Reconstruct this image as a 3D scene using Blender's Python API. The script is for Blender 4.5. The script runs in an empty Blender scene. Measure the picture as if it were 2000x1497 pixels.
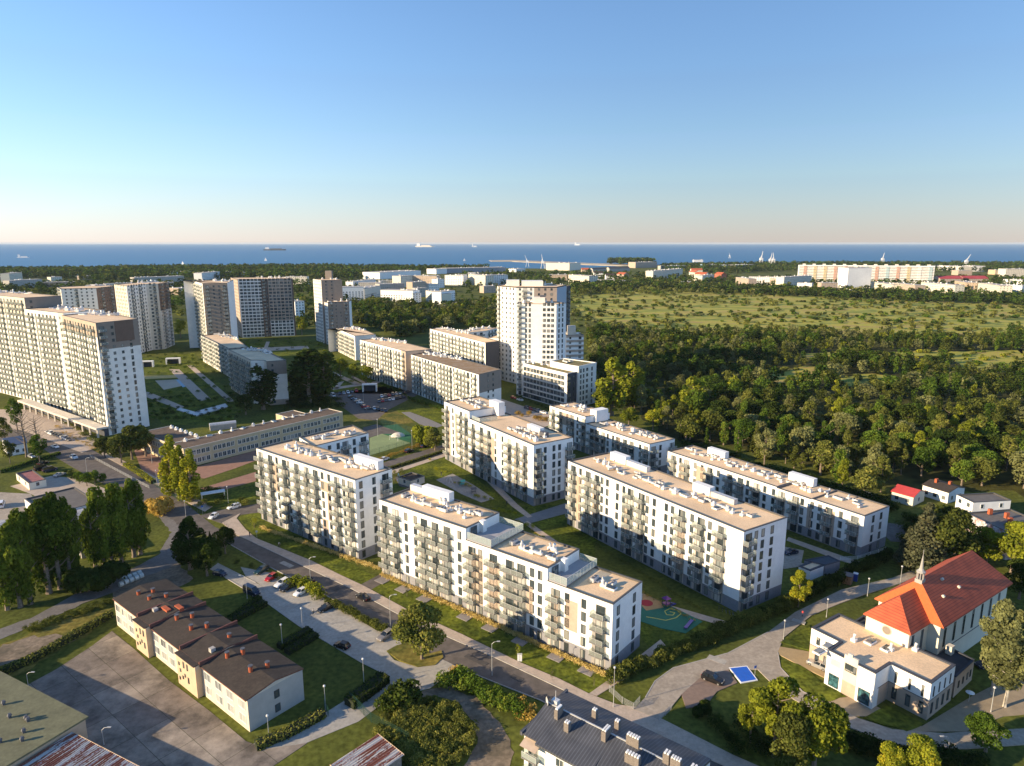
import bpy, bmesh, math, random
import numpy as np
from math import radians, degrees, sin, cos, tan, atan, atan2, hypot, pi
from mathutils import Vector, Matrix

# ------------------------------------------------------------------ camera, world, sun, exposure
sc = bpy.context.scene
random.seed(7)
F_PX, CX, CY, HZ, CAM_H = 1330.0, 1000.0, 748.5, 474.5, 90.0     # focal length / centre / horizon of the photograph
PITCH = atan((CY - HZ) / F_PX)
cam_d = bpy.data.cameras.new('camera')
cam = bpy.data.objects.new('camera', cam_d)
sc.collection.objects.link(cam)
cam.location = (0, 0, CAM_H)
cam.rotation_euler = (radians(90) - PITCH, 0, 0)
cam_d.sensor_fit = 'HORIZONTAL'
cam_d.sensor_width = 36.0
cam_d.lens = 36.0 * F_PX / 2000.0
cam_d.clip_start = 1.0
cam_d.clip_end = 200000.0
sc.camera = cam

SUN_AZ, SUN_EL = 249.0, 17.0          # degrees clockwise from +Y, elevation
world = bpy.data.worlds.new('World')
sc.world = world
world.use_nodes = True
wn = world.node_tree.nodes; wl = world.node_tree.links
wn.clear()
w_out = wn.new('ShaderNodeOutputWorld'); w_bg = wn.new('ShaderNodeBackground'); w_sky = wn.new('ShaderNodeTexSky')
w_sky.sky_type = 'NISHITA'
w_sky.sun_disc = False
w_sky.sun_elevation = radians(SUN_EL)
w_sky.sun_rotation = radians(360 - SUN_AZ)
w_sky.altitude = 100
w_sky.air_density = 1.5
w_sky.dust_density = 0.0
w_sky.ozone_density = 1.0
w_bg.inputs['Strength'].default_value = 0.078
w_hs = wn.new('ShaderNodeHueSaturation'); w_hs.inputs['Hue'].default_value = 0.484; w_hs.inputs['Saturation'].default_value = 0.85
w_wb = wn.new('ShaderNodeMix'); w_wb.data_type = 'RGBA'; w_wb.blend_type = 'MULTIPLY'        # white balance of the picture
w_wb.inputs['Factor'].default_value = 1.0; w_wb.inputs['B'].default_value = (0.575, 0.82, 1.39, 1)
wl.new(w_sky.outputs['Color'], w_hs.inputs['Color']); wl.new(w_hs.outputs['Color'], w_wb.inputs['A']); wl.new(w_wb.outputs['Result'], w_bg.inputs['Color'])
wl.new(w_bg.outputs['Background'], w_out.inputs['Surface'])

sun_d = bpy.data.lights.new('sun', 'SUN')
sun_d.energy = 4.8
sun_d.angle = radians(0.5)
sun_d.color = (1.0, 0.79, 0.52)
sun = bpy.data.objects.new('sun', sun_d)
sc.collection.objects.link(sun)
_sd = Vector((sin(radians(SUN_AZ)) * cos(radians(SUN_EL)), cos(radians(SUN_AZ)) * cos(radians(SUN_EL)), sin(radians(SUN_EL))))
sun.rotation_euler = _sd.to_track_quat('Z', 'Y').to_euler()
sun.location = (-200, -50, 300)

sc.view_settings.view_transform = 'Standard'
sc.view_settings.look = 'None'
sc.view_settings.gamma = 1.0
sc.view_settings.exposure = 0.95
sc.cycles.max_bounces = 6
sc.cycles.diffuse_bounces = 3
sc.cycles.glossy_bounces = 2
sc.cycles.transmission_bounces = 3
sc.cycles.transparent_max_bounces = 12
sc.cycles.volume_bounces = 0
sc.cycles.caustics_reflective = False
sc.cycles.caustics_refractive = False
sc.cycles.use_denoising = True
COL = sc.collection

# ------------------------------------------------------------------ survey: turns a measured point into a place on the ground (or at height z)
def G(px, py, z=0.0):
    x = (px - CX) / F_PX; y = (CY - py) / F_PX
    d = (x, cos(PITCH) + y * sin(PITCH), -sin(PITCH) + y * cos(PITCH))
    t = (z - CAM_H) / d[2]
    return Vector((d[0] * t, d[1] * t, z))

def P(X, Y, Z):
    Z -= CAM_H
    f = Y * cos(PITCH) - Z * sin(PITCH); u = Y * sin(PITCH) + Z * cos(PITCH)
    return (CX + F_PX * X / f, CY - F_PX * u / f)

def height_of(base, ytop):
    g = G(*base); lo, hi = -5.0, 89.0
    for _ in range(50):
        m = (lo + hi) / 2
        if P(g.x, g.y, m)[1] > ytop: lo = m
        else: hi = m
    return lo

# ------------------------------------------------------------------ materials
MATS = {}
def mat(name, col, rough=0.85, noise=0.0, nscale=1.0, bump=0.0, metal=0.0, col2=None, n2=None, spec=0.5, rnd=0.0, detail=4.0):
    """plain or mottled procedural surface; col2 = second colour mixed by noise, rnd = object-to-object variation"""
    if name in MATS: return MATS[name]
    m = bpy.data.materials.new(name); m.use_nodes = True
    nt = m.node_tree; N = nt.nodes; L = nt.links
    b = N['Principled BSDF']
    b.inputs['Roughness'].default_value = rough
    b.inputs['Metallic'].default_value = metal
    b.inputs['Specular IOR Level'].default_value = spec
    c = (*col, 1.0)
    b.inputs['Base Color'].default_value = c
    last = None
    if noise > 0 or col2 or bump > 0:
        tc = N.new('ShaderNodeNewGeometry')
        nz = N.new('ShaderNodeTexNoise'); nz.inputs['Scale'].default_value = nscale; nz.inputs['Detail'].default_value = detail
        nz.inputs['Roughness'].default_value = 0.65
        L.new(tc.outputs['Position'], nz.inputs['Vector'])
        rp = N.new('ShaderNodeValToRGB')
        c2 = col2 if col2 else tuple(max(0, v * (1 - noise)) for v in col)
        c1 = col if col2 else tuple(min(1, v * (1 + noise)) for v in col)
        rp.color_ramp.elements[0].position = 0.36; rp.color_ramp.elements[0].color = (*c2, 1)
        rp.color_ramp.elements[1].position = 0.64; rp.color_ramp.elements[1].color = (*c1, 1)
        L.new(nz.outputs['Fac'], rp.inputs['Fac'])
        last = rp.outputs['Color']
        if n2:      # a second, finer or broader mottling multiplied in: (scale, strength)
            n_b = N.new('ShaderNodeTexNoise'); n_b.inputs['Scale'].default_value = n2[0]; n_b.inputs['Detail'].default_value = 3
            L.new(tc.outputs['Position'], n_b.inputs['Vector'])
            mr = N.new('ShaderNodeMapRange'); mr.inputs['From Min'].default_value = 0.3; mr.inputs['From Max'].default_value = 0.7
            mr.inputs['To Min'].default_value = 1 - n2[1]; mr.inputs['To Max'].default_value = 1 + n2[1]
            L.new(n_b.outputs['Fac'], mr.inputs['Value'])
            mx = N.new('ShaderNodeVectorMath'); mx.operation = 'SCALE'
            L.new(last, mx.inputs[0]); L.new(mr.outputs['Result'], mx.inputs['Scale'])
            last = mx.outputs['Vector']
        if bump > 0:
            bp = N.new('ShaderNodeBump'); bp.inputs['Strength'].default_value = bump; bp.inputs['Distance'].default_value = 0.1
            L.new(nz.outputs['Fac'], bp.inputs['Height']); L.new(bp.outputs['Normal'], b.inputs['Normal'])
    if rnd > 0:
        oi = N.new('ShaderNodeObjectInfo')
        mr = N.new('ShaderNodeMapRange'); mr.inputs['To Min'].default_value = 1 - rnd; mr.inputs['To Max'].default_value = 1 + rnd
        L.new(oi.outputs['Random'], mr.inputs['Value'])
        mx = N.new('ShaderNodeVectorMath'); mx.operation = 'SCALE'
        if last: L.new(last, mx.inputs[0])
        else: mx.inputs[0].default_value = col
        L.new(mr.outputs['Result'], mx.inputs['Scale'])
        last = mx.outputs['Vector']
    if last: L.new(last, b.inputs['Base Color'])
    MATS[name] = m
    return m

def striped(name, c1, c2, period, duty=0.5, rough=0.7, axis='X', rnd=0.0):
    """ribs or tile courses laid along a local axis of the thing"""
    if name in MATS: return MATS[name]
    m = bpy.data.materials.new(name); m.use_nodes = True
    N = m.node_tree.nodes; L = m.node_tree.links; b = N['Principled BSDF']; b.inputs['Roughness'].default_value = rough
    tc = N.new('ShaderNodeTexCoord'); sp = N.new('ShaderNodeSeparateXYZ'); L.new(tc.outputs['Object'], sp.inputs[0])
    md = N.new('ShaderNodeMath'); md.operation = 'MODULO'
    ad = N.new('ShaderNodeMath'); ad.operation = 'ADD'; ad.inputs[1].default_value = 1000 * period
    L.new(sp.outputs[axis], ad.inputs[0]); L.new(ad.outputs[0], md.inputs[0]); md.inputs[1].default_value = period
    gt = N.new('ShaderNodeMath'); gt.operation = 'GREATER_THAN'; gt.inputs[1].default_value = period * duty
    L.new(md.outputs[0], gt.inputs[0])
    nz = N.new('ShaderNodeTexNoise'); nz.inputs['Scale'].default_value = 0.35; nz.inputs['Detail'].default_value = 5
    L.new(tc.outputs['Object'], nz.inputs['Vector'])
    mix = N.new('ShaderNodeMix'); mix.data_type = 'RGBA'
    mix.inputs['A'].default_value = (*c1, 1); mix.inputs['B'].default_value = (*c2, 1)
    L.new(gt.outputs[0], mix.inputs['Factor'])
    mr = N.new('ShaderNodeMapRange'); mr.inputs['From Min'].default_value = .3; mr.inputs['From Max'].default_value = .7
    mr.inputs['To Min'].default_value = .75; mr.inputs['To Max'].default_value = 1.25
    L.new(nz.outputs['Fac'], mr.inputs['Value'])
    mx = N.new('ShaderNodeVectorMath'); mx.operation = 'SCALE'
    L.new(mix.outputs['Result'], mx.inputs[0]); L.new(mr.outputs['Result'], mx.inputs['Scale'])
    L.new(mx.outputs['Vector'], b.inputs['Base Color'])
    bp = N.new('ShaderNodeBump'); bp.inputs['Strength'].default_value = 0.5; bp.inputs['Distance'].default_value = 0.06
    L.new(md.outputs[0], bp.inputs['Height']); L.new(bp.outputs['Normal'], b.inputs['Normal'])
    MATS[name] = m
    return m

def rusty(name, metal_c, rust_c):
    m = bpy.data.materials.new(name); m.use_nodes = True
    N = m.node_tree.nodes; L = m.node_tree.links; b = N['Principled BSDF']; b.inputs['Roughness'].default_value = .6
    tc = N.new('ShaderNodeTexCoord'); mp = N.new('ShaderNodeMapping'); mp.inputs['Scale'].default_value = (1.3, .12, 1)
    L.new(tc.outputs['Object'], mp.inputs[0])
    nz = N.new('ShaderNodeTexNoise'); nz.inputs['Scale'].default_value = 1.4; nz.inputs['Detail'].default_value = 3
    L.new(mp.outputs[0], nz.inputs['Vector'])
    n2 = N.new('ShaderNodeTexNoise'); n2.inputs['Scale'].default_value = 3; n2.inputs['Detail'].default_value = 5
    L.new(tc.outputs['Object'], n2.inputs['Vector'])
    ad = N.new('ShaderNodeMath'); ad.operation = 'MULTIPLY_ADD'; ad.inputs[1].default_value = .35
    L.new(n2.outputs['Fac'], ad.inputs[0]); L.new(nz.outputs['Fac'], ad.inputs[2])
    rp = N.new('ShaderNodeValToRGB'); rp.color_ramp.elements[0].position = .62; rp.color_ramp.elements[0].color = (*metal_c, 1)
    rp.color_ramp.elements[1].position = .70; rp.color_ramp.elements[1].color = (*rust_c, 1)
    L.new(ad.outputs[0], rp.inputs['Fac']); L.new(rp.outputs['Color'], b.inputs['Base Color'])
    MATS[name] = m
    return m

def glass_mat(name, dark=(0.03, 0.04, 0.045), light=(0.35, 0.34, 0.30), p_light=0.42):
    """window glass: dark room behind, some with pale curtains; differs from window to window"""
    m = bpy.data.materials.new(name); m.use_nodes = True
    N = m.node_tree.nodes; L = m.node_tree.links; b = N['Principled BSDF']
    b.inputs['Roughness'].default_value = 0.08
    b.inputs['Specular IOR Level'].default_value = 0.8
    oi = N.new('ShaderNodeObjectInfo')
    geo = N.new('ShaderNodeNewGeometry')
    sn = N.new('ShaderNodeVectorMath'); sn.operation = 'SNAP'; sn.inputs[1].default_value = (1.6, 1.6, 2.95)
    L.new(geo.outputs['Position'], sn.inputs[0])
    wn_ = N.new('ShaderNodeTexWhiteNoise'); wn_.noise_dimensions = '3D'; L.new(sn.outputs[0], wn_.inputs['Vector'])
    rp = N.new('ShaderNodeValToRGB'); e = rp.color_ramp.elements
    e[0].position = 0.0; e[0].color = (*dark, 1)
    e[1].position = 1.0; e[1].color = (*light, 1)
    x = rp.color_ramp.elements.new(1 - p_light); x.color = (*[v * 2.2 for v in dark], 1)
    L.new(wn_.outputs['Value'], rp.inputs['Fac']); L.new(rp.outputs['Color'], b.inputs['Base Color'])
    MATS[name] = m
    return m

def railing_glass(name, tint=(0.50, 0.52, 0.49)):
    m = bpy.data.materials.new(name); m.use_nodes = True
    N = m.node_tree.nodes; L = m.node_tree.links; b = N['Principled BSDF']
    b.inputs['Base Color'].default_value = (*tint, 1); b.inputs['Roughness'].default_value = 0.3
    tr = N.new('ShaderNodeBsdfTransparent'); tr.inputs['Color'].default_value = (0.86, 0.89, 0.86, 1)
    mx = N.new('ShaderNodeMixShader'); mx.inputs[0].default_value = 0.24
    L.new(tr.outputs[0], mx.inputs[1]); L.new(b.outputs[0], mx.inputs[2])
    L.new(mx.outputs[0], N['Material Output'].inputs['Surface'])
    MATS[name] = m
    return m

W = lambda *a: tuple(a)
M_WHITE = mat('white_render', (0.84, 0.83, 0.80), noise=0.05, nscale=0.5, n2=(0.06, 0.05))
M_BEIGE = mat('beige_panel', (0.46, 0.36, 0.28), noise=0.08, nscale=0.6)
M_BAY = mat('bay_render', (0.50, 0.455, 0.40), noise=0.08, nscale=0.5)
M_BAY2 = mat('grey_bay_render', (0.34, 0.315, 0.29), noise=0.08, nscale=0.5)
M_CREAM = mat('cream_render', (0.66, 0.60, 0.50), noise=0.06, nscale=0.3)
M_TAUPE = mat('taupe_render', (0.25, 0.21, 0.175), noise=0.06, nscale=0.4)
M_BROWN = mat('brown_render', (0.15, 0.10, 0.075), noise=0.08, nscale=0.4)
M_PLINTH = mat('grey_plinth', (0.25, 0.25, 0.27), noise=0.08, nscale=1.5)
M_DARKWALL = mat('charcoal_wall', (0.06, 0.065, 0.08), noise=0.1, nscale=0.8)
M_GRAVEL = mat('tan_roof', (0.82, 0.585, 0.355), noise=0.12, nscale=2.5, n2=(0.12, 0.14))
M_CAP = mat('dark_cap', (0.09, 0.085, 0.08), rough=0.5)
M_FRAME = mat('dark_frame', (0.05, 0.05, 0.05), rough=0.5)
M_WFRAME = mat('white_frame', (0.75, 0.75, 0.74), rough=0.5)
M_GLASS = glass_mat('window_glass')
M_GLASS2 = glass_mat('curtained_glass', dark=(0.10, 0.11, 0.11), light=(0.6, 0.58, 0.53), p_light=0.55)
M_RAIL = railing_glass('rail_glass')
M_RAILW = railing_glass('pale_rail_glass', (0.75, 0.82, 0.80))
M_SLAB = mat('slab_concrete', (0.20, 0.19, 0.18), noise=0.1, nscale=1.0)
M_METAL = mat('zinc_metal', (0.62, 0.62, 0.61), rough=0.45, metal=0.2, noise=0.12, nscale=1.2, rnd=0.12)
M_DMETAL = mat('dark_metal', (0.10, 0.10, 0.11), rough=0.5)
M_CONC = mat('concrete', (0.42, 0.39, 0.35), noise=0.12, nscale=0.7)

# ------------------------------------------------------------------ mesh building
class MB:
    def __init__(s): s.v = []; s.f = []; s.m = []; s.mats = []
    def mi(s, m):
        if m not in s.mats: s.mats.append(m)
        return s.mats.index(m)
    def quad(s, pts, m):
        i = len(s.v); s.v += [tuple(p) for p in pts]; s.f.append(tuple(range(i, i + len(pts)))); s.m.append(s.mi(m))
    def box(s, x0, x1, y0, y1, z0, z1, m, M=None, top=None, skip=()):
        c = [(x0, y0, z0), (x1, y0, z0), (x1, y1, z0), (x0, y1, z0), (x0, y0, z1), (x1, y0, z1), (x1, y1, z1), (x0, y1, z1)]
        if M is not None: c = [tuple(M @ Vector(p)) for p in c]
        i = len(s.v); s.v += c
        F = [('b', (0, 3, 2, 1)), ('t', (4, 5, 6, 7)), ('f', (0, 1, 5, 4)), ('r', (1, 2, 6, 5)), ('k', (2, 3, 7, 6)), ('l', (3, 0, 4, 7))]
        for n, f in F:
            if n in skip: continue
            s.f.append(tuple(i + k for k in f)); s.m.append(s.mi(top if (n == 't' and top) else m))
    def prism(s, poly, z0, z1, m, top=None, bottom=False):
        """poly counter-clockwise or not, any simple polygon of (x, y)"""
        n = len(poly)
        area = sum(poly[i][0] * poly[(i + 1) % n][1] - poly[(i + 1) % n][0] * poly[i][1] for i in range(n))
        if area < 0: poly = list(reversed(poly))
        i = len(s.v)
        s.v += [(p[0], p[1], z0) for p in poly] + [(p[0], p[1], z1) for p in poly]
        for k in range(n):
            s.f.append((i + k, i + (k + 1) % n, i + n + (k + 1) % n, i + n + k)); s.m.append(s.mi(m))
        if top is not False:
            s.f.append(tuple(i + n + k for k in range(n))); s.m.append(s.mi(top or m))
        if bottom:
            s.f.append(tuple(i + k for k in reversed(range(n)))); s.m.append(s.mi(m))
    def tube(s, pts, rad, m, n=8, cap=True):
        """tapered tube through points"""
        rings = []
        for k, p in enumerate(pts):
            p = Vector(p)
            a = Vector(pts[max(0, k - 1)]); b = Vector(pts[min(len(pts) - 1, k + 1)])
            d = (b - a).normalized() if (b - a).length > 1e-6 else Vector((0, 0, 1))
            u = d.orthogonal().normalized() if k == 0 else (prev_u - d * prev_u.dot(d)).normalized()
            prev_u = u; w = d.cross(u)
            r = rad[k] if isinstance(rad, (list, tuple)) else rad
            i = len(s.v)
            s.v += [tuple(p + (u * cos(2 * pi * j / n) + w * sin(2 * pi * j / n)) * r) for j in range(n)]
            rings.append(i)
        for k in range(len(rings) - 1):
            for j in range(n):
                s.f.append((rings[k] + j, rings[k] + (j + 1) % n, rings[k + 1] + (j + 1) % n, rings[k + 1] + j)); s.m.append(s.mi(m))
        if cap:
            s.f.append(tuple(rings[0] + j for j in reversed(range(n)))); s.m.append(s.mi(m))
            s.f.append(tuple(rings[-1] + j for j in range(n))); s.m.append(s.mi(m))
    def mesh(s, name):
        me = bpy.data.meshes.new(name)
        me.from_pydata(s.v, [], s.f); me.update()
        for m in s.mats: me.materials.append(m)
        me.polygons.foreach_set('material_index', s.m)
        return me
    def build(s, name, parent=None, loc=(0, 0, 0), rz=0.0, smooth=False):
        me = s.mesh(name)
        if smooth: me.polygons.foreach_set('use_smooth', [True] * len(me.polygons))
        return link(name, me, parent, loc, rz)

def link(name, me, parent=None, loc=(0, 0, 0), rz=0.0, scale=None):
    o = bpy.data.objects.new(name, me); COL.objects.link(o)
    o.parent = parent; o.location = loc; o.rotation_euler = (0, 0, rz)
    if scale: o.scale = scale if isinstance(scale, (tuple, list)) else (scale,) * 3
    return o

def tag(o, label, cat, group=None, kind=None):
    if label: o['label'] = label
    if cat: o['category'] = cat
    if group: o['group'] = group
    if kind: o['kind'] = kind
    return o

def thing(name, label, cat, loc=(0, 0, 0), rz=0.0, group=None):
    o = bpy.data.objects.new(name, None); COL.objects.link(o)
    o.empty_display_size = 0.5
    o.location = loc; o.rotation_euler = (0, 0, rz)
    return tag(o, label, cat, group)

def copy_tree(o, parent=None):
    c = o.copy(); COL.objects.link(c); c.parent = parent
    for ch in KIDS.get(o.name, []):
        copy_tree(ch, c)
    return c
KIDS = {}
def remember(o, kids):
    KIDS[o.name] = kids

def sheet(name, poly, z, m, label=None, cat=None, kind='structure', thick=0.0):
    """a flat paved or planted area lying on the ground; poly of (x, y)"""
    amp = {'bare_earth': .7, 'rough_field': .8, 'dirt_path': .5, 'track': .35, 'meadow': 8, 'meadow_clearing': 5, 'meadow_patch': .7, 'lawn': .22, 'woodland_floor': 3, 'bare_patch': .5}.get(name, 0)
    if amp:     # ragged natural edges
        rj = random.Random(int(poly[0][0] * 10)); out = []; st = max(1.6, amp * 2.4)
        for i in range(len(poly)):
            a, c = Vector(poly[i][:2]), Vector(poly[(i + 1) % len(poly)][:2]); n = max(1, int((c - a).length / st))
            for k in range(n): q = a.lerp(c, k / n); out.append((q.x + rj.uniform(-amp, amp), q.y + rj.uniform(-amp, amp)))
        poly = out
    b = MB(); b.prism([(p[0], p[1]) for p in poly], z - max(thick, 0.3), z, m)
    o = b.build(name)
    if kind: o['kind'] = kind
    if label: tag(o, label, cat)
    return o

def gpoly(pts, z=0.0): return [tuple(G(x, y, z))[:2] for x, y in pts]

def strip(name, centre, width, z, m, closed=False):
    """road or path of constant width along a centre line of (x, y)"""
    c = [Vector((p[0], p[1], 0)) for p in centre]
    L_, R_ = [], []
    for i, p in enumerate(c):
        d = (c[min(i + 1, len(c) - 1)] - c[max(i - 1, 0)]).normalized(); n = Vector((d.y, -d.x, 0))
        L_.append(p - n * width / 2); R_.append(p + n * width / 2)
    b = MB()
    for i in range(len(c) - 1):
        b.prism([tuple(q)[:2] for q in (L_[i], L_[i + 1], R_[i + 1], R_[i])], z - 0.3, z, m)
    o = b.build(name); o['kind'] = 'structure'
    return o

# ------------------------------------------------------------------ facades
_wc, _bc = {}, {}
BAYS = True
def window_mesh(w, h, frame=None, glass=None, mull=None):
    frame = frame or M_FRAME; glass = glass or M_GLASS
    k = (round(w, 2), round(h, 2), frame.name, glass.name, mull)
    if k in _wc: return _wc[k]
    b = MB(); t = 0.07
    b.quad([(-w / 2, -0.03, 0), (w / 2, -0.03, 0), (w / 2, -0.03, h), (-w / 2, -0.03, h)], glass)
    b.box(-w / 2 - t, -w / 2 + t * .4, -0.07, -0.002, -t, h + t, frame); b.box(w / 2 - t * .4, w / 2 + t, -0.07, -0.002, -t, h + t, frame)
    b.box(-w / 2 + t * .4, w / 2 - t * .4, -0.068, -0.002, h - t * .4, h + t * .9, frame)
    b.box(-w / 2 + t * .4, w / 2 - t * .4, -0.12, -0.002, -t, t * .4, frame)
    nm = mull if mull is not None else max(0, int(round(w / 1.0)) - 1)
    for i in range(nm):
        x = -w / 2 + w * (i + 1) / (nm + 1); b.box(x - .04, x + .04, -0.06, -0.028, t * .4, h - t * .4, frame)
    _wc[k] = b.mesh('window'); return _wc[k]

def balcony_meshes(w, d, slab=None, rail=None):
    slab = slab or M_SLAB; rail = rail or M_RAIL
    k = (round(w, 1), round(d, 1), slab.name, rail.name)
    if k in _bc: return _bc[k]
    b = MB(); b.box(-w / 2, w / 2, -d, 0.0, -0.22, 0, slab)
    r = MB(); h = 1.08; g = .02; x0, x1, y0 = -w / 2 + .06, w / 2 - .06, -d + .06
    r.box(x0, x1, y0, y0 + g, .06, h, rail); r.box(x0, x0 + g, y0 + g, -.02, .06, h, rail); r.box(x1 - g, x1, y0 + g, -.02, .06, h, rail)
    r.box(x0 - .02, x1 + .02, y0 - .02, y0 + .03, h, h + .05, M_METAL)
    n = max(2, int(w / 1.1))
    for i in range(n + 1):
        x = x0 + (x1 - x0) * i / n; r.box(x - .025, x + .025, y0 - .03, y0 - .002, -.15, h, M_METAL)
    _bc[k] = (b.mesh('balcony'), r.mesh('railing')); return _bc[k]

class Bld:
    """one building: collects its windows and balconies, then builds the 100 that show largest as parts of their own and the rest as one part"""
    def __init__(s, name, label, cat, origin, group=None):
        s.o = Vector((origin[0], origin[1], 0)); s.root = thing(name, label, cat, s.o, 0, group); s.win = []; s.bal = []; s.wall = MB(); s.roof = MB(); s.n_vent = 0
    def L(s, p, z=0): return (p[0] - s.o.x, p[1] - s.o.y, z)
    def lp(s, poly): return [(p[0] - s.o.x, p[1] - s.o.y) for p in poly]
    def finish(s, wall_name='wall', roof_name='roof', maxn=100):
        s.wall.build(wall_name, s.root)
        if s.roof.f: s.roof.build(roof_name, s.root)
        for nm, items in (('window', s.win), ('balcony', s.bal)):
            items.sort(key=lambda i: (Vector(i[1]) + s.o - Vector((0, 0, CAM_H))).length / (i[3] if len(i) > 3 else 1))
            rest = items[maxn:] if len(items) > maxn else []
            for it in items[:maxn]:
                me, loc, rz = it[0], it[1], it[2]
                if nm == 'window': link(nm, me, s.root, loc, rz)
                else:
                    b = link(nm, me[0], s.root, loc, rz); link('railing', me[1], b)
            if rest:
                mb = MB()
                for it in rest:
                    M = Matrix.Translation(it[1]) @ Matrix.Rotation(it[2], 4, 'Z')
                    for me in (it[0] if nm == 'balcony' else (it[0],)):
                        i0 = len(mb.v); mb.v += [tuple(M @ v.co) for v in me.vertices]
                        for p in me.polygons:
                            mb.f.append(tuple(i0 + k for k in p.vertices)); mb.m.append(mb.mi(me.materials[p.material_index]))
                o = mb.build(nm, s.root); o['kind'] = 'stuff'
        return s.root

def facade(B, p0, p1, z1, floors, cols, z0=0.0, zstep=None, kinds=None, bmask=None, offs=0.0):
    """cols: list of (distance along the facade, kind); windows and balconies storey by storey"""
    p0 = Vector((p0[0], p0[1], 0)); p1 = Vector((p1[0], p1[1], 0)); t = (p1 - p0).normalized(); n = Vector((t.y, -t.x, 0)); rz = atan2(t.y, t.x)
    sh = zstep or (z1 - z0 - .6) / floors
    for s_, k in cols:
        if callable(z1): zt = z1(s_)
        else: zt = z1
        nf = int(round((zt - z0 - .3) / sh))
        q = p0 + t * s_ + n * offs - B.o
        for f in range(nf):
            zf = z0 + f * sh + .25
            if k == 'w': B.win.append((window_mesh(1.05, 2.0), (q.x, q.y, zf + .35), rz))
            elif k == 'W': B.win.append((window_mesh(1.6, 1.6), (q.x, q.y, zf + .7), rz))
            elif k == 'S': B.win.append((window_mesh(1.1, 1.3), (q.x, q.y, zf + .9), rz))
            elif k in 'BbC':
                wd = {'B': 2.15, 'b': 1.6, 'C': 2.4}[k]
                a = q + t * .25
                B.win.append((window_mesh(wd, 2.25, glass=M_GLASS if (f + int(s_)) % 3 else M_GLASS2), (a.x, a.y, zf + .05), rz))
                if f > 0 or k == 'B':
                    pw = {'B': 1.75, 'b': 1.4, 'C': 2.7}[k]; M = Matrix.Translation((q.x, q.y, 0)) @ Matrix.Rotation(rz, 4, 'Z')
                    if BAYS and f < nf - 1: B.wall.box(-pw, pw, -.025, .02, zf - .25 + (.0 if f else .3), zf + sh - .25, M_BAY if int(s_ * 1.7) % 3 else M_BAY2, M, skip=('t', 'b', 'k'))
                if f > 0:
                    bw = {'B': 3.3, 'b': 2.6, 'C': 5.2}[k]
                    B.bal.append((balcony_meshes(bw, 1.55), (q.x, q.y, zf - .02), rz))
            elif k == 'R':      # ribbon of big panes
                B.win.append((window_mesh(2.6, 2.0), (q.x, q.y, zf + .4), rz))
    return t, n, rz, sh

def cols_px(p0, p1, z, specs, ox=0.0, s=1.0):
    """specs: (image x of a column just under the roof line, kind) -> distance along the facade"""
    p0 = Vector((p0[0], p0[1], 0)); p1 = Vector((p1[0], p1[1], 0)); Lg = (p1 - p0).length; out = []
    for x, k in specs:
        x = ox + x / s; lo, hi = -2.0, Lg + 2
        for _ in range(40):
            m = (lo + hi) / 2; q = p0 + (p1 - p0) * (m / Lg)
            if P(q.x, q.y, z)[0] < x: lo = m
            else: hi = m
        if 0.8 < lo < Lg - .5: out.append((lo, k))
    return out

def auto_cols(L_, pat, step, start=None):
    n = max(1, int((L_ - 1.5) / step)); s0 = (L_ - (n - 1) * step) / 2 if start is None else start
    return [(s0 + i * step, pat[i % len(pat)]) for i in range(n) if s0 + i * step < L_ - .6]

def panel(B, p0, p1, s0, s1, z0, z1, m, d=.03):
    """render or cladding panel standing a little proud of the wall"""
    p0 = Vector((p0[0], p0[1], 0)); p1 = Vector((p1[0], p1[1], 0)); t = (p1 - p0).normalized()
    M = Matrix.Translation(p0 - B.o) @ Matrix.Rotation(atan2(t.y, t.x), 4, 'Z')
    B.wall.box(s0, s1, -d, 0.05, z0, z1, m, M)

# rooftop plant: zinc fans on plinths, ducts and stair heads, all shared meshes
_rt = {}
def vent_mesh(k):
    if k in _rt: return _rt[k]
    b = MB()
    if k == 0:
        b.box(-.6, .6, -.6, .6, 0, .9, M_WHITE); b.box(-.75, .75, -.75, .75, .9, 1.0, M_METAL); b.tube([(0, 0, 1.0), (0, 0, 1.5)], [.45, .3], M_METAL)
    elif k == 1:
        b.box(-1.1, 1.1, -.45, .45, .15, .95, M_METAL); b.box(-.9, .9, -.35, .35, 0, .15, M_DMETAL); b.tube([(-.5, 0, .95), (-.5, 0, 1.12)], .33, M_DMETAL); b.tube([(.5, 0, .95), (.5, 0, 1.12)], .33, M_DMETAL)
    elif k == 2:
        b.box(-.5, .5, -.5, .5, 0, .6, M_WHITE); b.tube([(0, 0, .6), (0, 0, 1.2), (.25, 0, 1.5)], [.28, .28, .34], M_METAL)
    elif k == 3:
        b.box(-1.6, 1.6, -.3, .3, .3, .75, M_METAL); b.box(-1.4, -1.25, -.2, .2, 0, .3, M_DMETAL); b.box(1.25, 1.4, -.2, .2, 0, .3, M_DMETAL); b.tube([(1.2, 0, .75), (1.2, 0, 1.3)], .2, M_METAL)
    elif k == 4:
        b.box(-1.2, 1.2, -.8, .8, 0, .35, M_WHITE); b.box(-1.0, 1.0, -.6, .6, .35, .55, M_GLASS)
    elif k == 5:
        b.tube([(0, 0, 0), (0, 0, 2.6)], .05, M_METAL, n=5); b.box(-.3, .3, -.02, .02, 2.0, 2.05, M_METAL)
    _rt[k] = b.mesh('roof_vent'); return _rt[k]

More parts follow.
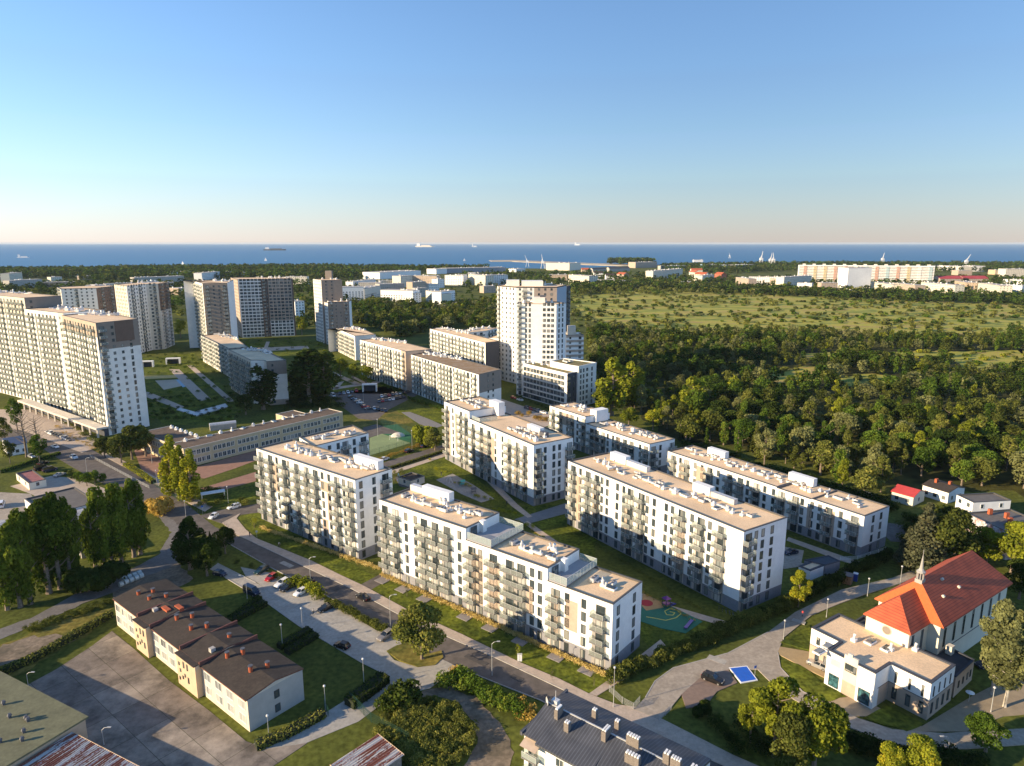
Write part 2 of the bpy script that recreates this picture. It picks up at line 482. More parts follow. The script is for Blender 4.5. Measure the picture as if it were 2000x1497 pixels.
def vents(B, p0, t, n_in, s0, s1, d0, d1, z, count, kinds=(0, 1, 2, 3, 4, 1, 2), rnd=None, sc_=1.0):
    rnd = rnd or random.Random(int(abs(p0[0] * 7 + p0[1])))
    p0 = Vector((p0[0], p0[1], 0))
    for i in range(count):
        s = s0 + (s1 - s0) * (i + rnd.random() * .8) / count; d = d0 + (d1 - d0) * rnd.random()
        q = p0 + t * s + n_in * d - B.o
        link('roof_vent', vent_mesh(rnd.choice(kinds)), B.root, (q.x, q.y, z), atan2(t.y, t.x) + rnd.choice((0, pi / 2, 0, pi)), scale=sc_ * rnd.uniform(.75, 1.15))

def flat_roof(B, poly, z, m=None, cap=None, par=.35, pw=.35):
    """gravel roof inside a low parapet with a dark metal cap"""
    m = m or M_GRAVEL; cap = cap or M_CAP
    lp = B.lp(poly); n = len(lp)
    area = sum(lp[i][0] * lp[(i + 1) % n][1] - lp[(i + 1) % n][0] * lp[i][1] for i in range(n))
    if area < 0: lp = list(reversed(lp))
    def inset(d):
        out = []
        for i in range(n):
            a, b_, c = Vector(lp[i - 1]), Vector(lp[i]), Vector(lp[(i + 1) % n])
            e1 = (b_ - a).normalized(); e2 = (c - b_).normalized(); n1 = Vector((-e1.y, e1.x)); n2 = Vector((-e2.y, e2.x))
            bis = (n1 + n2); k = d / max(.3, (1 + n1.dot(n2))) ; out.append(b_ + bis * k)
        return out
    i_ = inset(pw); o_ = inset(-.05)
    B.roof.quad([(p.x, p.y, z - par) for p in i_], m)
    for k in range(n):
        a, b_ = i_[k], i_[(k + 1) % n]; c, d = o_[(k + 1) % n], o_[k]
        B.roof.quad([(d.x, d.y, z + .06), (c.x, c.y, z + .06), (b_.x, b_.y, z + .06), (a.x, a.y, z + .06)], cap)
        B.roof.quad([(b_.x, b_.y, z - par), (a.x, a.y, z - par), (a.x, a.y, z + .06), (b_.x, b_.y, z + .06)][::1], cap)
        B.roof.quad([(d.x, d.y, z - .14), (c.x, c.y, z - .14), (c.x, c.y, z + .06), (d.x, d.y, z + .06)], cap)

def glass_fence(B, pts, z, h=1.3, name='terrace_railing', closed=False):
    b = MB(); pts = [Vector((p[0] - B.o.x, p[1] - B.o.y, 0)) for p in pts]
    seq = list(zip(pts[:-1], pts[1:])) + ([(pts[-1], pts[0])] if closed else [])
    for a, c in seq:
        d = c - a; t = d.normalized(); M = Matrix.Translation(a + Vector((0, 0, z))) @ Matrix.Rotation(atan2(t.y, t.x), 4, 'Z')
        b.box(.02, d.length - .02, -.012, .012, .05, h, M_RAILW, M); b.box(0, d.length, -.03, .03, h, h + .05, M_METAL, M)
        k = max(1, int(d.length / 1.3))
        for i in range(k + 1): b.box(d.length * i / k - .025, d.length * i / k + .025, -.04, -.013, 0, h, M_METAL, M)
    return b.build(name, B.root)
# ------------------------------------------------------------------ ground, sea, fields
M_GRASS = mat('grass_ground', (0.13, 0.14, 0.025), noise=0.3, nscale=0.035, col2=(0.065, 0.08, 0.018), n2=(0.9, 0.35), rough=1.0, spec=0.1)
M_LAWN = mat('lawn', (0.15, 0.17, 0.02), nscale=0.16, col2=(0.055, 0.075, 0.013), n2=(1.1, 0.5), rough=1.0, spec=0.1)
M_ROUGH = mat('rough_grass', (0.26, 0.20, 0.05), nscale=0.09, col2=(0.08, 0.095, 0.022), n2=(1.0, 0.35), rough=1.0, spec=0.1)
def meadow_mat():
    m = bpy.data.materials.new('meadow_grass'); m.use_nodes = True; N = m.node_tree.nodes; L = m.node_tree.links; b = N['Principled BSDF']; b.inputs['Roughness'].default_value = 1; b.inputs['Specular IOR Level'].default_value = .1
    g = N.new('ShaderNodeNewGeometry'); mp = N.new('ShaderNodeMapping'); mp.inputs['Scale'].default_value = (.35, 1, 1); L.new(g.outputs['Position'], mp.inputs[0])
    nz = N.new('ShaderNodeTexNoise'); nz.inputs['Scale'].default_value = .03; nz.inputs['Detail'].default_value = 12; nz.inputs['Roughness'].default_value = .72; nz.inputs['Distortion'].default_value = .6; L.new(mp.outputs[0], nz.inputs['Vector'])
    rp = N.new('ShaderNodeValToRGB'); e = rp.color_ramp.elements; e[0].position = .36; e[0].color = (.07, .10, .03, 1); e[1].position = .68; e[1].color = (.62, .50, .13, 1)
    for p_, c_ in ((.45, (.26, .28, .06, 1)), (.52, (.42, .38, .07, 1)), (.58, (.34, .24, .10, 1)), (.62, (.44, .42, .09, 1))): x = e.new(p_); x.color = c_
    L.new(nz.outputs['Fac'], rp.inputs['Fac']); L.new(rp.outputs['Color'], b.inputs['Base Color']); return m
M_MEADOW = meadow_mat(); _old_meadow = mat('meadow_grass', (0.66, 0.55, 0.12), nscale=0.012, col2=(0.34, 0.33, 0.07), n2=(0.05, 0.3), rough=1.0, spec=0.1)
M_WOODFLOOR = mat('wood_floor', (0.09, 0.085, 0.022), nscale=0.02, col2=(0.025, 0.032, 0.012), n2=(0.2, 0.4), rough=1.0, spec=0.1)
M_ASPH = mat('asphalt', (0.125, 0.105, 0.09), noise=0.12, nscale=0.25, n2=(0.5, 0.16), rough=0.9)
M_PAVE = mat('paving', (0.46, 0.37, 0.29), noise=0.10, nscale=0.5, n2=(2.5, 0.10), rough=0.9)
M_COBBLE = mat('pale_cobbles', (0.36, 0.305, 0.24), noise=0.12, nscale=0.3, n2=(1.5, 0.15), rough=0.9)
M_LOT = mat('lot_concrete', (0.38, 0.35, 0.30), noise=0.10, nscale=0.2, n2=(1.2, 0.14), rough=0.9)
M_DIRT = mat('dirt', (0.26, 0.20, 0.14), nscale=0.18, col2=(0.13, 0.105, 0.07), n2=(1.2, 0.3), rough=1.0)
M_SAND = mat('sand', (0.45, 0.38, 0.28), noise=0.15, nscale=0.02, rough=1.0)
M_RED = mat('red_paving', (0.30, 0.165, 0.115), noise=0.12, nscale=0.5, rough=0.95)

def slab_yard():
    """old concrete yard: big cast slabs of different greys with weedy joints and stains"""
    m = bpy.data.materials.new('yard_slabs'); m.use_nodes = True; N = m.node_tree.nodes; L = m.node_tree.links; b = N['Principled BSDF']
    b.inputs['Roughness'].default_value = .92
    g = N.new('ShaderNodeNewGeometry'); mp = N.new('ShaderNodeMapping'); mp.inputs['Rotation'].default_value = (0, 0, radians(38))
    L.new(g.outputs['Position'], mp.inputs[0])
    br = N.new('ShaderNodeTexBrick'); br.offset = .0; br.inputs['Scale'].default_value = 1.0
    br.inputs['Color1'].default_value = (.30, .25, .195, 1); br.inputs['Color2'].default_value = (.19, .155, .125, 1); br.inputs['Mortar'].default_value = (.10, .09, .055, 1)
    br.inputs['Brick Width'].default_value = 9.5; br.inputs['Row Height'].default_value = 6.3; br.inputs['Mortar Size'].default_value = .06
    L.new(mp.outputs[0], br.inputs['Vector'])
    nz = N.new('ShaderNodeTexNoise'); nz.inputs['Scale'].default_value = .16; nz.inputs['Detail'].default_value = 8; nz.inputs['Roughness'].default_value = .7
    L.new(g.outputs['Position'], nz.inputs['Vector'])
    mr = N.new('ShaderNodeMapRange'); mr.inputs['From Min'].default_value = .35; mr.inputs['From Max'].default_value = .65; mr.inputs['To Min'].default_value = .42; mr.inputs['To Max'].default_value = 1.4
    L.new(nz.outputs['Fac'], mr.inputs['Value'])
    mx = N.new('ShaderNodeVectorMath'); mx.operation = 'SCALE'; L.new(br.outputs['Color'], mx.inputs[0]); L.new(mr.outputs['Result'], mx.inputs['Scale'])
    L.new(mx.outputs['Vector'], b.inputs['Base Color']); MATS['yard_slabs'] = m
    return m

def sea_mat():
    m = bpy.data.materials.new('sea_water'); m.use_nodes = True; N = m.node_tree.nodes; L = m.node_tree.links; b = N['Principled BSDF']
    b.inputs['Base Color'].default_value = (.008, .125, .27, 1); b.inputs['Roughness'].default_value = .4; b.inputs['Specular IOR Level'].default_value = .22
    g = N.new('ShaderNodeNewGeometry'); nz = N.new('ShaderNodeTexNoise'); nz.inputs['Scale'].default_value = .012; nz.inputs['Detail'].default_value = 6
    mp = N.new('ShaderNodeMapping'); mp.inputs['Scale'].default_value = (.6, 1.5, 1); L.new(g.outputs['Position'], mp.inputs[0]); L.new(mp.outputs[0], nz.inputs['Vector'])
    bp = N.new('ShaderNodeBump'); bp.inputs['Strength'].default_value = .5; bp.inputs['Distance'].default_value = 8.0
    L.new(nz.outputs['Fac'], bp.inputs['Height']); L.new(bp.outputs['Normal'], b.inputs['Normal'])
    MATS['sea_water'] = m
    return m

b = MB(); R_ = 3600.0
coast = [(-9000, -2000), (9000, -2000), (9000, 2600)] + [tuple(G(x, y))[:2] for x, y in
        [(2300, 516), (2000, 515), (1700, 513.5), (1480, 514), (1330, 513), (1285, 518), (1230, 519), (1180, 522), (1130, 524.5), (1060, 525), (990, 524), (950, 522), (900, 522), (830, 524), (700, 522), (560, 521), (420, 522), (300, 524), (150, 527), (0, 530), (-300, 534)]] + [(-9000, 2400)]
b.prism(coast, -3.0, 0.0, M_GRASS)
ground = b.build('ground'); ground['kind'] = 'structure'
b = MB(); b.prism([(-40000, 500), (40000, 500), (40000, 45000), (-40000, 45000)], -4.0, -1.6, sea_mat()); sea = b.build('sea'); sea['kind'] = 'structure'
# sand bar and breakwater off the harbour
for pts in ([(955, 509), (1000, 508.3), (1080, 511.5), (1170, 515), (1240, 517), (1285, 519), (1230, 520), (1150, 517.5), (1060, 514), (1000, 511), (960, 511)],):
    o = sheet('sand_spit', gpoly(pts, 0), 0.6, M_SAND, thick=2.5)

meadow = sheet('meadow', gpoly([(1125, 580), (1250, 568), (1500, 574), (1750, 585), (2050, 600), (2060, 640), (1900, 660), (1600, 655), (1450, 650), (1280, 655), (1190, 640), (1130, 610)]), 0.02, M_MEADOW)
for q in ([(1490, 722), (1600, 716), (1610, 742), (1520, 752)], [(1620, 738), (1720, 730), (1770, 748), (1650, 758)], [(1840, 690), (2000, 680), (2010, 712), (1880, 722)], [(1700, 690), (1840, 684), (1840, 694), (1700, 702)], [(1560, 690), (1640, 688), (1640, 696), (1560, 700)]): sheet('meadow_clearing', gpoly(q), .06, M_MEADOW)
wood_floor = sheet('woodland_floor', gpoly([(1150, 660), (1290, 657), (1600, 658), (2060, 650), (2300, 760), (2500, 960), (2080, 1010), (1990, 960), (1750, 960), (1600, 915), (1420, 870), (1320, 865), (1240, 800), (1160, 790)]), 0.03, M_WOODFLOOR)

# ------------------------------------------------------------------ roads and paving (px measured on the ground)
Y = lambda pts, name, m, z, **k: sheet(name, gpoly(pts), z, m, **k)
up = [(-60, 800), (60, 822), (150, 862), (200, 890), (290, 938), (352, 975), (420, 1030), (494, 1060), (608, 1113.5), (689, 1151.5), (781, 1202), (796, 1209), (880, 1247), (958, 1281), (1060, 1329), (1150, 1372), (1240, 1420), (1420, 1500), (1560, 1560)]
dn = [(-60, 860), (60, 862), (128, 905), (180, 935), (240, 962), (300, 992), (350, 1030), (400, 1045), (451, 1065), (532, 1111), (628, 1159), (705, 1202), (763, 1230), (800, 1255), (868, 1300), (910, 1311), (1000, 1347), (1054, 1368), (1140, 1412), (1220, 1470), (1300, 1540)]
Y(up + dn[::-1], 'road', M_ASPH, .04)
walk_up = [(352, 960), (400, 1000), (450, 1010), (501, 1052.5), (608, 1096), (664, 1123.6), (712, 1146), (796, 1192), (880, 1230), (900, 1239), (1018, 1296), (1090, 1326), (1150, 1356), (1204, 1377), (1249, 1383), (1430, 1475), (1600, 1550)]
walk_dn = [(494, 1060.5), (608, 1114), (689, 1152), (781, 1202.5), (880, 1247.5), (958, 1281.5), (1060, 1329.5), (1150, 1372.5), (1240, 1420.5), (1420, 1500), (1560, 1560)]
Y([(501, 1052.5)] + walk_up[4:] + walk_dn[::-1], 'pavement', M_PAVE, .15)
Y([(190, 872), (230, 895), (290, 925), (350, 958), (415, 990), (400, 1000), (352, 975), (290, 938), (200, 890)], 'pavement', M_PAVE, .14)
Y([(434, 1022), (470, 1003), (462, 1013), (480, 1035), (501, 1052.5), (494, 1060), (460, 1045)], 'pavement', M_PAVE, .14)
# side street going up-right past the playing field
Y([(390, 1008), (430, 997), (500, 985), (700, 925), (760, 900), (870, 868), (960, 846), (1040, 826), (1060, 836), (960, 862), (880, 884), (800, 905), (700, 945), (520, 1000), (470, 1006), (436, 1024)], 'side_street', M_ASPH, .06)
Y([(760, 921), (870, 886), (960, 862), (1050, 838), (1052, 842), (960, 867), (870, 892), (765, 927)], 'footpath', M_PAVE, .08)
# street behind, beside the white block with terraces
Y([(975, 778), (1010, 790), (1080, 812), (1110, 822), (1060, 835), (1000, 815), (960, 800), (900, 770), (930, 765)], 'courtyard_road', M_PAVE, .05)
# parking lot by the main road
Y([(425, 1101), (500, 1139), (545, 1160), (610, 1185), (664, 1216), (730, 1248), (781, 1262), (755, 1273), (770, 1290), (816, 1304), (857, 1285), (910, 1311), (867, 1325), (840, 1345), (760, 1365), (700, 1352), (755, 1319), (705, 1294), (621, 1245), (583, 1222.6), (512, 1172), (440, 1129), (410, 1112)], 'parking_lot', M_LOT, .06)
Y([(470, 1108), (540, 1122), (600, 1150), (660, 1186), (735, 1232), (790, 1248), (781, 1264), (730, 1250), (664, 1218), (600, 1188), (540, 1160), (480, 1126)], 'parking_bays', M_LOT, .065)
# way to the old yard, and the yard itself
Y([(700, 1352), (760, 1365), (700, 1410), (590, 1455), (480, 1500), (380, 1560), (200, 1560), (300, 1500), (480, 1460), (560, 1425), (640, 1390)], 'yard_road', M_LOT, .05)
M_YARD = slab_yard()
Y([(219, 1233), (255, 1262), (330, 1330), (410, 1390), (480, 1448), (520, 1464), (600, 1452), (470, 1540), (380, 1600), (100, 1700), (-150, 1560), (0, 1370), (60, 1335), (110, 1308), (180, 1262)], 'concrete_yard', M_YARD, .06)
# tracks on the left under the poplars
Y([(-80, 1260), (0, 1228), (60, 1208), (120, 1175), (180, 1140), (240, 1120), (310, 1085), (335, 1040), (300, 1000), (330, 1010), (372, 1045), (360, 1085), (330, 1110), (270, 1130), (215, 1160), (160, 1180), (90, 1212), (0, 1250), (-60, 1290)], 'track', mat('track_asphalt', (.17, .155, .14), noise=.15, nscale=.3, n2=(1.5, .15)), .05)
Y([(215, 1160), (270, 1130), (330, 1085), (380, 1130), (345, 1150), (280, 1160), (225, 1170)], 'bare_earth', M_DIRT, .04)
Y([(-60, 1300), (0, 1262), (90, 1222), (160, 1200), (215, 1190), (180, 1235), (100, 1285), (20, 1325), (-60, 1370)], 'rough_field', M_ROUGH, .03)
Y([(0, 1262), (60, 1244), (120, 1240), (150, 1252), (90, 1275), (0, 1300)], 'bare_earth', M_DIRT, .045)
# dirt loop by the bushes
Y([(845, 1345), (880, 1340), (930, 1362), (985, 1420), (1000, 1470), (980, 1540), (860, 1560), (905, 1500), (930, 1455), (925, 1405), (890, 1370), (850, 1360), (760, 1366), (800, 1352)], 'dirt_path', M_DIRT, .045)
# square and lane right of the stepped block
Y([(1237, 1387), (1261, 1363), (1279, 1332), (1315, 1306), (1422, 1277), (1500, 1236), (1553, 1197), (1643, 1153), (1743, 1130), (1795, 1110), (1830, 1108), (1760, 1140), (1690, 1162), (1640, 1180), (1585, 1203), (1530, 1247), (1519, 1276), (1524, 1305), (1567, 1352), (1614, 1375), (1678, 1405), (1743, 1426), (1845, 1434), (1883, 1431), (2080, 1420), (2080, 1450), (1889, 1464), (1801, 1464), (1728, 1449), (1638, 1414), (1553, 1369), (1515, 1343), (1497, 1326), (1480, 1309), (1422, 1309), (1365, 1327), (1331, 1358), (1310, 1384), (1287, 1407)], 'lane', M_COBBLE, .17)
Y([(1331, 1358), (1365, 1327), (1422, 1309), (1440, 1335), (1400, 1352), (1380, 1378), (1340, 1385)], 'parking_bays', mat('brick_bays', (.24, .17, .13), noise=.1, nscale=1), .165)
blue = Y([(1426, 1307), (1458, 1303.5), (1477, 1329), (1448, 1334)], 'parking_bay_marking', mat('blue_paint', (.015, .12, .55), rough=.6, noise=.06, nscale=1.0), .19)
Y([(1423, 1305.5), (1459, 1302), (1480, 1330), (1447, 1336)], 'parking_bay_border', M_WHITE, .180)
Y([(1510, 1262), (1585, 1275), (1620, 1330), (1560, 1300), (1522, 1280)], 'footpath', mat('yellow_paving', (.40, .29, .15), noise=.08, nscale=1), .16)
Y([(1560, 1362), (1640, 1345), (1720, 1385), (1800, 1420), (1900, 1360), (1960, 1330), (2080, 1310), (2080, 1390), (1960, 1400), (1885, 1430), (1780, 1430), (1690, 1400), (1660, 1400), (1620, 1382)], 'forecourt', mat('forecourt_paving', (.33, .26, .17), noise=.1, nscale=.6), .12)
Y([(1685, 1404), (1735, 1378), (1806, 1418), (1770, 1430)], 'lawn', M_LAWN, .19)
Y([(1525, 1290), (1560, 1298), (1617, 1342), (1655, 1362), (1615, 1372), (1570, 1350), (1528, 1305)], 'lawn', M_LAWN, .19)
Y([(1524, 1256), (1580, 1222), (1590, 1240), (1582, 1272)], 'lawn', M_LAWN, .20)
# lawns and paths between the white blocks
Y([(466, 1012), (500, 1000), (740, 1130), (700, 1145), (608, 1095), (501, 1050)], 'lawn', M_LAWN, .05)
Y([(710, 1140), (760, 1115), (1200, 1330), (1150, 1354), (900, 1237), (796, 1190)], 'lawn', M_LAWN, .05)
Y([(1150, 1356), (1195, 1324), (1290, 1250), (1300, 1262), (1215, 1330), (1166, 1360)], 'footpath', M_PAVE, .10)
Y([(700, 1145), (775, 1105), (790, 1115), (720, 1155)], 'driveway', M_ASPH, .07)
Y([(790, 925), (860, 880), (1000, 990), (1100, 985), (1170, 960), (1160, 1100), (1290, 1190), (1420, 1210), (1280, 1280), (1190, 1160), (1060, 1040), (1000, 1010), (900, 950)], 'lawn', M_LAWN, .045)
Y([(1005, 1015), (1100, 985), (1180, 965), (1170, 975), (1108, 1003), (1030, 1024)], 'driveway', mat('grey_paving', (.20, .20, .20), noise=.1, nscale=.6), .09)
Y([(960, 935), (1010, 985), (1040, 1010), (1030, 1012), (1000, 990), (950, 940)], 'footpath', M_PAVE, .10)
Y([(1030, 1018), (1120, 1080), (1280, 1175), (1420, 1215), (1408, 1222), (1270, 1183), (1110, 1086), (1022, 1022)], 'footpath', M_PAVE, .10)
Y([(1540, 1050), (1640, 1085), (1700, 1105), (1690, 1110), (1630, 1092), (1536, 1056)], 'footpath', M_PAVE, .10)
Y([(1530, 1068), (1570, 1076), (1565, 1100), (1580, 1105), (1530, 1112)], 'driveway', M_COBBLE, .08)
Y([(1120, 1095), (1200, 1145), (1300, 1190), (1250, 1200), (1110, 1110)], 'flower_border', M_ROUGH, .09)
Y([(1722, 1020), (1790, 1030), (1800, 1062), (1740, 1058), (1726, 1045)], 'driveway', M_ASPH, .08)

for s_, e_, w_ in (((700, 1151), (1170, 1366), 0),):
    pass
exec_kerb = MB()
def kerb(pts, h=.14, w=.18, name='kerb'):
    c = [G(*p) for p in pts]; b = MB()
    for a, d in zip(c[:-1], c[1:]):
        t = (d - a); Lk = t.length; t.normalize(); M = Matrix.Translation(a) @ Matrix.Rotation(atan2(t.y, t.x), 4, 'Z')
        b.box(0, Lk, -w / 2, w / 2, -.1, h + .02, M_CONC, M)
    o = b.build(name); o['kind'] = 'structure'
kerb([(494, 1060.2), (608, 1113.7), (689, 1151.7), (781, 1202.2), (880, 1247.2), (958, 1281.2), (1060, 1329.2), (1150, 1372.2), (1240, 1420.2)], h=.15)
kerb([(451, 1065), (532, 1111), (628, 1159), (705, 1202), (763, 1230)])
kerb([(910, 1311), (1000, 1347), (1054, 1368), (1140, 1412)])
kerb([(425, 1101), (500, 1139)]); kerb([(440, 1129), (512, 1172), (583, 1222.6), (621, 1245), (705, 1294), (755, 1319)])
kerb([(1519, 1276), (1524, 1305), (1567, 1352), (1614, 1375)], h=.2); kerb([(1261, 1363), (1279, 1332), (1315, 1306), (1422, 1277), (1500, 1236)], h=.2)
rp_ = random.Random(3)
M_PATCH = mat('new_asphalt', (.075, .066, .06), noise=.1, nscale=.8); M_DRY = mat('dry_grass', (.30, .24, .09), noise=.25, nscale=.6, rough=1); M_SOIL = mat('dark_soil', (.10, .075, .04), noise=.3, nscale=.8, rough=1)
for x, y, L_, w_ in ((560, 1103, 5, 1.6), (655, 1150, 3, 2), (735, 1192, 9, 1.2), (835, 1240, 4, 2.2), (930, 1290, 6, 1.5), (1010, 1325, 3, 1.4), (440, 1040, 4, 2), (330, 985, 5, 1.5), (640, 1215, 4, 2.5), (560, 1170, 6, 1.2), (1400, 1290, 4, 1.8), (1560, 1215, 3, 1.4)):
    g = G(x, y); a_ = radians(-37); u_ = Vector((cos(a_), sin(a_))); v_ = Vector((-u_.y, u_.x)); c_ = Vector((g.x, g.y)); zz_ = .19 if x > 1300 else .075
    sheet('road_patch', [c_ - u_ * L_ / 2 - v_ * w_ / 2, c_ + u_ * L_ / 2 - v_ * w_ / 2, c_ + u_ * L_ / 2 + v_ * w_ / 2, c_ - u_ * L_ / 2 + v_ * w_ / 2], zz_, M_PATCH if x < 1300 and not 540 < x < 650 else M_LOT)
M_LINE = mat('worn_line', (.42, .40, .36), noise=.3, nscale=3)
for i in range(16):
    a_ = G(486 + i * 15.6, 1122 + i * 8.0); d_ = (G(476 + i * 15.6, 1128 + i * 8.0) - a_).normalized(); n_ = Vector((-d_.y, d_.x, 0)) * .06
    sheet('bay_line', [a_ - n_, a_ + d_ * 4.6 - n_, a_ + d_ * 4.6 + n_, a_ + n_], .078, M_LINE)
# tree island in the lot mouth
Y([(755, 1273), (775, 1262), (800, 1256), (840, 1278), (862, 1272), (866, 1285), (850, 1300), (816, 1304), (780, 1292)], 'tree_island', M_ROUGH, .20)

# ------------------------------------------------------------------ the six white residential blocks
def block(name, label, p0, p1, p2, H, floors, front, gable, volumes=None, plinth=3.1, mats=(None, None), group='white apartment blocks with tan roofs', extra=None, wall=None, back_cols=None):
    """p0,p1 front roof corners, p2 far gable corner (world x, y). volumes: [(s0, s1, z)] along the front for stepped roofs"""
    p0, p1, p2 = [Vector((q[0], q[1])) for q in (p0, p1, p2)]
    dv = p2 - p1; B = Bld(name, label, 'apartment block', p0, group)
    t = (p1 - p0).normalized(); L_ = (p1 - p0).length; B.t = t; B.dv = dv; B.Lg = L_; B.p0 = p0; B.p1 = p1; B.p2 = p2; B.nin = dv.normalized()
    vols = volumes or [(0, L_, H)]
    wall = wall or M_WHITE
    for s0, s1, z in vols:
        a, b_ = p0 + t * s0, p0 + t * s1
        poly = [a, b_, b_ + dv, a + dv]
        B.wall.prism(B.lp(poly), plinth, z - .02, wall, top=False); B.wall.prism(B.lp(poly), -.3, plinth, M_PLINTH, top=False)
        flat_roof(B, poly, z)
    B.zat = lambda s: next((z for a, b_, z in vols if a - .01 <= s <= b_ + .01), H)
    return B

D_p0, D_p1, D_p2 = G(1109.7, 899.9, 21.6), G(1453, 1038.6, 21.6), G(1538, 1010.5, 21.6)
B4 = block('apartment_block', 'long seven-storey white block in the middle right, unbroken flat tan roof seen end to end', D_p0, D_p1, D_p2, 21.6, 7, None, None)
zc = lambda ox, s, lst: [(ox + x / s, k) for x, k in lst]
S6 = 6.2375
front = zc(1060, S6, [(370, 'B'), (462, 'w'), (550, 'B'), (655, 'B'), (725, 'w'), (790, 'w'), (913, 'w'), (990, 'w'), (1065, 'B'), (1200, 'B'), (1278, 'w'), (1362, 'w'), (1508, 'w'), (1585, 'w'), (1690, 'B')]) + zc(1260, S6, [(575, 'w'), (675, 'B'), (792, 'w'), (925, 'B')])
cs = cols_px(D_p0, D_p1, 20, front)
facade(B4, D_p0, D_p1, 21.6, 7, cs, zstep=3.0)
facade(B4, D_p1, D_p2, 21.6, 7, cols_px(D_p1, D_p2, 20, zc(1260, S6, [(1255, 'B'), (1355, 'w'), (1438, 'w'), (1550, 'w')])), zstep=3.0)
ends = [c[0] for c in cs]
for a, z0, z1 in ((4.2, 3.1, 17.8), (12.2, 3.1, 17.8), (26.0, 3.1, 14.5), (46.5, 3.1, 15.0)):
    panel(B4, D_p0, D_p1, a, a + 2.0, z0, z1, M_BEIGE)
B4.wall.box(0, 0, 0, 0, 0, 0, M_WHITE)
vents(B4, D_p0, Vector((*B4.t, 0)), Vector((*B4.nin, 0)), 3, B4.Lg - 5, 6.0, 9.5, 21.3, 34)

A_p0, A_p1, A_p2 = G(500.3, 875.3, 24.6), G(693.2, 937.8, 24.6), G(765.4, 915.4, 24.6)
B1 = block('apartment_block', 'white block with an L-shaped tan roof, leftmost of the white blocks, beside the junction', A_p0, A_p1, A_p2, 24.6, 8, None, None)
front = zc(480, S6, [(175, 'B'), (290, 'B'), (375, 'w'), (460, 'B'), (515, 'w'), (610, 'B'), (730, 'B'), (840, 'B'), (930, 'w'), (1010, 'w'), (1100, 'B'), (1190, 'w'), (1265, 'B')])
facade(B1, A_p0, A_p1, 24.6, 8, cols_px(A_p0, A_p1, 23, front), zstep=3.0)
facade(B1, A_p1, A_p2, 24.6, 8, cols_px(A_p1, A_p2, 23, zc(480, S6, [(1400, 'w'), (1560, 'w'), (1690, 'B')])), zstep=3.0)
for a, b_, z0, z1 in ((8.5, 11.2, 12, 21.3), (33.5, 38.5, 17.9, 21), (33.5, 36.2, 3.1, 9), (36.4, 38.2, 9, 17.8)):
    panel(B1, A_p0, A_p1, a, b_, z0, z1, M_BEIGE)
# the wing behind
w_in = G(616, 871, 24.6); w_a = G(719.7, 846, 24.6); w_b = G(687, 829.5, 24.6)
w_b = w_a + (w_b - w_a) * 0.95
wing = [w_in, w_a, w_b, w_b + (w_in - w_a) * 1.25]
tA = (A_p1 - A_p0).normalized(); nA = (A_p2 - A_p1).normalized()
wl0 = w_in - nA * 1.0
poly = [w_in - nA * .6, w_a, w_b, w_in + (w_b - w_a) - nA * .6]
B1.wall.prism(B1.lp(poly), -.3, 24.58, M_WHITE, top=False); flat_roof(B1, poly, 24.61)
facade(B1, w_in, w_a, 24.6, 8, cols_px(w_in, w_a, 23, zc(480, S6, [(1020, 'S'), (1125, 'w'), (1205, 'B'), (1320, 'w'), (1425, 'B')])), zstep=3.0)
facade(B1, w_a, w_b, 24.6, 8, [(3.5, 'w'), (8, 'w')], zstep=3.0)
vents(B1, A_p0, tA, nA, 6, 46, 5.5, 10, 24.3, 26)
dW = (w_a - w_in).normalized(); vents(B1, w_in, dW, (w_b - w_a).normalized(), 2, 18, 3, 9, 24.35, 12)
b = MB(); M = Matrix.Translation(A_p0 + tA * 36 + nA * 10.2 - B1.o + Vector((0, 0, -.2))) @ Matrix.Rotation(atan2(tA.y, tA.x), 4, 'Z')
M.translation.z = 24.3; b.box(0, 11, 0, 2.2, 0, 2.6, M_WHITE, M); b.build('stair_head', B1.root)

C_p0, C_p1, C_p2 = Vector((-36.0, 174.3)), Vector((21.1, 130.1)), Vector((29.5, 139.6))
C_p2 = C_p1 + Vector((.632, .775)) * 12.6
C_L = (C_p1 - C_p0).length
B3 = block('apartment_block', 'white apartment block stepping down in three levels towards the right, with two glass-fenced roof terraces', C_p0, C_p1, C_p2, 22, 7, None, None,
           volumes=[(0, 31.3, 22.0), (31.3, 55.6, 19.0), (55.6, C_L, 16.0)])
V3 = lambda v: Vector((v[0], v[1], 0))
front = zc(720, S6, [(190, 'B'), (320, 'B'), (452, 'w'), (567, 'w'), (665, 'B'), (800, 'B'), (945, 'B'), (1105, 'w'), (1250, 'B'), (1360, 'w'), (1510, 'B'), (1710, 'B'), (1850, 'B')]) + zc(960, S6, [(495, 'w'), (592, 'w'), (770, 'B'), (922, 'w'), (1125, 'w'), (1320, 'B')])
zz = lambda s: 22 if s < 31.3 else 19 if s < 55.6 else 16
cc = [c for c in cols_px(C_p0, C_p1, 20, front) if c[0] < 31] + [c for c in cols_px(C_p0, C_p1, 17, front) if 31.3 < c[0] < 55] + [c for c in cols_px(C_p0, C_p1, 14, front) if c[0] > 55.8]
facade(B3, C_p0, C_p1, zz, 7, cc, zstep=3.0)
facade(B3, C_p1, C_p2, 16, 5, cols_px(C_p1, C_p2, 14, zc(960, S6, [(1545, 'w'), (1740, 'w')])), zstep=3.0)
for a, b_, z0, z1 in ((33.0, 36.6, 3.1, 16.2), (38.5, 41.8, 3.1, 15.8), (49.8, 51.5, 6, 13), (57.4, 58.6, 4, 13), (60.5, 63.6, 6, 13.2)):
    panel(B3, C_p0, C_p1, a, b_, z0, z1, M_BEIGE)
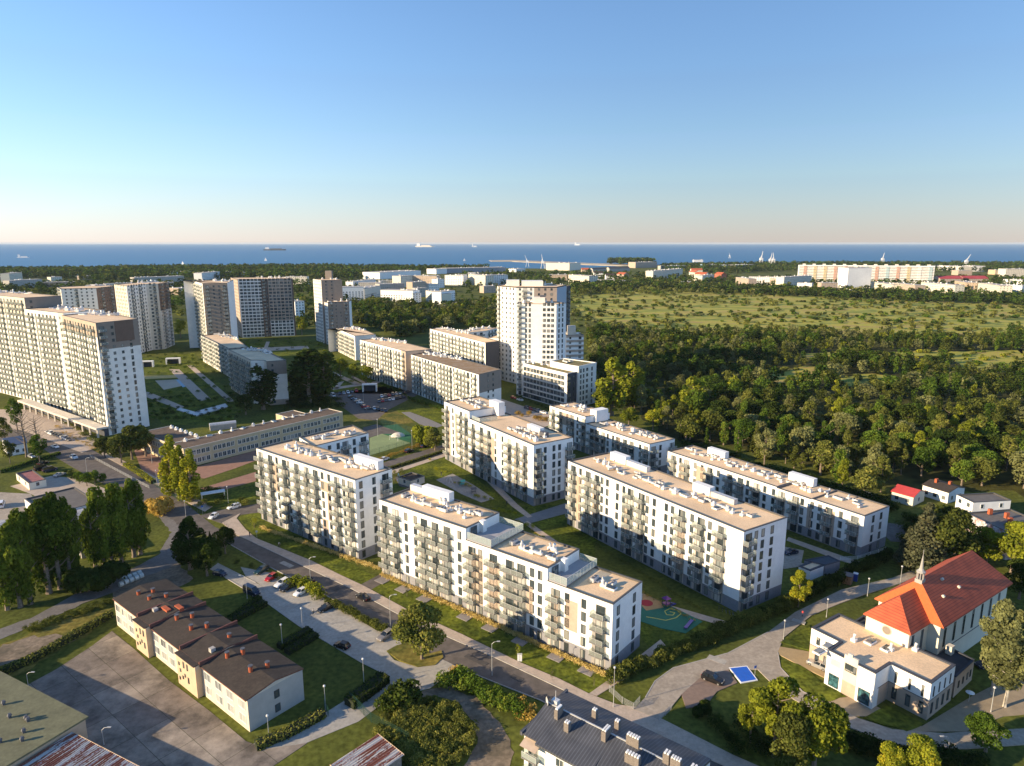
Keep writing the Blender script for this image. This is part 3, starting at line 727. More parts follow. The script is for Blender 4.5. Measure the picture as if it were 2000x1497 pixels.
tC = V3((C_p1 - C_p0).normalized()); nC = V3((C_p2 - C_p1).normalized())
for s0, s1, z in ((31.6, 39.2, 19.0), (55.9, 60.6, 16.0)):     # the two roof terraces: deck, glass fence, door and stack
    M = Matrix.Translation(V3(C_p0) + tC * s0 - B3.o) @ Matrix.Rotation(atan2(tC.y, tC.x), 4, 'Z')
    b = MB(); b.box(0, s1 - s0, -.0, 12.4, z + .08, z + .38, mat('terrace_deck', (.36, .35, .36), noise=.06, nscale=.7), M); deck = b.build('terrace_deck', B3.root)
    q = lambda s, d: V3(C_p0) + tC * s + nC * d
    glass_fence(B3, [q(s0 + .1, .05), q(s1, .05), q(s1, 12.3), q(s0 + .1, 12.3)], z + .38, 1.7)
    b = MB(); b.box(-.3, 1.0, 5.0, 6.4, z, z + 3.3, M_WHITE, M); b.build('chimney_stack', B3.root)
    B3.win.append((window_mesh(2.0, 2.2), tuple(q(s0 + .0, 2.6) - B3.o + Vector((0, 0, z + .4))), atan2(nC.y, nC.x)))
vents(B3, C_p0, tC, nC, 3, 29, 4.5, 9, 21.7, 22); vents(B3, C_p0, tC, nC, 41, 54, 4, 9, 18.7, 14); vents(B3, C_p0, tC, nC, 63, 69, 5, 10, 15.7, 7)
M = Matrix.Translation(V3(C_p0) + tC * 6 + nC * 10.2 - B3.o) @ Matrix.Rotation(atan2(tC.y, tC.x), 4, 'Z')
b = MB(); b.box(0, 10, 0, 2, 21.7, 24.3, M_WHITE, M); b.box(-5, -.05, .2, 1.8, 21.7, 23.4, M_METAL, M); b.build('stair_head', B3.root)

Bp0, Bp1, Bp2 = G(916.5, 817.7, 22.2), G(1042.4, 869.8, 22.2), G(1119.3, 854.6, 22.2)
tB = (Bp1 - Bp0).normalized(); Bs = Bp0 - tB * 20.6
B2 = block('apartment_block', 'white block with crowded balconies and a raised rear end, behind the central lawn', Bs, Bp1, Bp2, 22.2, 7, None, None, volumes=[(0, 20.6, 25.2), (20.6, (Bp1 - Bs).length, 22.2)])
front = zc(850, S6, [(140, 'B'), (215, 'w'), (310, 'b'), (372, 'B'), (460, 'B'), (560, 'B'), (650, 'B'), (735, 'w'), (820, 'w'), (900, 'B'), (1000, 'B'), (1090, 'B')])
cc = [c for c in cols_px(Bs, Bp1, 23, front) if c[0] < 20] + [c for c in cols_px(Bs, Bp1, 20, front) if c[0] > 21]
facade(B2, Bs, Bp1, lambda s: 25.2 if s < 20.6 else 22.2, 7, cc, zstep=3.0)
facade(B2, Bp1, Bp2, 22.2, 7, cols_px(Bp1, Bp2, 20, zc(850, S6, [(1255, 'B'), (1340, 'w'), (1447, 'w'), (1515, 'w'), (1630, 'B')])), zstep=3.0)
for a, b_, z0, z1 in ((3, 5.2, 3.1, 22), (9, 11, 6, 22), (31, 33, 3.1, 18), (36.5, 39, 9, 18.5), (52, 53.4, 3.1, 18), (57.8, 59, 3.1, 18)):
    panel(B2, Bs, Bp1, a, b_, z0, z1, M_BEIGE)
nB = (Bp2 - Bp1).normalized()
vents(B2, Bs, tB, nB, 3, 18, 6, 12, 24.9, 14); vents(B2, Bs, tB, nB, 42, 60, 4, 10, 21.9, 20)
M = Matrix.Translation(Bs - B2.o + Vector((0, 0, -25.2 * 0))) @ Matrix.Rotation(atan2(tB.y, tB.x), 4, 'Z'); M.translation.z = 0
b = MB(); b.box(46, 54, 10, 12, 21.9, 24.2, M_WHITE, M); b.box(55, 58, 9, 11, 21.9, 23.6, M_DMETAL, M); b.build('stair_head', B2.root)
b = MB(); b.box(17, 24, 11.5, 14.5, 22.2, 27.6, M_WHITE, M); b.build('stair_tower', B2.root)
glass_fence(B2, [Bs + tB * 21 + nB * 1, Bs + tB * 27 + nB * 1, Bs + tB * 27 + nB * 9], 21.9, 1.5)

Ep0, Ep1, Ep2 = G(1132, 827.7, 13.3), G(1268.4, 867.8, 13.3), G(1318, 857.4, 13.3)
Eu0, Eu1 = G(1073.6, 792.4, 16.3), G(1142.6, 814, 16.3)
tE = (Ep1 - Eu0).normalized(); LE = (Ep1 - Eu0).length
E0 = Vector((Eu0.x, Eu0.y, 0)); E1 = Vector((Ep1.x, Ep1.y, 0)); E2 = Vector((Ep2.x, Ep2.y, 0)); tE = (E1 - E0).normalized(); LE = (E1 - E0).length
B5 = block('apartment_block', 'low shaded white block with a taller left end, behind the other white blocks', E0, E1, E2, 13.3, 4, None, None, volumes=[(0, 25, 16.3), (25, LE, 13.3)])
front = zc(1060, S6, [(125, 'B'), (215, 'B'), (300, 'w'), (355, 'B'), (425, 'w'), (495, 'B'), (595, 'B'), (660, 'B'), (735, 'B'), (795, 'w'), (860, 'w'), (910, 'B'), (1000, 'B'), (1080, 'B'), (1190, 'w'), (1255, 'B')])
facade(B5, E0, E1, lambda s: 16.3 if s < 25 else 13.3, 4, cols_px(E0, E1, 13, front), zstep=3.1)
facade(B5, E1, E2, 13.3, 4, cols_px(E1, E2, 12, zc(1060, S6, [(1345, 'B'), (1435, 'w'), (1570, 'B')])), zstep=3.1)
nE = (E2 - E1).normalized()
for a, b_, z0, z1 in ((9, 15, 9.5, 15), (30, 33, 3, 12), (45, 47, 3, 12)): panel(B5, E0, E1, a, b_, z0, z1, M_BEIGE)
vents(B5, E0, tE, nE, 4, 22, 4, 11, 16.0, 14); vents(B5, E0, tE, nE, 30, LE - 3, 5, 10, 13.0, 26)
M = Matrix.Translation(-B5.o + E0) @ Matrix.Rotation(atan2(tE.y, tE.x), 4, 'Z')
b = MB(); b.box(22.5, 26.5, 5, 12, 13.3, 18.4, M_WHITE, M); b.build('stair_tower', B5.root)

F0, F1, F2 = G(1304.5, 881.4, 12.8), G(1688.5, 1008.3, 12.8), G(1737.4, 989, 12.8)
F0.z = F1.z = F2.z = 0
tF = (F1 - F0).normalized(); nF = (F2 - F1).normalized(); LF = (F1 - F0).length
B6 = block('apartment_block', 'long low four-storey white block, rightmost of the white blocks, along the edge of the wood', F0, F1, F2, 12.8, 4, None, None, volumes=[(0, LF * .62, 12.9), (LF * .62, LF * .78, 12.6), (LF * .78, LF, 12.8)])
front = zc(1060, S6, [(1590, 'B'), (1680, 'w'), (1750, 'B'), (1860, 'w'), (1945, 'w')]) + zc(1300, 2.857, [(245, 'B'), (295, 'w'), (355, 'B'), (415, 'B'), (460, 'w'), (505, 'B'), (555, 'w')]) + zc(1440, S6, [(445, 'w'), (535, 'B'), (705, 'B'), (795, 'w'), (915, 'w'), (1010, 'w'), (1110, 'B'), (1265, 'w'), (1425, 'B')])
facade(B6, F0, F1, 12.8, 4, cols_px(F0, F1, 11.5, front), zstep=3.05)
facade(B6, F1, F2, 12.8, 4, cols_px(F1, F2, 11.5, zc(1440, S6, [(1660, 'w'), (1755, 'w')])), zstep=3.05)
for a, b_, z0, z1 in ((6, 9, 3, 10), (14, 18, 3, 11), (38, 40, 3, 9.6), (58.0, 59.6, 3, 10), (63.5, 64.4, 3, 11), (66, 67, 3, 11)): panel(B6, F0, F1, a, b_, z0, z1, M_BEIGE)
vents(B6, F0, tF, nF, 3, LF - 4, 5, 10, 12.4, 40)
M = Matrix.Translation(F0 - B6.o) @ Matrix.Rotation(atan2(tF.y, tF.x), 4, 'Z')
b = MB(); b.box(10, 18, 10.4, 12.6, 12.4, 15, M_WHITE, M); b.build('stair_head', B6.root)
b = MB(); b.box(44, 53, 10.4, 12.6, 12.4, 15, M_WHITE, M); b.build('stair_head', B6.root)
M4 = Matrix.Translation(Vector((D_p0.x, D_p0.y, 0)) - B4.o) @ Matrix.Rotation(atan2(B4.t.y, B4.t.x), 4, 'Z')
b = MB(); b.box(6, 13, 12.6, 14.8, 21.2, 23.8, M_WHITE, M4); b.box(13.2, 22, 12.8, 14.4, 21.2, 22.9, M_METAL, M4); b.build('stair_head', B4.root)
b = MB(); b.box(40, 46, 12.6, 14.8, 21.2, 23.6, M_WHITE, M4); b.box(46.2, 54, 12.8, 14.4, 21.2, 22.7, M_METAL, M4); b.build('stair_head', B4.root)
for B_ in (B1, B2, B3, B4, B5, B6): B_.finish()
# ------------------------------------------------------------------ other buildings
def outline(name, label, cat, pts, H, floors, edges, depth=None, back=None, zstep=3.0, roof=None, group=None, cap=None, plinth=None, nvent=10, vent_z=.35, ground_gap=.0, wallm=None, maxn=100):
    """pts: visible outline left to right (world x, y); edges: one (pattern, bands) each; closed behind by `back` points or by `depth`"""
    pts = [Vector((p[0], p[1])) for p in pts]; wallm = wallm or M_WHITE
    B = Bld(name, label, cat, pts[0], group)
    if back is None:
        t = (pts[-1] - pts[0]).normalized(); n = Vector((-t.y, t.x)) * depth
        back = [pts[-1] + n, pts[0] + n]
    back = [Vector((p[0], p[1])) for p in back]
    poly = pts + back
    loop = poly + [poly[0]]
    for i in range(len(poly)):
        a, c = loop[i] - Vector(B.o[:2]), loop[i + 1] - Vector(B.o[:2])
        bands = edges[i][1] if i < len(edges) and edges[i][1] else [(-.3, H - .02, wallm)]
        for z0, z1, m in bands:
            B.wall.quad([(a.x, a.y, z0), (c.x, c.y, z0), (c.x, c.y, min(z1, H - .02)), (a.x, a.y, min(z1, H - .02))], m)
    flat_roof(B, poly, H, m=roof, cap=cap)
    for i, e in enumerate(edges):
        if i + 1 >= len(loop) or not e[0]: continue
        a, c = loop[i], loop[i + 1]; Lk = (c - a).length
        cols = e[0] if isinstance(e[0], list) else auto_cols(Lk, e[0], e[2] if len(e) > 2 else 3.6)
        facade(B, a, c, H, floors, cols, zstep=zstep)
    c_ = sum((p for p in poly), Vector((0, 0))) / len(poly)
    rnd = random.Random(int(abs(c_.x * 3 + c_.y)))
    for i in range(nvent):
        f = (i + .5) / nvent; a = pts[0].lerp(back[-1], rnd.uniform(.3, .8)); c = pts[-1].lerp(back[0], rnd.uniform(.3, .8)) if len(back) > 1 else pts[-1].lerp(back[0], .5)
        q = a.lerp(c, .04 + .92 * f); q = Vector((q.x, q.y, 0)) - B.o
        link('roof_vent', vent_mesh(rnd.choice((0, 1, 2, 3, 4))), B.root, (q.x, q.y, H - vent_z), rnd.choice((0, .6, 2.1)), scale=rnd.uniform(.9, 1.6))
    B.poly = poly
    return B
GT = 'tall housing towers left'; BAYS = False
# T1: the long tall slab in three lengths
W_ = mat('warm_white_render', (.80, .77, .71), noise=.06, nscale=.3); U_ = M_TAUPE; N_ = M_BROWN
t1 = (-191.9, 312.9); t0 = (-230.4, 348.3); t2 = (-181.8, 330.3)
gab = [(-.3, 41, W_), (41, 54, U_)]
B = outline('tower_block', 'seventeen-storey tower nearest the camera with a white gable topped in taupe', 'tower block', [t0, t1, t2], 53.8, 17, [('BwBbwBb', [(-.3, 47, W_), (47, 54, M_BEIGE)], 4.4), ([(2.2, 'B'), (7.2, 'S'), (11.2, 'S'), (15.5, 'w')], gab)], back=[(-219.5, 366)], group=GT, nvent=26, zstep=3.08)
panel(B, t1, t2, 8.5, 17.5, 44, 53.6, N_, .12); B.finish()
B = outline('tower_block', 'middle length of the long tall cream slab, ending in a tan stair strip', 'tower block', [(-270.5, 378.0), (-238.5, 357.4), (-233.0, 353.5)], 54.2, 17, [('BbwBbB', [(-.3, 54, W_)], 4.2), ([(2.0, 'S')], [(-.3, 54, M_CREAM)])], back=[(-222, 371), (-259, 396)], group=GT, nvent=18, zstep=3.1); B.finish()
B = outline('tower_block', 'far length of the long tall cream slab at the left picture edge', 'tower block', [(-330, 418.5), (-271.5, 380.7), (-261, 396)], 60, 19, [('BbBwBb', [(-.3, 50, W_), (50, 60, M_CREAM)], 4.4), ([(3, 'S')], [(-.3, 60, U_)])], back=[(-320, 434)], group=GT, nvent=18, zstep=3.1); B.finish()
# low shops along its foot
b = Bld('shop_row', 'low cream arcade of shops running along the foot of the tall slab', 'shops', (-206, 302))
for k in range(9):
    pass
ta = Vector((t0[0] - t1[0], t0[1] - t1[1])).normalized(); na = Vector((-ta.y, ta.x)) * -1
na = Vector((ta.y, -ta.x)) if Vector((ta.y, -ta.x)).dot(Vector((-1, -1))) > 0 else -Vector((ta.y, -ta.x))
q0 = Vector(t1) + na * .2; q1 = Vector((-271, 372)) + na * .2
b.wall.prism(b.lp([q0 + na * 5, q1 + na * 5, q1, q0]), 3.6, 4.5, M_CREAM, bottom=True)
for k in range(13):
    c0 = q0.lerp(q1, k / 12) + na * 4.6; b.wall.prism(b.lp([c0 + Vector((-.35, -.35)), c0 + Vector((.35, -.35)), c0 + Vector((.35, .35)), c0 + Vector((-.35, .35))]), 0, 3.6, M_CREAM, top=False)
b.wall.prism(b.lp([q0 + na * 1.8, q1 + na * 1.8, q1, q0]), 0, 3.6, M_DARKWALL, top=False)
b.finish()

B = outline('tower_block', 'shaded grey-white tower with a narrow sunlit cream edge, second tower row left', 'tower block', [(-332.4, 573.8), (-309.9, 551.8), (-307.6, 577), (-300, 582), (-304.7 + 1, 607.9)], 56, 18,
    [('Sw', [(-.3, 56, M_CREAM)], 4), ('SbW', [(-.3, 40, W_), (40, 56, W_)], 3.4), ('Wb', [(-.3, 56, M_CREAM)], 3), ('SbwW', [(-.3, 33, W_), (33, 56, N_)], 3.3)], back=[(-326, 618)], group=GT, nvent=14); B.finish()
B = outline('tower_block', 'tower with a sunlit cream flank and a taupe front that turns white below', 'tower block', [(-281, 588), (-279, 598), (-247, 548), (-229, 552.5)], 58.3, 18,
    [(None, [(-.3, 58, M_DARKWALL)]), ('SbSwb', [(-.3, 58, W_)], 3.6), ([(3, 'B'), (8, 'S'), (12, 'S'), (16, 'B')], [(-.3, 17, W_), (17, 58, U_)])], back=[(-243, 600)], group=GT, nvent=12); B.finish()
P0, P1 = Vector((-261, 654)), Vector((-213.5, 670)); tt = (P1 - P0).normalized()
gridA = [(2.6 + 3.4 * i, 'R') for i in range(6)]; gridB = [(28.8 + 3.55 * i, 'R') for i in range(6)]; mid = [(22.9, 'b'), (25.4, 'w')]
B = outline('tower_block', 'wide brown tower with a white window grid on its left half', 'tower block', [(-283, 692), P0, P1], 55.8, 17, [('wS', [(-.3, 56, M_BEIGE)], 6), (gridA + mid + gridB, [(-.3, 56, N_)])], back=[(-228, 702)], group=GT, nvent=12, zstep=3.15)
panel(B, P0, P1, .4, 20.6, 0, 55.7, W_, .02); panel(B, P0, P1, 27, 48.6, 0, 15.5, W_, .02); panel(B, P0, P1, 27, 48.6, 15.5, 55.7, M_BEIGE, .02); B.finish()
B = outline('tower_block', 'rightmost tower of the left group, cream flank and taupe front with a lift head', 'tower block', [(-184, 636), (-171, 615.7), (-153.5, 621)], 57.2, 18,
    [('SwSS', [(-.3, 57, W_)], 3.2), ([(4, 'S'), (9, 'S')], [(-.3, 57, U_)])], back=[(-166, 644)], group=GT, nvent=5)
b = MB(); M = Matrix.Translation((14, 4, 56.5)); b.box(-3, 3, -2.5, 2.5, 0, 8, U_, M); b.build('lift_head', B.root); B.finish()
B = outline('tower_block', 'lower twelve-storey taupe wing in front of the rightmost left-hand tower', 'tower block', [(-168, 612), (-163.5, 606), (-146, 612)], 38.5, 12,
    [('S', [(-.3, 38, W_)], 3), ([(3, 'b'), (7, 'S'), (11, 'S'), (15.5, 'b')], [(-.3, 38, U_)])], depth=9, group=GT, nvent=4); B.finish()
B = outline('tower_block', 'distant white and brown block behind the long tall slab', 'tower block', [(-415, 626), (-396, 602), (-371, 612), (-371.2, 642)], 50.5, 16,
    [('Sb', [(-.3, 50, W_)], 4), ('SSbS', [(-.3, 50, W_)], 4), ('SbSS', [(-.3, 50, N_)], 3.6)], back=[(-390, 660)], group=GT, nvent=12); B.finish()

GL = 'mid-rise slabs with crowded balconies'
B = outline('apartment_slab', 'left low slab beside the courtyard, tan roof crowded with vents', 'apartment block', [(-239, 520), (-190.5, 453.3), (-180, 460)], 20.3, 6, [('bSbbw', [(-.3, 20, W_)], 3.6), ('Sb', [(-.3, 20, M_CREAM)], 4)], back=[(-222, 532)], group=GL, nvent=22); B.finish()
p = [G(445, 683, 25), G(490, 704.5, 25), G(516, 704.5, 25), G(520, 707, 25), G(559, 704.5, 25)]
B = outline('apartment_slab', 'shaded low slab with a taupe-topped white gable, behind the dark trees', 'apartment block', p, 25.2, 8, [('bBwb', [(-.3, 25, M_CREAM)], 3.6), ([(3, 'S')], [(-.3, 25, W_)]), (None, [(-.3, 25, M_CREAM)]), ([(3.0, 'S')], [(-.3, 3, M_BEIGE), (3, 17.5, W_), (17.5, 25, U_)])], back=[G(506, 679.7, 25)], group=GL, nvent=18); B.finish()
B = outline('apartment_slab', 'farthest of the three sunlit beige slabs in a staggered row', 'apartment block', [G(640, 643, 19.5), (-149.6 + 1, 572), (-121.5, 522.8), (-107, 531)], 19.5, 6, [('SS', [(-.3, 8, W_), (8, 20, M_BEIGE)], 4), ('bbwb', [(-.3, 20, W_)], 3.7), (None, [(-.3, 20, W_)])], back=[(-134, 586)], group=GL, nvent=14); B.finish()
B = outline('apartment_slab', 'middle one of the three sunlit beige slabs in a staggered row', 'apartment block', [(-104.1, 462.5), (-68.5, 416.5), (-65, 411.0), (-50, 420)], 25, 8, [('bBwbb', [(-.3, 25, W_)], 3.7), ('b', [(-.3, 25, M_BEIGE)], 3), (None, [(-.3, 25, M_BEIGE)])], back=[(-89, 473)], group=GL, nvent=24); B.finish()
B = outline('apartment_slab', 'nearest of the three staggered beige slabs, gable half taupe half white', 'apartment block', [(-61.2, 408), (-17.1, 344.1), (-5.8, 358.5)], 23.6, 8, [('bbBwb', [(-.3, 24, W_)], 3.7), ([(7.5, 'S'), (11.5, 'S')], [(-.3, 13.6, W_), (13.6, 24, U_)])], back=[(-50, 421)], group=GL, nvent=30, zstep=2.9, roof=mat('rust_sedum', (.26, .15, .055), nscale=.3, col2=(.33, .25, .18), rough=1)); B.finish()
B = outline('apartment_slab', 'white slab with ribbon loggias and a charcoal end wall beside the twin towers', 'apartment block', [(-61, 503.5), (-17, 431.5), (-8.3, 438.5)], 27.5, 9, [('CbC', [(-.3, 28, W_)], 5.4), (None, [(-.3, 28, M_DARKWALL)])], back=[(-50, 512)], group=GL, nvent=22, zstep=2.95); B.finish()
B = outline('apartment_slab', 'curved rear wing with planted roof terraces behind the charcoal-ended slab', 'apartment block', [G(905, 652, 24), G(950, 648, 24), G(972, 642, 24)], 24.5, 8, [('CC', [(-.3, 25, W_)], 5.4), ('CC', [(-.3, 25, W_)], 5.4)], depth=14, group=GL, nvent=16); B.finish()
B = outline('apartment_slab', 'pale narrow block wedged between the charcoal wall and the front white tower', 'apartment block', [G(976, 664, 26), G(990, 668, 26), G(1008, 650, 26)], 27, 9, [(None, [(-.3, 28, W_)]), ([(3, 'b'), (8, 'b')], [(-.3, 28, M_CREAM)])], depth=8, group=GL, nvent=4); B.finish()
# twin towers in the centre
TWg = 'white towers in the centre'
B = outline('residential_tower', 'front white tower with a blank sunlit stripe and dark paired windows', 'tower block', [(2.7, 400.9), (25.9, 397.5), (32.1, 404.4)], 55, 17,
    [([(1.8, 'b'), (5.6, 'w'), (7.8, 'w'), (16.4, 'W'), (18.9, 'W'), (21.2, 'W')], [(-.3, 55, M_WHITE)]), ([(2.6, 'w'), (6.0, 'w')], [(-.3, 55, M_WHITE)])], back=[(26, 416), (4, 414)], group=TWg, nvent=4, zstep=3.12)
b = MB(); b.box(10, 17, 6, 11, 54.5, 58.2, W_); b.box(14, 17.4, 7, 10, 58.2, 59.2, M_DMETAL); b.build('lift_head', B.root); B.finish()
B = outline('residential_tower', 'rear taller white tower with a blue-grey right face and roof terraces', 'tower block', [(-9.7, 450.5), (2.6, 434.5), (14, 433.5), (28.5, 434.5), (36.0, 456)], 62.6, 20,
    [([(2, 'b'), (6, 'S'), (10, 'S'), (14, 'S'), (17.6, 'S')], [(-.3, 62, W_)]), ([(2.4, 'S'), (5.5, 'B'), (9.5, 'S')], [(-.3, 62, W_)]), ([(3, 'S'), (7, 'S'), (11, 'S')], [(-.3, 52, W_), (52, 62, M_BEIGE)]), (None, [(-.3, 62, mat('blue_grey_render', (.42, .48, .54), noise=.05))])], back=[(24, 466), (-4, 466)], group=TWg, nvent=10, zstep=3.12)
b = MB(); M = Matrix.Translation((22, 2, 0)); b.box(-6, 8, -4, 10, 62.2, 65.4, W_, M); b.box(-16, -7.5, -3, 6, 62.2, 66.0, W_, M); b.build('penthouse', B.root); B.finish()
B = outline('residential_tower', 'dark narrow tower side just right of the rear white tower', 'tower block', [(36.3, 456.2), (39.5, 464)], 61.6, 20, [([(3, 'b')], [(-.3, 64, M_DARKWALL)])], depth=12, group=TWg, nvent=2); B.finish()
B = outline('residential_tower', 'cream banded lower block at the right foot of the white towers', 'tower block', [(33.8, 421), (45, 423.5)], 33.6, 11, [([(2.6, 'S'), (9, 'W')], [(-.3 + 1.54 * i, -.3 + 1.54 * (i + 1), (M_WHITE, M_BEIGE)[i % 2]) for i in range(22)])], depth=12, group=TWg, nvent=5)
b = MB(); b.box(1, 6, 2, 7, 33.2, 39, M_CREAM); b.build('lift_head', B.root); B.finish()
M_GREENROOF = mat('planted_roof', (.12, .13, .035), nscale=.35, col2=(.26, .19, .09), n2=(1.2, .3), rough=1)
L4 = [(6.6, 395.9), (30.1, 363.9), (36.2, 369.9)]
B = outline('apartment_slab', 'white grid-fronted block with dark glazing and planted roof, at the foot of the front tower', 'apartment block', L4, 20.3, 6,
    [([(1.9 + 3.1 * i, 'R') for i in range(12)], [(-.3, 3, M_DARKWALL), (3, 20.3, W_)]), ([(1.8, 'R'), (5.6, 'w')], [(-.3, 20.3, M_DARKWALL)])], back=[(14, 402)], roof=M_GREENROOF, cap=M_WHITE, nvent=3, zstep=3.15, group=GL)
for f in range(7): B.wall.box(-.1, 39.8, -.55, 0, .2 + 3.15 * f, .45 + 3.15 * f, W_, Matrix.Rotation(atan2(L4[1][1] - L4[0][1], L4[1][0] - L4[0][0]), 4, 'Z'))
B.finish()
B = outline('apartment_slab', 'white corner block with planted roof and thin balcony slabs facing the wood', 'apartment block', [(33.0, 372), (36.6, 368.8), (48.0, 381.0)], 23.4, 7, [(None, None), ([(2.2, 'w'), (4.8, 'w'), (8.0, 'W'), (12.5, 'w')], [(-.3, 23.4, W_)])], back=[(30, 396), (22, 386)], roof=M_GREENROOF, cap=M_WHITE, nvent=2, zstep=3.15, group=GL); B.finish()

# school with strip windows
M_SCH = mat('ochre_render', (.52, .43, .27), noise=.08, nscale=.5); M_FELT = mat('brown_felt', (.13, .09, .062), noise=.18, nscale=.4, n2=(2, .12), rough=.95)
P0, P1 = Vector((-133.1, 264.7)), Vector((-83.6, 326.3)); tS = (P1 - P0).normalized(); nS = Vector((-tS.y, tS.x)); LS = (P1 - P0).length
B = Bld('school', 'long two-storey ochre school with brown flat roofs and white strip windows', 'school', P0)
for poly in ([P0, P1, P1 + nS * 11.5, P0 + nS * 11.5], [P0 + nS * 11.8, P0 + nS * 11.8 + tS * 13, P0 + nS * 40 + tS * 13, P0 + nS * 40], [P0 + nS * 11.8 + tS * 56, P0 + nS * 11.8 + tS * 66, P0 + nS * 22 + tS * 66, P0 + nS * 22 + tS * 56]):
    B.wall.prism(B.lp(poly), -.2, 7.98, M_SCH, top=False); flat_roof(B, poly, 8.2, m=M_FELT, cap=M_CREAM, par=.15, pw=.2)
for sgm in range(7):
    for k in range(5):
        s = 2.2 + sgm * 11.0 + k * 1.95
        if s > LS - 1: continue
        q = P0 + tS * s - Vector(B.o[:2])
        for zf in (1.2, 4.7): B.win.append((window_mesh(1.5, 1.9, frame=M_WFRAME), (q.x, q.y, zf), atan2(tS.y, tS.x)))
ws = P0 + nS * 40
for k in range(12):
    q = P0 + nS * (38 - k * 2.3) - Vector(B.o[:2])
    if k < 11:
        for zf in (1.2, 4.7): B.win.append((window_mesh(1.5, 1.9, frame=M_WFRAME), (q.x, q.y, zf), atan2(-nS.y, -nS.x)))
for k in range(14): 
    q = P0 + tS * (6 + k * 5.2) + nS * 10.6 - Vector(B.o[:2]); link('roof_vent', vent_mesh((0, 2, 4)[k % 3]), B.root, (q.x, q.y, 8.05), .3 * k)
for k in range(6):
    q = P0 + tS * 12.2 + nS * (14 + k * 4.4) - Vector(B.o[:2]); link('roof_vent', vent_mesh(0), B.root, (q.x, q.y, 8.05), 0)
B.finish()

# H: long yellow two-storey house with three roof sections
M_YEL = mat('yellow_render', (.62, .55, .44), noise=.07, nscale=.5); M_OCH = mat('orange_render', (.56, .42, .28), noise=.07, nscale=.5); M_GREYR = mat('grey_render', (.42, .40, .365), noise=.06, nscale=.5)
M_TAR = mat('tar_paper', (.046, .035, .027), noise=.16, nscale=.5, n2=(2.0, .15), rough=.95); M_REDM = mat('red_metal', (.17, .065, .045), rough=.6, noise=.15, nscale=2); M_BRICK = mat('red_brick', (.42, .10, .04), noise=.2, nscale=3)
h0, h1, h2 = Vector((-94.8, 148.5)), Vector((-49.2, 112.0)), Vector((-41.3, 120.6))
tH = (h1 - h0).normalized(); nH = Vector((-tH.y, tH.x)); LH = (h1 - h0).length; DH = 11.9; rH = atan2(tH.y, tH.x)
B = Bld('office_building', 'long yellow two-storey building with dark roofs and round red chimneys', 'building', h0)
MH = Matrix.Rotation(rH, 4, 'Z')
def gable_roof(rb, M, x0, x1, d, z, rise, m, over=.35, th=.22, trim=None):
    pr = [(-over, z), (d / 2, z + rise), (d + over, z)]
    for (ya, za), (yb, zb) in ((pr[0], pr[1]), (pr[1], pr[2])):
        c = [(x0, ya, za), (x1, ya, za), (x1, yb, zb), (x0, yb, zb)]
        top = [(p[0], p[1], p[2] + th) for p in c]
        rb.quad([M @ Vector(p) for p in top], m); rb.quad([M @ Vector(p) for p in reversed(c)], m)
        rb.quad([M @ Vector(p) for p in (c[0], c[3], top[3], top[0])], trim or m); rb.quad([M @ Vector(p) for p in (c[2], c[1], top[1], top[2])], trim or m)
    for (ya, za) in (pr[0], pr[2]):
        q = [(x0, ya, za), (x1, ya, za), (x1, ya, za + th), (x0, ya, za + th)]
        rb.quad([M @ Vector(p) for p in (q if ya < 0 else reversed(q))], trim or m)
secs = [(0, 13.6, 6.9), (13.6, 19.6, 7.2), (19.6, 33.4, 6.7), (33.4, 41.4, 7.0), (41.4, LH, 6.6)]
for i, (a, c, z) in enumerate(secs):
    stair = i in (1, 3); y0 = -1.3 if stair else 0
    m = M_OCH if stair else M_YEL
    B.wall.box(a + (.0), c, y0, DH, -.2, z, m if i < 4 else m, MH, skip=('t', 'b'))
    for sgn, xx in ((-1, a), (1, c)):
        B.wall.quad([MH @ Vector(p) for p in ((xx, y0, z), (xx, DH, z), (xx, DH / 2, z + .9))], m)
    gable_roof(B.roof, MH, a + .02, c - .02, DH, z, .9, M_TAR, over=.35 + (1.3 if stair else 0) * 0, trim=M_REDM)
    if stair:
        B.roof.box(a + .02, c - .02, -1.6, -.3, z + .02, z + .2, M_TAR, MH)
    if i > 0: B.roof.box(a - .16, a + .16, -.4, DH + .5, z + .15, z + 1.05, M_REDM, MH)
B.wall.box(LH - .02, LH + .04, 0, DH, 0, 6.7, M_GREYR, MH, skip=('l',))  # skin over the end gable, its shade put into the grey colour
for a, c in ((0, 13.6), (19.6, 33.4), (41.4, LH)):
    nwin = 4 if a > 30 else 3
    for k in range(nwin + 1 if a < 30 else 4):
        s = a + (c - a) * (k + .5) / (nwin + 1 if a < 30 else 4); q = MH @ Vector((s, 0, 0))
        for zf in (1.2, 4.2): B.win.append((window_mesh(2.3, 1.7, frame=M_WFRAME, glass=M_GLASS2), (q.x, q.y, zf), rH))
for a in (13.6, 33.4):
    for k, (sx, zz_) in enumerate(((1.0, 1.4), (2.4, 2.1), (1.5, 3.4), (3.4, 2.9), (1.1, 4.8), (3.1, 4.9), (4.6, 4.9), (4.7, 2.0))):
        q = MH @ Vector((a + sx, -1.3, 0)); B.win.append((window_mesh(.45, .55 if k < 5 else 1.2), (q.x, q.y, zz_), rH))
for zf in (1.0, 4.0):
    q = MH @ Vector((LH + .05, 6.0, 0)); B.win.append((window_mesh(1.0, 1.5), (q.x, q.y, zf), rH + pi / 2))
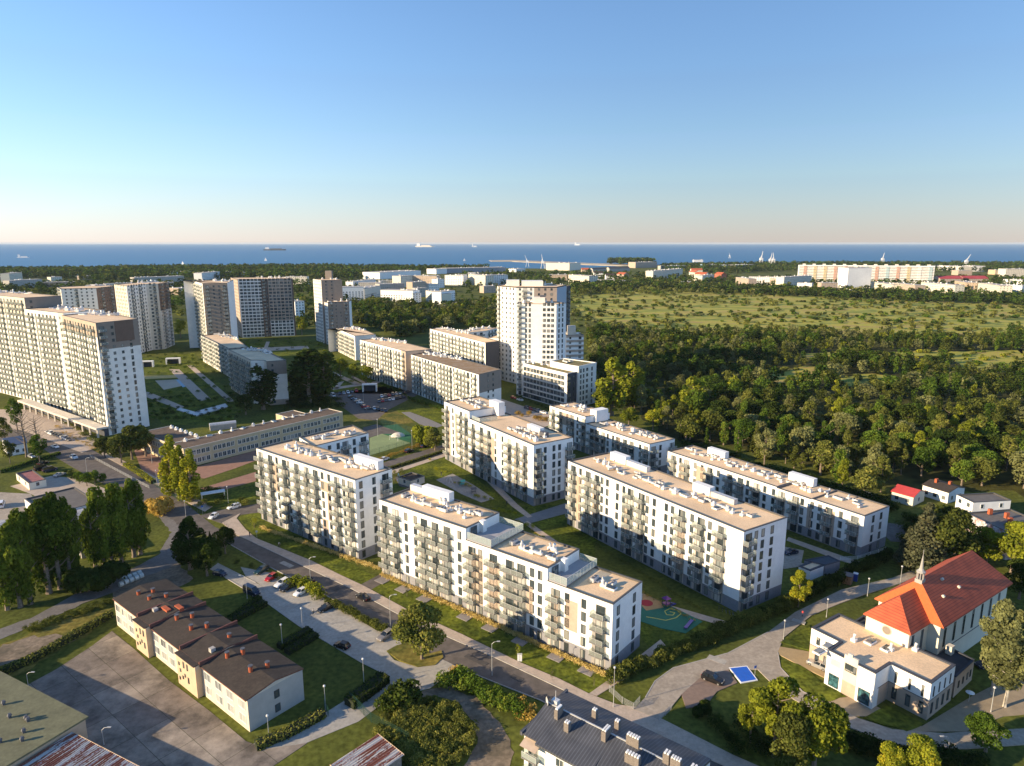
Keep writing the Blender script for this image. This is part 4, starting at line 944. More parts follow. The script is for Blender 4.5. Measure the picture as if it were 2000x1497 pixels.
for s, d in ((4, 4), (6, 6.5), (8.6, 4.5), (10.5, 7.5), (22, 4.5), (24, 7), (28.5, 4.5), (30.5, 7), (38, 8), (44, 4.2), (45.6, 6.7), (52, 4.6), (53.4, 7.4)):
    q = MH @ Vector((s, d, 0)); c = MB(); zt = 6.7 + .9 * (1 - abs(d - DH / 2) / (DH / 2)); c.tube([(0, 0, 0), (0, 0, 1.25)], .42, M_BRICK, n=10); c.tube([(0, 0, 1.25), (0, 0, 1.4)], .5, M_DMETAL, n=10)
    c.build('chimney', B.root, (q.x, q.y, zt + .05))
for s, d, wx in ((16.8, 4.6, 1.4), (18.4, 6.8, 1.3), (14.9, 3, .5), (39.9, 3.2, .5)):
    q = MH @ Vector((s, d, 0)); c = MB(); c.box(-wx, wx, -.5, .5, 0, .9, M_BRICK if wx > 1 else M_CONC); c.build('chimney', B.root, (q.x, q.y, 7.6), rH)
B.finish()

# I: olive-roofed store and rusty annex at the lower left
def hip_of(px, z): return G(px[0], px[1], z)
e1 = G(166, 1402, 4.3); e0 = G(0, 1316, 4.3); e2 = G(57, 1477, 4.3)
tI = Vector((e1.x - e0.x, e1.y - e0.y)).normalized(); nI = Vector((tI.y, -tI.x))
I0 = Vector((e1.x, e1.y)) - tI * 45; I1 = Vector((e1.x, e1.y)); dI = 15.5
M_OLIVE = mat('olive_felt', (.15, .15, .085), noise=.14, nscale=.35, n2=(1.6, .12), rough=.95)
B = Bld('storehouse', 'low storehouse with an olive felt roof in the lower left corner', 'building', I0)
poly = [I0 + nI * dI, I1 + nI * dI, I1, I0]
B.wall.prism(B.lp(poly), -.2, 4.1, M_OCH, top=False)
B.roof.prism(B.lp([I0 + nI * (dI + .4), I1 + nI * (dI + .4) + tI * .4, I1 - nI * .4 + tI * .4, I0 - nI * .4]), 4.1, 4.45, M_OLIVE)
for s, d in ((28, 5), (33, 6.5), (37, 5.5), (36.2, 5.4), (30, 10), (39.5, 7.5), (41.5, 8.8), (38.5, 10.8)):
    q = I0 + tI * s + nI * d - Vector(B.o[:2]); c = MB(); c.tube([(0, 0, 0), (0, 0, .5), (0, 0, .55), (0, 0, .95)], [.28, .28, .42, .25], M_DMETAL, n=8); c.build('roof_vent', B.root, (q.x, q.y, 4.4))
B.finish()
M_RUST = rusty('rusty_tin', (.50, .47, .43), (.20, .06, .03)); 
a0 = G(140.6, 1427.6, 3.6); a1 = G(276, 1497, 3.6); tt = Vector((a1.x - a0.x, a1.y - a0.y)).normalized(); nn = Vector((tt.y, -tt.x))
def corrugated(name, label, o, L_, D_, z, slope, wallm, rz, cat='shed'):
    r = thing(name, label, cat, (o[0], o[1], 0), rz); w = MB(); w.box(.2, L_ - .2, .2, D_ - .2, -.2, z - .12, wallm, skip=('t',)); w.build('wall', r)
    b = MB(); n = int(L_ / .5)
    vs = []
    for i in range(n * 2 + 1):
        x = L_ * i / (2 * n); dz = .12 if i % 2 else 0
        vs.append((x, dz))
    for i in range(len(vs) - 1):
        (xa, za), (xb, zb) = vs[i], vs[i + 1]
        b.quad([(xa, -.2, z + za + slope), (xb, -.2, z + zb + slope), (xb, D_ + .2, z + zb), (xa, D_ + .2, z + za)][::-1], M_RUST)
    b.quad([(0, -.2, z + slope - .1), (L_, -.2, z + slope - .1), (L_, D_ + .2, z - .1), (0, D_ + .2, z - .1)], M_RUST)
    b.build('roof', r); w2 = MB(); w2.box(0, L_, -.25, -.2, z + slope - .2, z + slope + .16, M_OCH); w2.box(0, L_, D_ + .2, D_ + .25, z - .2, z + .14, M_OCH); w2.build('gutter', r)
    return r
corrugated('shed', 'rust-streaked corrugated annex leaning on the olive-roofed storehouse', (a0.x + nn.x * 14.5, a0.y + nn.y * 14.5), 24, 14.2, 3.4, -.2, M_OCH, atan2(tt.y, tt.x))
j0 = G(736, 1432.5, 3.4); j1 = G(787, 1473, 3.4); tj = Vector((j1.x - j0.x, j1.y - j0.y)).normalized(); nj = Vector((tj.y, -tj.x)); L_j = (j1 - j0).length
corrugated('shed', 'small brick-walled shed with a rusty corrugated roof at the bottom edge', (j0.x + nj.x * 9.5, j0.y + nj.y * 9.5), L_j, 9.5, 3.1, -.15, mat('grey_brick', (.26, .23, .20), noise=.2, nscale=3), atan2(tj.y, tj.x))

# G: dark gabled apartment house at the bottom centre
g_b0, g_b1 = G(1106.5, 1353, 10), G(1387, 1486, 10); g_f0 = G(1020, 1427, 10)
tG = Vector((g_b1.x - g_b0.x, g_b1.y - g_b0.y)).normalized(); nG = Vector((tG.y, -tG.x)); DG = 12.8; LG = (g_b1 - g_b0).length
o = Vector((g_b0.x, g_b0.y)) + nG * DG
B = Bld('gabled_apartment_house', 'white apartment house with a dark grey ribbed gable roof at the bottom edge', 'apartment house', o)
rG = atan2(tG.y, tG.x); MG = Matrix.Rotation(rG, 4, 'Z')
M_DTIN = striped('dark_ribbed_roof', (.060, .063, .072), (.10, .105, .12), .55, .7, .55, axis='X')
B.wall.box(0, LG, 0, DG, -.2, 9.7, M_WHITE, MG, skip=('t',))
for xx in (0, LG): B.wall.quad([MG @ Vector(p) for p in ((xx, 0, 9.7), (xx, DG, 9.7), (xx, DG / 2, 11.6))], M_WHITE)
rb = MB(); gable_roof(rb, Matrix.Identity(4), -.0, LG, DG, 9.75, 1.9, M_DTIN, over=.5, th=.2, trim=M_CAP); rb.box(-.45, -.02, -.6, DG + .6, 9.6, 10.3, M_DTIN); rb.box(0, LG, DG / 2 - .12, DG / 2 + .12, 11.84, 11.98, M_METAL)
rb.build('roof', B.root, rz=rG)
dm = MB(); dm.box(3, 13.5, -.9, 3.4, 9.6, 10.0, M_DTIN); dm.quad([(3, -1.1, 10.0), (13.5, -1.1, 10.0), (13.5, 4.4, 11.2), (3, 4.4, 11.2)], M_DTIN); dm.quad([(13.5, -1.1, 10.0), (13.5, 4.4, 10.0), (13.5, 4.4, 11.2)], M_DTIN); dm.quad([(3, 4.4, 10.0), (3, -1.1, 10.0), (3, 4.4, 11.2)], M_DTIN); dm.quad([(3, -1.1, 9.6), (13.5, -1.1, 9.6), (13.5, -1.1, 10.0), (3, -1.1, 10.0)], M_DTIN)
dm.build('dormer_roof', B.root, rz=rG)
M_CHB = mat('chimney_brick', (.20, .17, .145), noise=.2, nscale=4)
for s, d, wx, wy in ((3.4, 5.2, .35, .9), (6.2, 3.6, .45, .45), (8.2, 9.0, .4, .4), (12.6, 8.9, .4, .4), (12.4, 5.6, .4, 1.0), (16.8, 6.5, 1.1, .45), (18.2, 3.7, 1.2, .45), (22.6, 6.5, .5, .6), (24.2, 6.2, .8, .45), (27, 6.3, .5, .5)):
    q = MG @ Vector((s, d, 0)); c = MB(); zt = 9.75 + 1.9 * (1 - abs(d - DG / 2) / (DG / 2)); c.box(-wx, wx, -wy, wy, -.3, 1.7, M_CHB)
    n = max(1, int(wx * 2 / .4))
    for k in range(n): c.box(-wx + wx * 2 * (k + .2) / n, -wx + wx * 2 * (k + .8) / n, -wy * .8, wy * .8, 1.7, 1.95, M_WHITE)
    c.build('chimney', B.root, (q.x, q.y, zt), rG)
c = MB(); c.box(-.6, .6, -.5, .5, 0, 1.3, M_METAL); c.tube([(0, 0, 0), (0, 0, 3)], .05, M_METAL, n=5); q = MG @ Vector((1.4, 7.2, 0)); c.build('roof_hatch', B.root, (q.x, q.y, 11.2), rG)
c = MB(); n = 14
for k in range(n):
    a, d2 = 2 * pi * k / n, 2 * pi * (k + 1) / n; c.quad([(cos(a) * .75, 0 - .12, sin(a) * .75), (0, .15, 0), (cos(d2) * .75, -.12, sin(d2) * .75)], M_METAL)
c.tube([(0, .1, 0), (0, .5, -1)], .05, M_METAL, n=5); q = MG @ Vector((.4, 6.2, 0)); c.build('satellite_dish', B.root, (q.x, q.y, 12.3), rG - .7)
for s in (7.2, 11.5, 16, 20, 24, 28):
    for zf in (1.0, 4.0, 7.0):
        q = MG @ Vector((s, 0, 0)); B.win.append((window_mesh(1.5, 1.4, frame=M_WFRAME), (q.x, q.y, zf), rG))
for zf in (3.3, 6.3):
    q = MG @ Vector((1.9, 0, 0)); B.bal.append((balcony_meshes(3.0, 1.4, rail=M_RAILW), (q.x, q.y, zf), rG)); B.win.append((window_mesh(2.0, 2.1, frame=M_WFRAME), (q.x, q.y, zf + .05), rG))
    q = MG @ Vector((13.8, 0, 0)); B.bal.append((balcony_meshes(3.0, 1.4, rail=M_RAILW), (q.x, q.y, zf), rG)); B.win.append((window_mesh(2.0, 2.1, frame=M_WFRAME), (q.x, q.y, zf + .05), rG))
for s0 in (1.9, 13.8):
    aw = MB(); aw.quad([(-1.6, 0, 9.3), (-1.6, -1.7, 8.7), (1.6, -1.7, 8.7), (1.6, 0, 9.3)], M_BEIGE); aw.quad([(-1.6, 0, 9.22), (1.6, 0, 9.22), (1.6, -1.7, 8.62), (-1.6, -1.7, 8.62)], M_BEIGE); q = MG @ Vector((s0, 0, 0)); aw.build('awning', B.root, (q.x, q.y, 0), rG)
B.finish()

# church complex
M_TILE = striped('red_tiles', (.46, .085, .03), (.27, .045, .02), .42, .78, .75, axis='Y'); M_TILEX = striped('red_tiles_cross', (.46, .085, .03), (.27, .045, .02), .42, .78, .75, axis='X')
M_IV = mat('ivory_render', (.70, .66, .54), noise=.04, nscale=.4)
k_e0, k_e1 = G(1845, 1220.6, 11.3), G(1972, 1138.8, 11.3)          # right eave of the nave
tK = Vector((k_e1.x - k_e0.x, k_e1.y - k_e0.y)).normalized(); nK = Vector((-tK.y, tK.x)); rK = atan2(tK.y, tK.x)
LK = (k_e1 - k_e0).length; WK = 13.6; ok_ = Vector((k_e0.x, k_e0.y))
church = thing('church', 'ivory church with a steep red tiled roof and small spire on the ridge', 'church', (ok_.x, ok_.y, 0), rK)
w = MB(); ZE, ZR = 11.3, 18.0; sx = -1.0
w.box(sx, LK, .3, WK - .3, -.2, ZE, M_IV, skip=('t',))
w.quad([(LK, .3, ZE), (LK, WK - .3, ZE), (LK - 4.5, WK / 2, ZR - .4)], M_IV)
fz = 9.6; fd = 8.2; y0, y1 = 2.6, WK - 2.6 + .6                                                   # chancel in front of the nave
w.box(sx - fd, sx - .02, y0, y1, -.2, ZE - .1, M_IV, skip=('t',)); w.build('wall', church)
def roof_face(b, pts, m, th=.25):
    p = [Vector(q) for q in pts]; nrm = (p[1] - p[0]).cross(p[2] - p[0]).normalized()
    if nrm.z < 0: p.reverse(); nrm = -nrm
    t_ = [q + Vector((0, 0, th)) for q in p]; b.quad(t_, m); b.quad(list(reversed(p)), m)
    for i in range(len(p)): b.quad([p[i], p[(i + 1) % len(p)], t_[(i + 1) % len(p)], t_[i]], M_BRICK)
r = MB(); ov = .5
A0, A1, B0, B1_ = (sx - ov, -ov, ZE - .2), (LK + ov, -ov, ZE - .2), (sx - ov, WK + ov, ZE - .2), (LK + ov, WK + ov, ZE - .2)
R0, R1 = (sx + 3.0, WK / 2, ZR), (LK - 5.0, WK / 2, ZR)
roof_face(r, [A0, A1, R1, R0], M_TILE); roof_face(r, [B1_, B0, R0, R1], M_TILE); roof_face(r, [A1, B1_, R1], M_TILEX)
M_TILE_SUN = mat('sunlit_red_tiles', (.52, .115, .03), noise=.1, nscale=2)  # red tiles of the front hip, sunlight put into the colour
roof_face(r, [B0, A0, R0], M_TILE_SUN)
c0, c1, c2, c3 = (sx - fd - ov, y0 - ov, ZE - .3), (sx - fd - ov, y1 + ov, ZE - .3), (sx + .6, y0 - ov, ZE - .3), (sx + .6, y1 + ov, ZE - .3)
ap = (sx - fd + 3.9, (y0 + y1) / 2, ZR - 2.0); apb = (sx + 2.2, (y0 + y1) / 2, ZR - 2.0)
roof_face(r, [c1, c0, ap], M_TILEX); roof_face(r, [c0, c2, apb, ap], M_TILE); roof_face(r, [c3, c1, ap, apb], M_TILE)
r.build('roof', church)
for y, s_ in ((3.3, 5.2), (3.3, 12.5), (5.4, 8.8)):
    zt = ZE + (ZR - ZE) * y / (WK / 2); c = MB(); c.tube([(0, 0, 0), (0, -.5, .55)], [.45, .3], M_CREAM, n=6); c.build('roof_vent', church, (s_, y, zt - .05))
for i in range(7):
    x = 1.5 + i * 4.4
    if x < LK - 1: link('window', window_mesh(.8, 4.2), church, (x, .3, 5.6), 0)
for x in (sx - 6.5, sx - 2.5): link('window', window_mesh(.8, 4.6), church, (x, y0, 5.4), 0)
c = MB(); n = 20
c.quad([(cos(2 * pi * k / n) * .85, 0, sin(2 * pi * k / n) * .85) for k in range(n)], M_TAUPE)
for k in range(n):
    a, d2 = 2 * pi * k / n, 2 * pi * (k + 1) / n
    c.quad([(cos(a) * .82, -.08, sin(a) * .82), (cos(d2) * .82, -.08, sin(d2) * .82), (cos(d2) * 1.0, -.02, sin(d2) * 1.0), (cos(a) * 1.0, -.02, sin(a) * 1.0)], M_BEIGE)
c.build('round_window', church, (sx - fd - .03, (y0 + y1) / 2, 9.6), -pi / 2)
sp = MB(); q = Vector((R0[0] + .3, R0[1], ZR - .8)); M_ZN = mat('pale_zinc', (.36, .345, .32), rough=.5, noise=.1)
sp.box(-.95, .95, -.95, .95, 0, 1.3, M_ZN)
for a in range(8): 
    th = pi / 8 + a * pi / 4; sp.tube([(cos(th) * .85, sin(th) * .85, 1.3), (cos(th) * .85, sin(th) * .85, 3.2)], .13, M_ZN, n=5)
sp.tube([(0, 0, 1.3), (0, 0, 3.2)], .45, M_DARKWALL, n=8); sp.tube([(0, 0, 3.2), (0, 0, 3.5), (0, 0, 3.8), (0, 0, 4.4), (0, 0, 8.6)], [1.15, 1.2, .8, .5, .05], M_ZN, n=8)
spire = sp.build('spire', church, q); spire.scale = (.8, .8, .78); c = MB(); c.box(-.04, .04, -.04, .04, 8.5, 10.0, M_ZN); c.box(-.35, .35, -.03, .03, 9.3, 9.4, M_ZN); c.build('cross', spire)
b = MB(); b.box(0, LK, .24, .32, 4.6, 4.75, M_DARKWALL); b.build('string_course', church)

# parish house with flat tan roofs
Lp = [(73.8, 140.2), (65.2, 134.4), (65.0, 125.6), (70.7, 118.3), (75.3, 121.4), (79.9, 115.4), (92.3, 124.0), (84.0, 136.0)]
Lp = [(73.8, 140.2), (65.2, 134.4), (68.8, 129.2), (65.0, 126.3), (70.7, 118.3), (75.3, 121.4), (79.7, 115.2), (88.0, 121.0)]
Lpoly = [Vector(p) for p in Lp]
B = Bld('parish_house', 'white and beige parish house with a dark-edged tan flat roof before the church', 'parish house', Lpoly[1])
B.wall.prism(B.lp(Lpoly), 4.1, 7.9, M_WHITE, top=False); B.wall.prism(B.lp(Lpoly), -.2, 4.1, M_BEIGE, top=False); flat_roof(B, Lpoly, 8.0, cap=M_DARKWALL, pw=.55, par=.3)
f0, f1 = Lpoly[3], Lpoly[4]; tL = (f1 - f0).normalized(); rL = atan2(tL.y, tL.x)
ML = Matrix.Translation(Vector((f0.x, f0.y, 0)) - B.o) @ Matrix.Rotation(rL, 4, 'Z'); FL = (f1 - f0).length
B.wall.box(0, 3.6, -.05, .3, 0, 7.8, M_WHITE, ML); B.wall.box(FL - 3.4, FL, -.05, .3, 0, 7.8, M_WHITE, ML); B.wall.box(3.62, FL - 3.42, -.12, .4, 3.2, 8.9, M_CREAM, ML); B.wall.box(4.3, 5.2, -.12, .4, 8.9, 9.4, M_CREAM, ML)
B.wall.box(FL - .02, FL + .05, 0, 5.4, 0, 7.8, M_WHITE, ML); B.wall.box(1.0, 3.0, -.1, -.05, 5.2, 6.6, M_CREAM, ML)
def win_at(B, M, rz, s, z, w_, h_, d=0, **k):
    q = M @ Vector((s, d, 0)); B.win.append((window_mesh(w_, h_, **k), (q.x, q.y, z), rz))
M_TEAL = mat('teal_banner_glass', (.04, .11, .13), rough=.15, noise=.7, nscale=1.2)
win_at(B, ML, rL, 1.9, .5, 2.0, 2.6, -.05, glass=M_TEAL, mull=0); win_at(B, ML, rL, FL - 1.7, .5, 2.2, 2.8, -.05, glass=M_TEAL, mull=0); win_at(B, ML, rL, 5.1, .2, 2.6, 2.8, .35); win_at(B, ML, rL, 5.1, 5.6, 2.2, 1.5, -.12)
g0, g1 = Lpoly[5], Lpoly[6]; tg = (g1 - g0).normalized(); Mg = Matrix.Translation(Vector((g0.x, g0.y, 0)) - B.o) @ Matrix.Rotation(atan2(tg.y, tg.x), 4, 'Z')
for s in (1.3, 3.9, 6.3): win_at(B, Mg, atan2(tg.y, tg.x), s, 1.0, .75, 2.3); win_at(B, Mg, atan2(tg.y, tg.x), s, 4.6, .3, 2.2)
g0, g1 = Lpoly[6], Lpoly[7]; tg = (g1 - g0).normalized(); Mg = Matrix.Translation(Vector((g0.x, g0.y, 0)) - B.o) @ Matrix.Rotation(atan2(tg.y, tg.x), 4, 'Z')
for s in (1.5, 3.8, 6.1, 8.4): win_at(B, Mg, atan2(tg.y, tg.x), s, 1.0, .7, 2.2); win_at(B, Mg, atan2(tg.y, tg.x), s, 4.7, .3, 2.0)
g0, g1 = Lpoly[1], Lpoly[2]; tg = (g1 - g0).normalized(); Mg = Matrix.Translation(Vector((g0.x, g0.y, 0)) - B.o) @ Matrix.Rotation(atan2(tg.y, tg.x), 4, 'Z')
for s in (1.8, 3.8, 5.4): win_at(B, Mg, atan2(tg.y, tg.x), s, 1.0, .8, 1.9); win_at(B, Mg, atan2(tg.y, tg.x), s, 4.8, .7, 1.6)
for px_, k in (((1617, 1262), 4), ((1600, 1272), 4), ((1700, 1253), 4), ((1732, 1266), 4), ((1668, 1250), 2), ((1740, 1268), 2), ((1788, 1268), 2)):
    q = G(px_[0] + 60 * 0, px_[1], 8) - B.o
    link('skylight' if k == 4 else 'roof_vent', vent_mesh(k), B.root, (q.x, q.y, 7.7), rK)
# stone band and letter-free plaque
b = MB(); b.prism(B.lp([p + (Vector((77, 127)) - p).normalized() * -.03 for p in Lpoly]), 4.05, 4.2, M_DARKWALL, top=False); b.build('string_course', B.root)
B.finish()
an = [G(1797, 1270, 4.8), G(1859.6, 1250, 4.8), G(1918, 1287.7, 4.8), G(1867, 1325.7, 4.8)]
B = Bld('annex', 'low beige annex with a dark flat roof between the church and the parish house', 'annex', an[3])
poly = [Vector((89.0, 121.8)), Vector((96.5, 127.5)), Vector((93.0, 134.5)), Vector((85.6, 132.4))]
B.wall.prism(B.lp(poly), -.2, 4.6, M_BEIGE, top=False); flat_roof(B, poly, 4.8, m=mat('dark_felt', (.055, .055, .06), noise=.15, nscale=.6), cap=M_DARKWALL)
b = MB(); b.box(-.7, .7, -.6, .6, 4.5, 6.4, M_CREAM); b.build('chimney', B.root, (93.0 - B.o.x, 130.2 - B.o.y, 0), rK)
tg = (poly[1] - poly[0]).normalized()
for s in (2, 4.2, 6.4, 8): q = poly[0] + tg * s; B.win.append((window_mesh(.6, 1.4), (q.x - B.o.x, q.y - B.o.y, 1.6), atan2(tg.y, tg.x)))
B.finish()
B = Bld('annex', 'dark flat-roofed link behind the parish house, left of the church chancel', 'annex', (75, 141))
poly = [Vector((74.6, 139.6)), Vector((78.6, 134.2)), Vector((84.6, 138.6)), Vector((82.4, 145.2))]
B.wall.prism(B.lp(poly), -.2, 4.4, M_WHITE, top=False); flat_roof(B, poly, 4.6, m=MATS['dark_felt'], cap=M_DARKWALL); q = Vector((77.2, 138.4)); link('roof_vent', vent_mesh(1), B.root, (q.x - B.o.x, q.y - B.o.y, 4.3), rK); B.finish()

# bin store by the right end block, sheds in the wood, houses at the right edge
B = Bld('bin_store', 'small white flat-roofed bin store beside the gable of the long block', 'outbuilding', G(1560, 1132))
p = [G(1560, 1106, 3), G(1583, 1115, 3), G(1611, 1104, 3)]; p = [Vector((v.x, v.y)) for v in p]; poly = p + [p[0] + p[2] - p[1]]
B.wall.prism(B.lp(poly), -.2, 2.9, M_WHITE, top=False); flat_roof(B, poly, 3.0, cap=M_DARKWALL, pw=.6, par=.1); B.finish()
B = Bld('carport', 'dark grey flat-roofed carport behind the small white bin store', 'carport', G(1590, 1110))
p = [G(1571, 1094, 3.2), G(1612, 1104, 3.2), G(1641, 1096, 3.2), G(1618, 1085, 3.2)]; p = [Vector((v.x, v.y)) for v in p]
B.wall.prism(B.lp(p), -.2, 3.1, M_PLINTH, top=False); flat_roof(B, p, 3.2, m=mat('blue_grey_felt', (.05, .07, .09), noise=.1), cap=M_DARKWALL, par=.1); B.finish()
def small_house(name, label, pa, pb, depth, h, wall, roofm, rise=0, cat='house', nwin=3, group=None, chim=0):
    """pa, pb = left and right front corner on the ground (px)"""
    a, c = G(*pa), G(*pb); t = Vector((c.x - a.x, c.y - a.y)); Lk = t.length; t.normalize(); rz = atan2(t.y, t.x)
    B = Bld(name, label, cat, a, group); M = Matrix.Rotation(rz, 4, 'Z')
    B.wall.box(0, Lk, 0, depth, -.2, h, wall, M, skip=('t', 'b'))
    if rise:
        for xx in (0, Lk): B.wall.quad([M @ Vector(q) for q in ((xx, 0, h), (xx, depth, h), (xx, depth / 2, h + rise))], wall)
        gable_roof(B.roof, M, -.3, Lk + .3, depth, h, rise, roofm, over=.4, th=.18)
    else:
        tt2 = [(0, 0), (Lk, 0), (Lk, depth), (0, depth)]; poly = [Vector((M @ Vector((*q, 0)))[:2]) + Vector(B.o[:2]) for q in tt2]; flat_roof(B, poly, h + .02, m=roofm)
    fl = max(1, int(h / 2.9))
    for k in range(nwin):
        q = M @ Vector((Lk * (k + .5) / nwin, 0, 0))
        for f in range(fl): B.win.append((window_mesh(1.3, 1.4, frame=M_WFRAME), (q.x, q.y, 1 + 2.9 * f), rz))
    nw2 = max(1, int(depth / 5)); rz2 = rz + pi / 2
    for k in range(nw2):
        q = M @ Vector((Lk, depth * (k + .5) / nw2, 0))
        for f in range(fl): B.win.append((window_mesh(1.1, 1.4, frame=M_WFRAME), (q.x, q.y, 1 + 2.9 * f), rz2))
    for k in range(chim):
        q = M @ Vector((Lk * (k + .6) / (chim + .3), depth * (.4 + .15 * (k % 2)), 0)); cc_ = MB(); cc_.box(-.4, .4, -.6, .6, 0, 1.7, M_BRICK); cc_.build('chimney', B.root, (q.x, q.y, h + rise * .7 - .1), rz)
    return B.finish()
small_house('cottage', 'little cream cottage with a bright red roof at the edge of the wood', (1740, 978), (1782, 990), 9, 3.4, M_IV, mat('bright_red_tin', (.50, .06, .05), rough=.5, noise=.08), 1.6, nwin=2)
small_house('terraced_house', 'low white house with a dark roof, farther right behind the cottage', (1800, 968), (1850, 984), 10, 4.0, M_WHITE, M_TAR, 1.2, nwin=3, chim=2)
small_house('terraced_house', 'white house with a flat grey roof and a shaded blue-grey side', (1864, 1000), (1896, 1016), 14, 6.2, M_WHITE, mat('grey_felt', (.14, .125, .11), noise=.12, nscale=.5), 0, nwin=2)
M_MURAL = mat('painted_mural', (.62, .66, .70), nscale=.55, col2=(.40, .17, .14), n2=(1.6, .3), rough=.9)
small_house('terraced_house', 'long flat-roofed house with brick chimneys and a faded painted side wall', (1880, 1052), (1962, 1094), 16, 8.5, M_MURAL, MATS['grey_felt'], 0, nwin=0, chim=4)
small_house('terraced_house', 'pale house end at the right picture edge beyond the flat-roofed house', (1985, 1090), (2050, 1120), 14, 7.0, M_IV, MATS['grey_felt'], .0, nwin=2, chim=1)
# commercial buildings on the left
small_house('workshop', 'low white workshop with a walled roof terrace and dark rooftop units', (52, 1003), (95, 1037), 15, 5.2, M_WHITE, MATS['grey_felt'], 0, nwin=0)
small_house('workshop', 'long low shed with a pale ribbed metal roof at the left edge', (-40, 1100), (60, 1048), 14, 4.2, M_GREYR, striped('pale_ribbed_roof', (.40, .39, .40), (.26, .26, .27), .6, .6, .5, axis='X'), .8, nwin=4)
small_house('workshop', 'grey-roofed shed stretching behind the poplar row to the right', (60, 1075), (190, 1035), 16, 4.0, M_GREYR, MATS['pale_ribbed_roof'], .7, nwin=6)
small_house('kiosk', 'small kiosk with a faded red roof beside the parked vans', (33, 938), (58, 958), 5.5, 2.8, M_IV, mat('faded_red_tin', (.34, .13, .11), rough=.6, noise=.2), 0, nwin=2)
small_house('villa', 'white villa with a blue-grey hipped roof at the far left', (15, 892), (55, 885), 10, 4.5, M_WHITE, mat('slate_blue', (.10, .14, .22), noise=.1), 2.4, nwin=3)
small_house('shed', 'small brown-roofed pavilion by the yellow play bus', (778, 945), (803, 953), 7, 2.7, M_CREAM, M_TAR, .0, nwin=1)
small_house('workshop', 'pale wall of a low garage seen between the poplar trunks', (160, 1092), (205, 1080), 9, 4.0, M_GREYR, MATS['grey_felt'], 0, nwin=1)

# ------------------------------------------------------------------ the far town
M_BAND = mat('window_band_glass', (.10, .11, .12), rough=.3, nscale=.35, col2=(.5, .46, .40))
def far_block(name, label, pa, pb, top, depth, wall, roofm=None, rise=0, cat='building', group=None, shade=None, rows=True):
    """pa, pb: base corners (px); top: px height of the roof line at pa"""
    a, c = G(*pa), G(*pb); H = max(4, height_of(pa, top)); t = Vector((c.x - a.x, c.y - a.y)); Lk = max(6, t.length); t.normalize(); rz = atan2(t.y, t.x)
    r = thing(name, label, cat, (a.x, a.y, 0), rz, group); w = MB(); w.box(0, Lk, 0, depth, -.5, H, wall, skip=('t', 'b'))
    if rise:
        for xx in (0, Lk): w.quad([(xx, 0, H), (xx, depth, H), (xx, depth / 2, H + rise)], wall)
    w.build('wall', r); b = MB()
    if rise: gable_roof(b, Matrix.Identity(4), -.4, Lk + .4, depth, H, rise, roofm or M_BRICK, over=.5)
    else:
        b.box(-.2, Lk + .2, -.2, depth + .2, H, H + .5, roofm or M_CONC); rnd = random.Random(int(pa[0] + pa[1] * 3))
        for k in range(max(2, int(Lk / 9))):
            x = rnd.uniform(1, Lk - 2); y = rnd.uniform(1, depth - 2); b.box(x, x + rnd.uniform(1, 3), y, y + 1.5, H + .5, H + rnd.uniform(1.2, 2.6), rnd.choice((M_WHITE, M_CREAM, M_METAL)))
    b.build('roof', r)
    fl = max(1, int(H / 3.0)); ncol = int(Lk / 4.2); dcol = max(1, int(depth / 5))
    if rows:
        near = a.length < 1150
        if near:
            cnt = 0
            me = window_mesh(1.5, 1.5)
            for f in range(fl):
                for k in range(ncol):
                    if cnt < 60: link('window', me, r, ((k + .5) * Lk / ncol, 0, 1 + f * H / fl), 0); cnt += 1
                for k in range(dcol):
                    if cnt < 60: link('window', me, r, (Lk, (k + .5) * depth / dcol, 1 + f * H / fl), pi / 2); cnt += 1
        else:
            for f in range(fl):
                m = MB(); z = 1.0 + f * H / fl
                for k in range(ncol): x = (k + .5) * Lk / ncol; m.box(x - 1.0, x + 1.0, -.1, 0, z, z + 1.5, M_BAND)
                for k in range(dcol): y = (k + .5) * depth / dcol; m.box(Lk, Lk + .1, y - .8, y + .8, z, z + 1.5, M_BAND)
                if m.f: m.build('window_row', r)
    return r
GB = 'white blocks of the distant estate'
fb = far_block
for i, (x0, y0, x1, y1, tp, dp, m, lab) in enumerate([
    (669, 589, 711, 588, 562, 26, M_WHITE, 'leftmost white block in the distant estate beyond the trees'),
    (712, 588, 744, 580, 565, 20, M_CREAM, 'shaded grey-cream block right of the leftmost white estate block'),
    (744, 592, 807, 594, 567, 22, M_WHITE, 'widest sunlit white block at the front of the distant estate'),
    (806, 594, 823, 593, 574, 14, M_WHITE, 'small white block at the right end of the widest estate block'),
    (832, 588, 862, 596, 568, 16, M_IV, 'cream estate block standing at an angle near the meadow path'),
    (862, 596, 889, 592, 571, 16, M_WHITE, 'white estate block with a shaded side, rightmost of the front row'),
    (783, 562, 806, 560, 540, 22, M_IV, 'pale yellow block in the rear row of the distant estate'),
    (806, 560, 853, 561, 539, 20, M_BEIGE, 'beige-fronted block in the rear row of the distant estate'),
    (869, 557, 905, 558, 538, 20, M_WHITE, 'detached white block right of the distant estate'),
    (915, 556, 948, 560, 536, 20, M_IV, 'cream block left of the twin towers in the distance'),
    (948, 558, 992, 557, 538, 20, M_WHITE, 'white and yellow block just left of the twin towers'),
    (806, 574, 832, 572, 552, 16, M_BEIGE, 'orange-beige gabled block in the middle of the estate'),
    (700, 566, 742, 566, 553, 24, M_GREYR, 'flat grey-roofed block at the back of the estate'),
    (742, 572, 790, 570, 556, 22, M_GREYR, 'second grey-roofed estate block behind the widest white one')]):
    fb('estate_block', lab, (x0, y0), (x1, y1), tp, dp, m, group=GB)
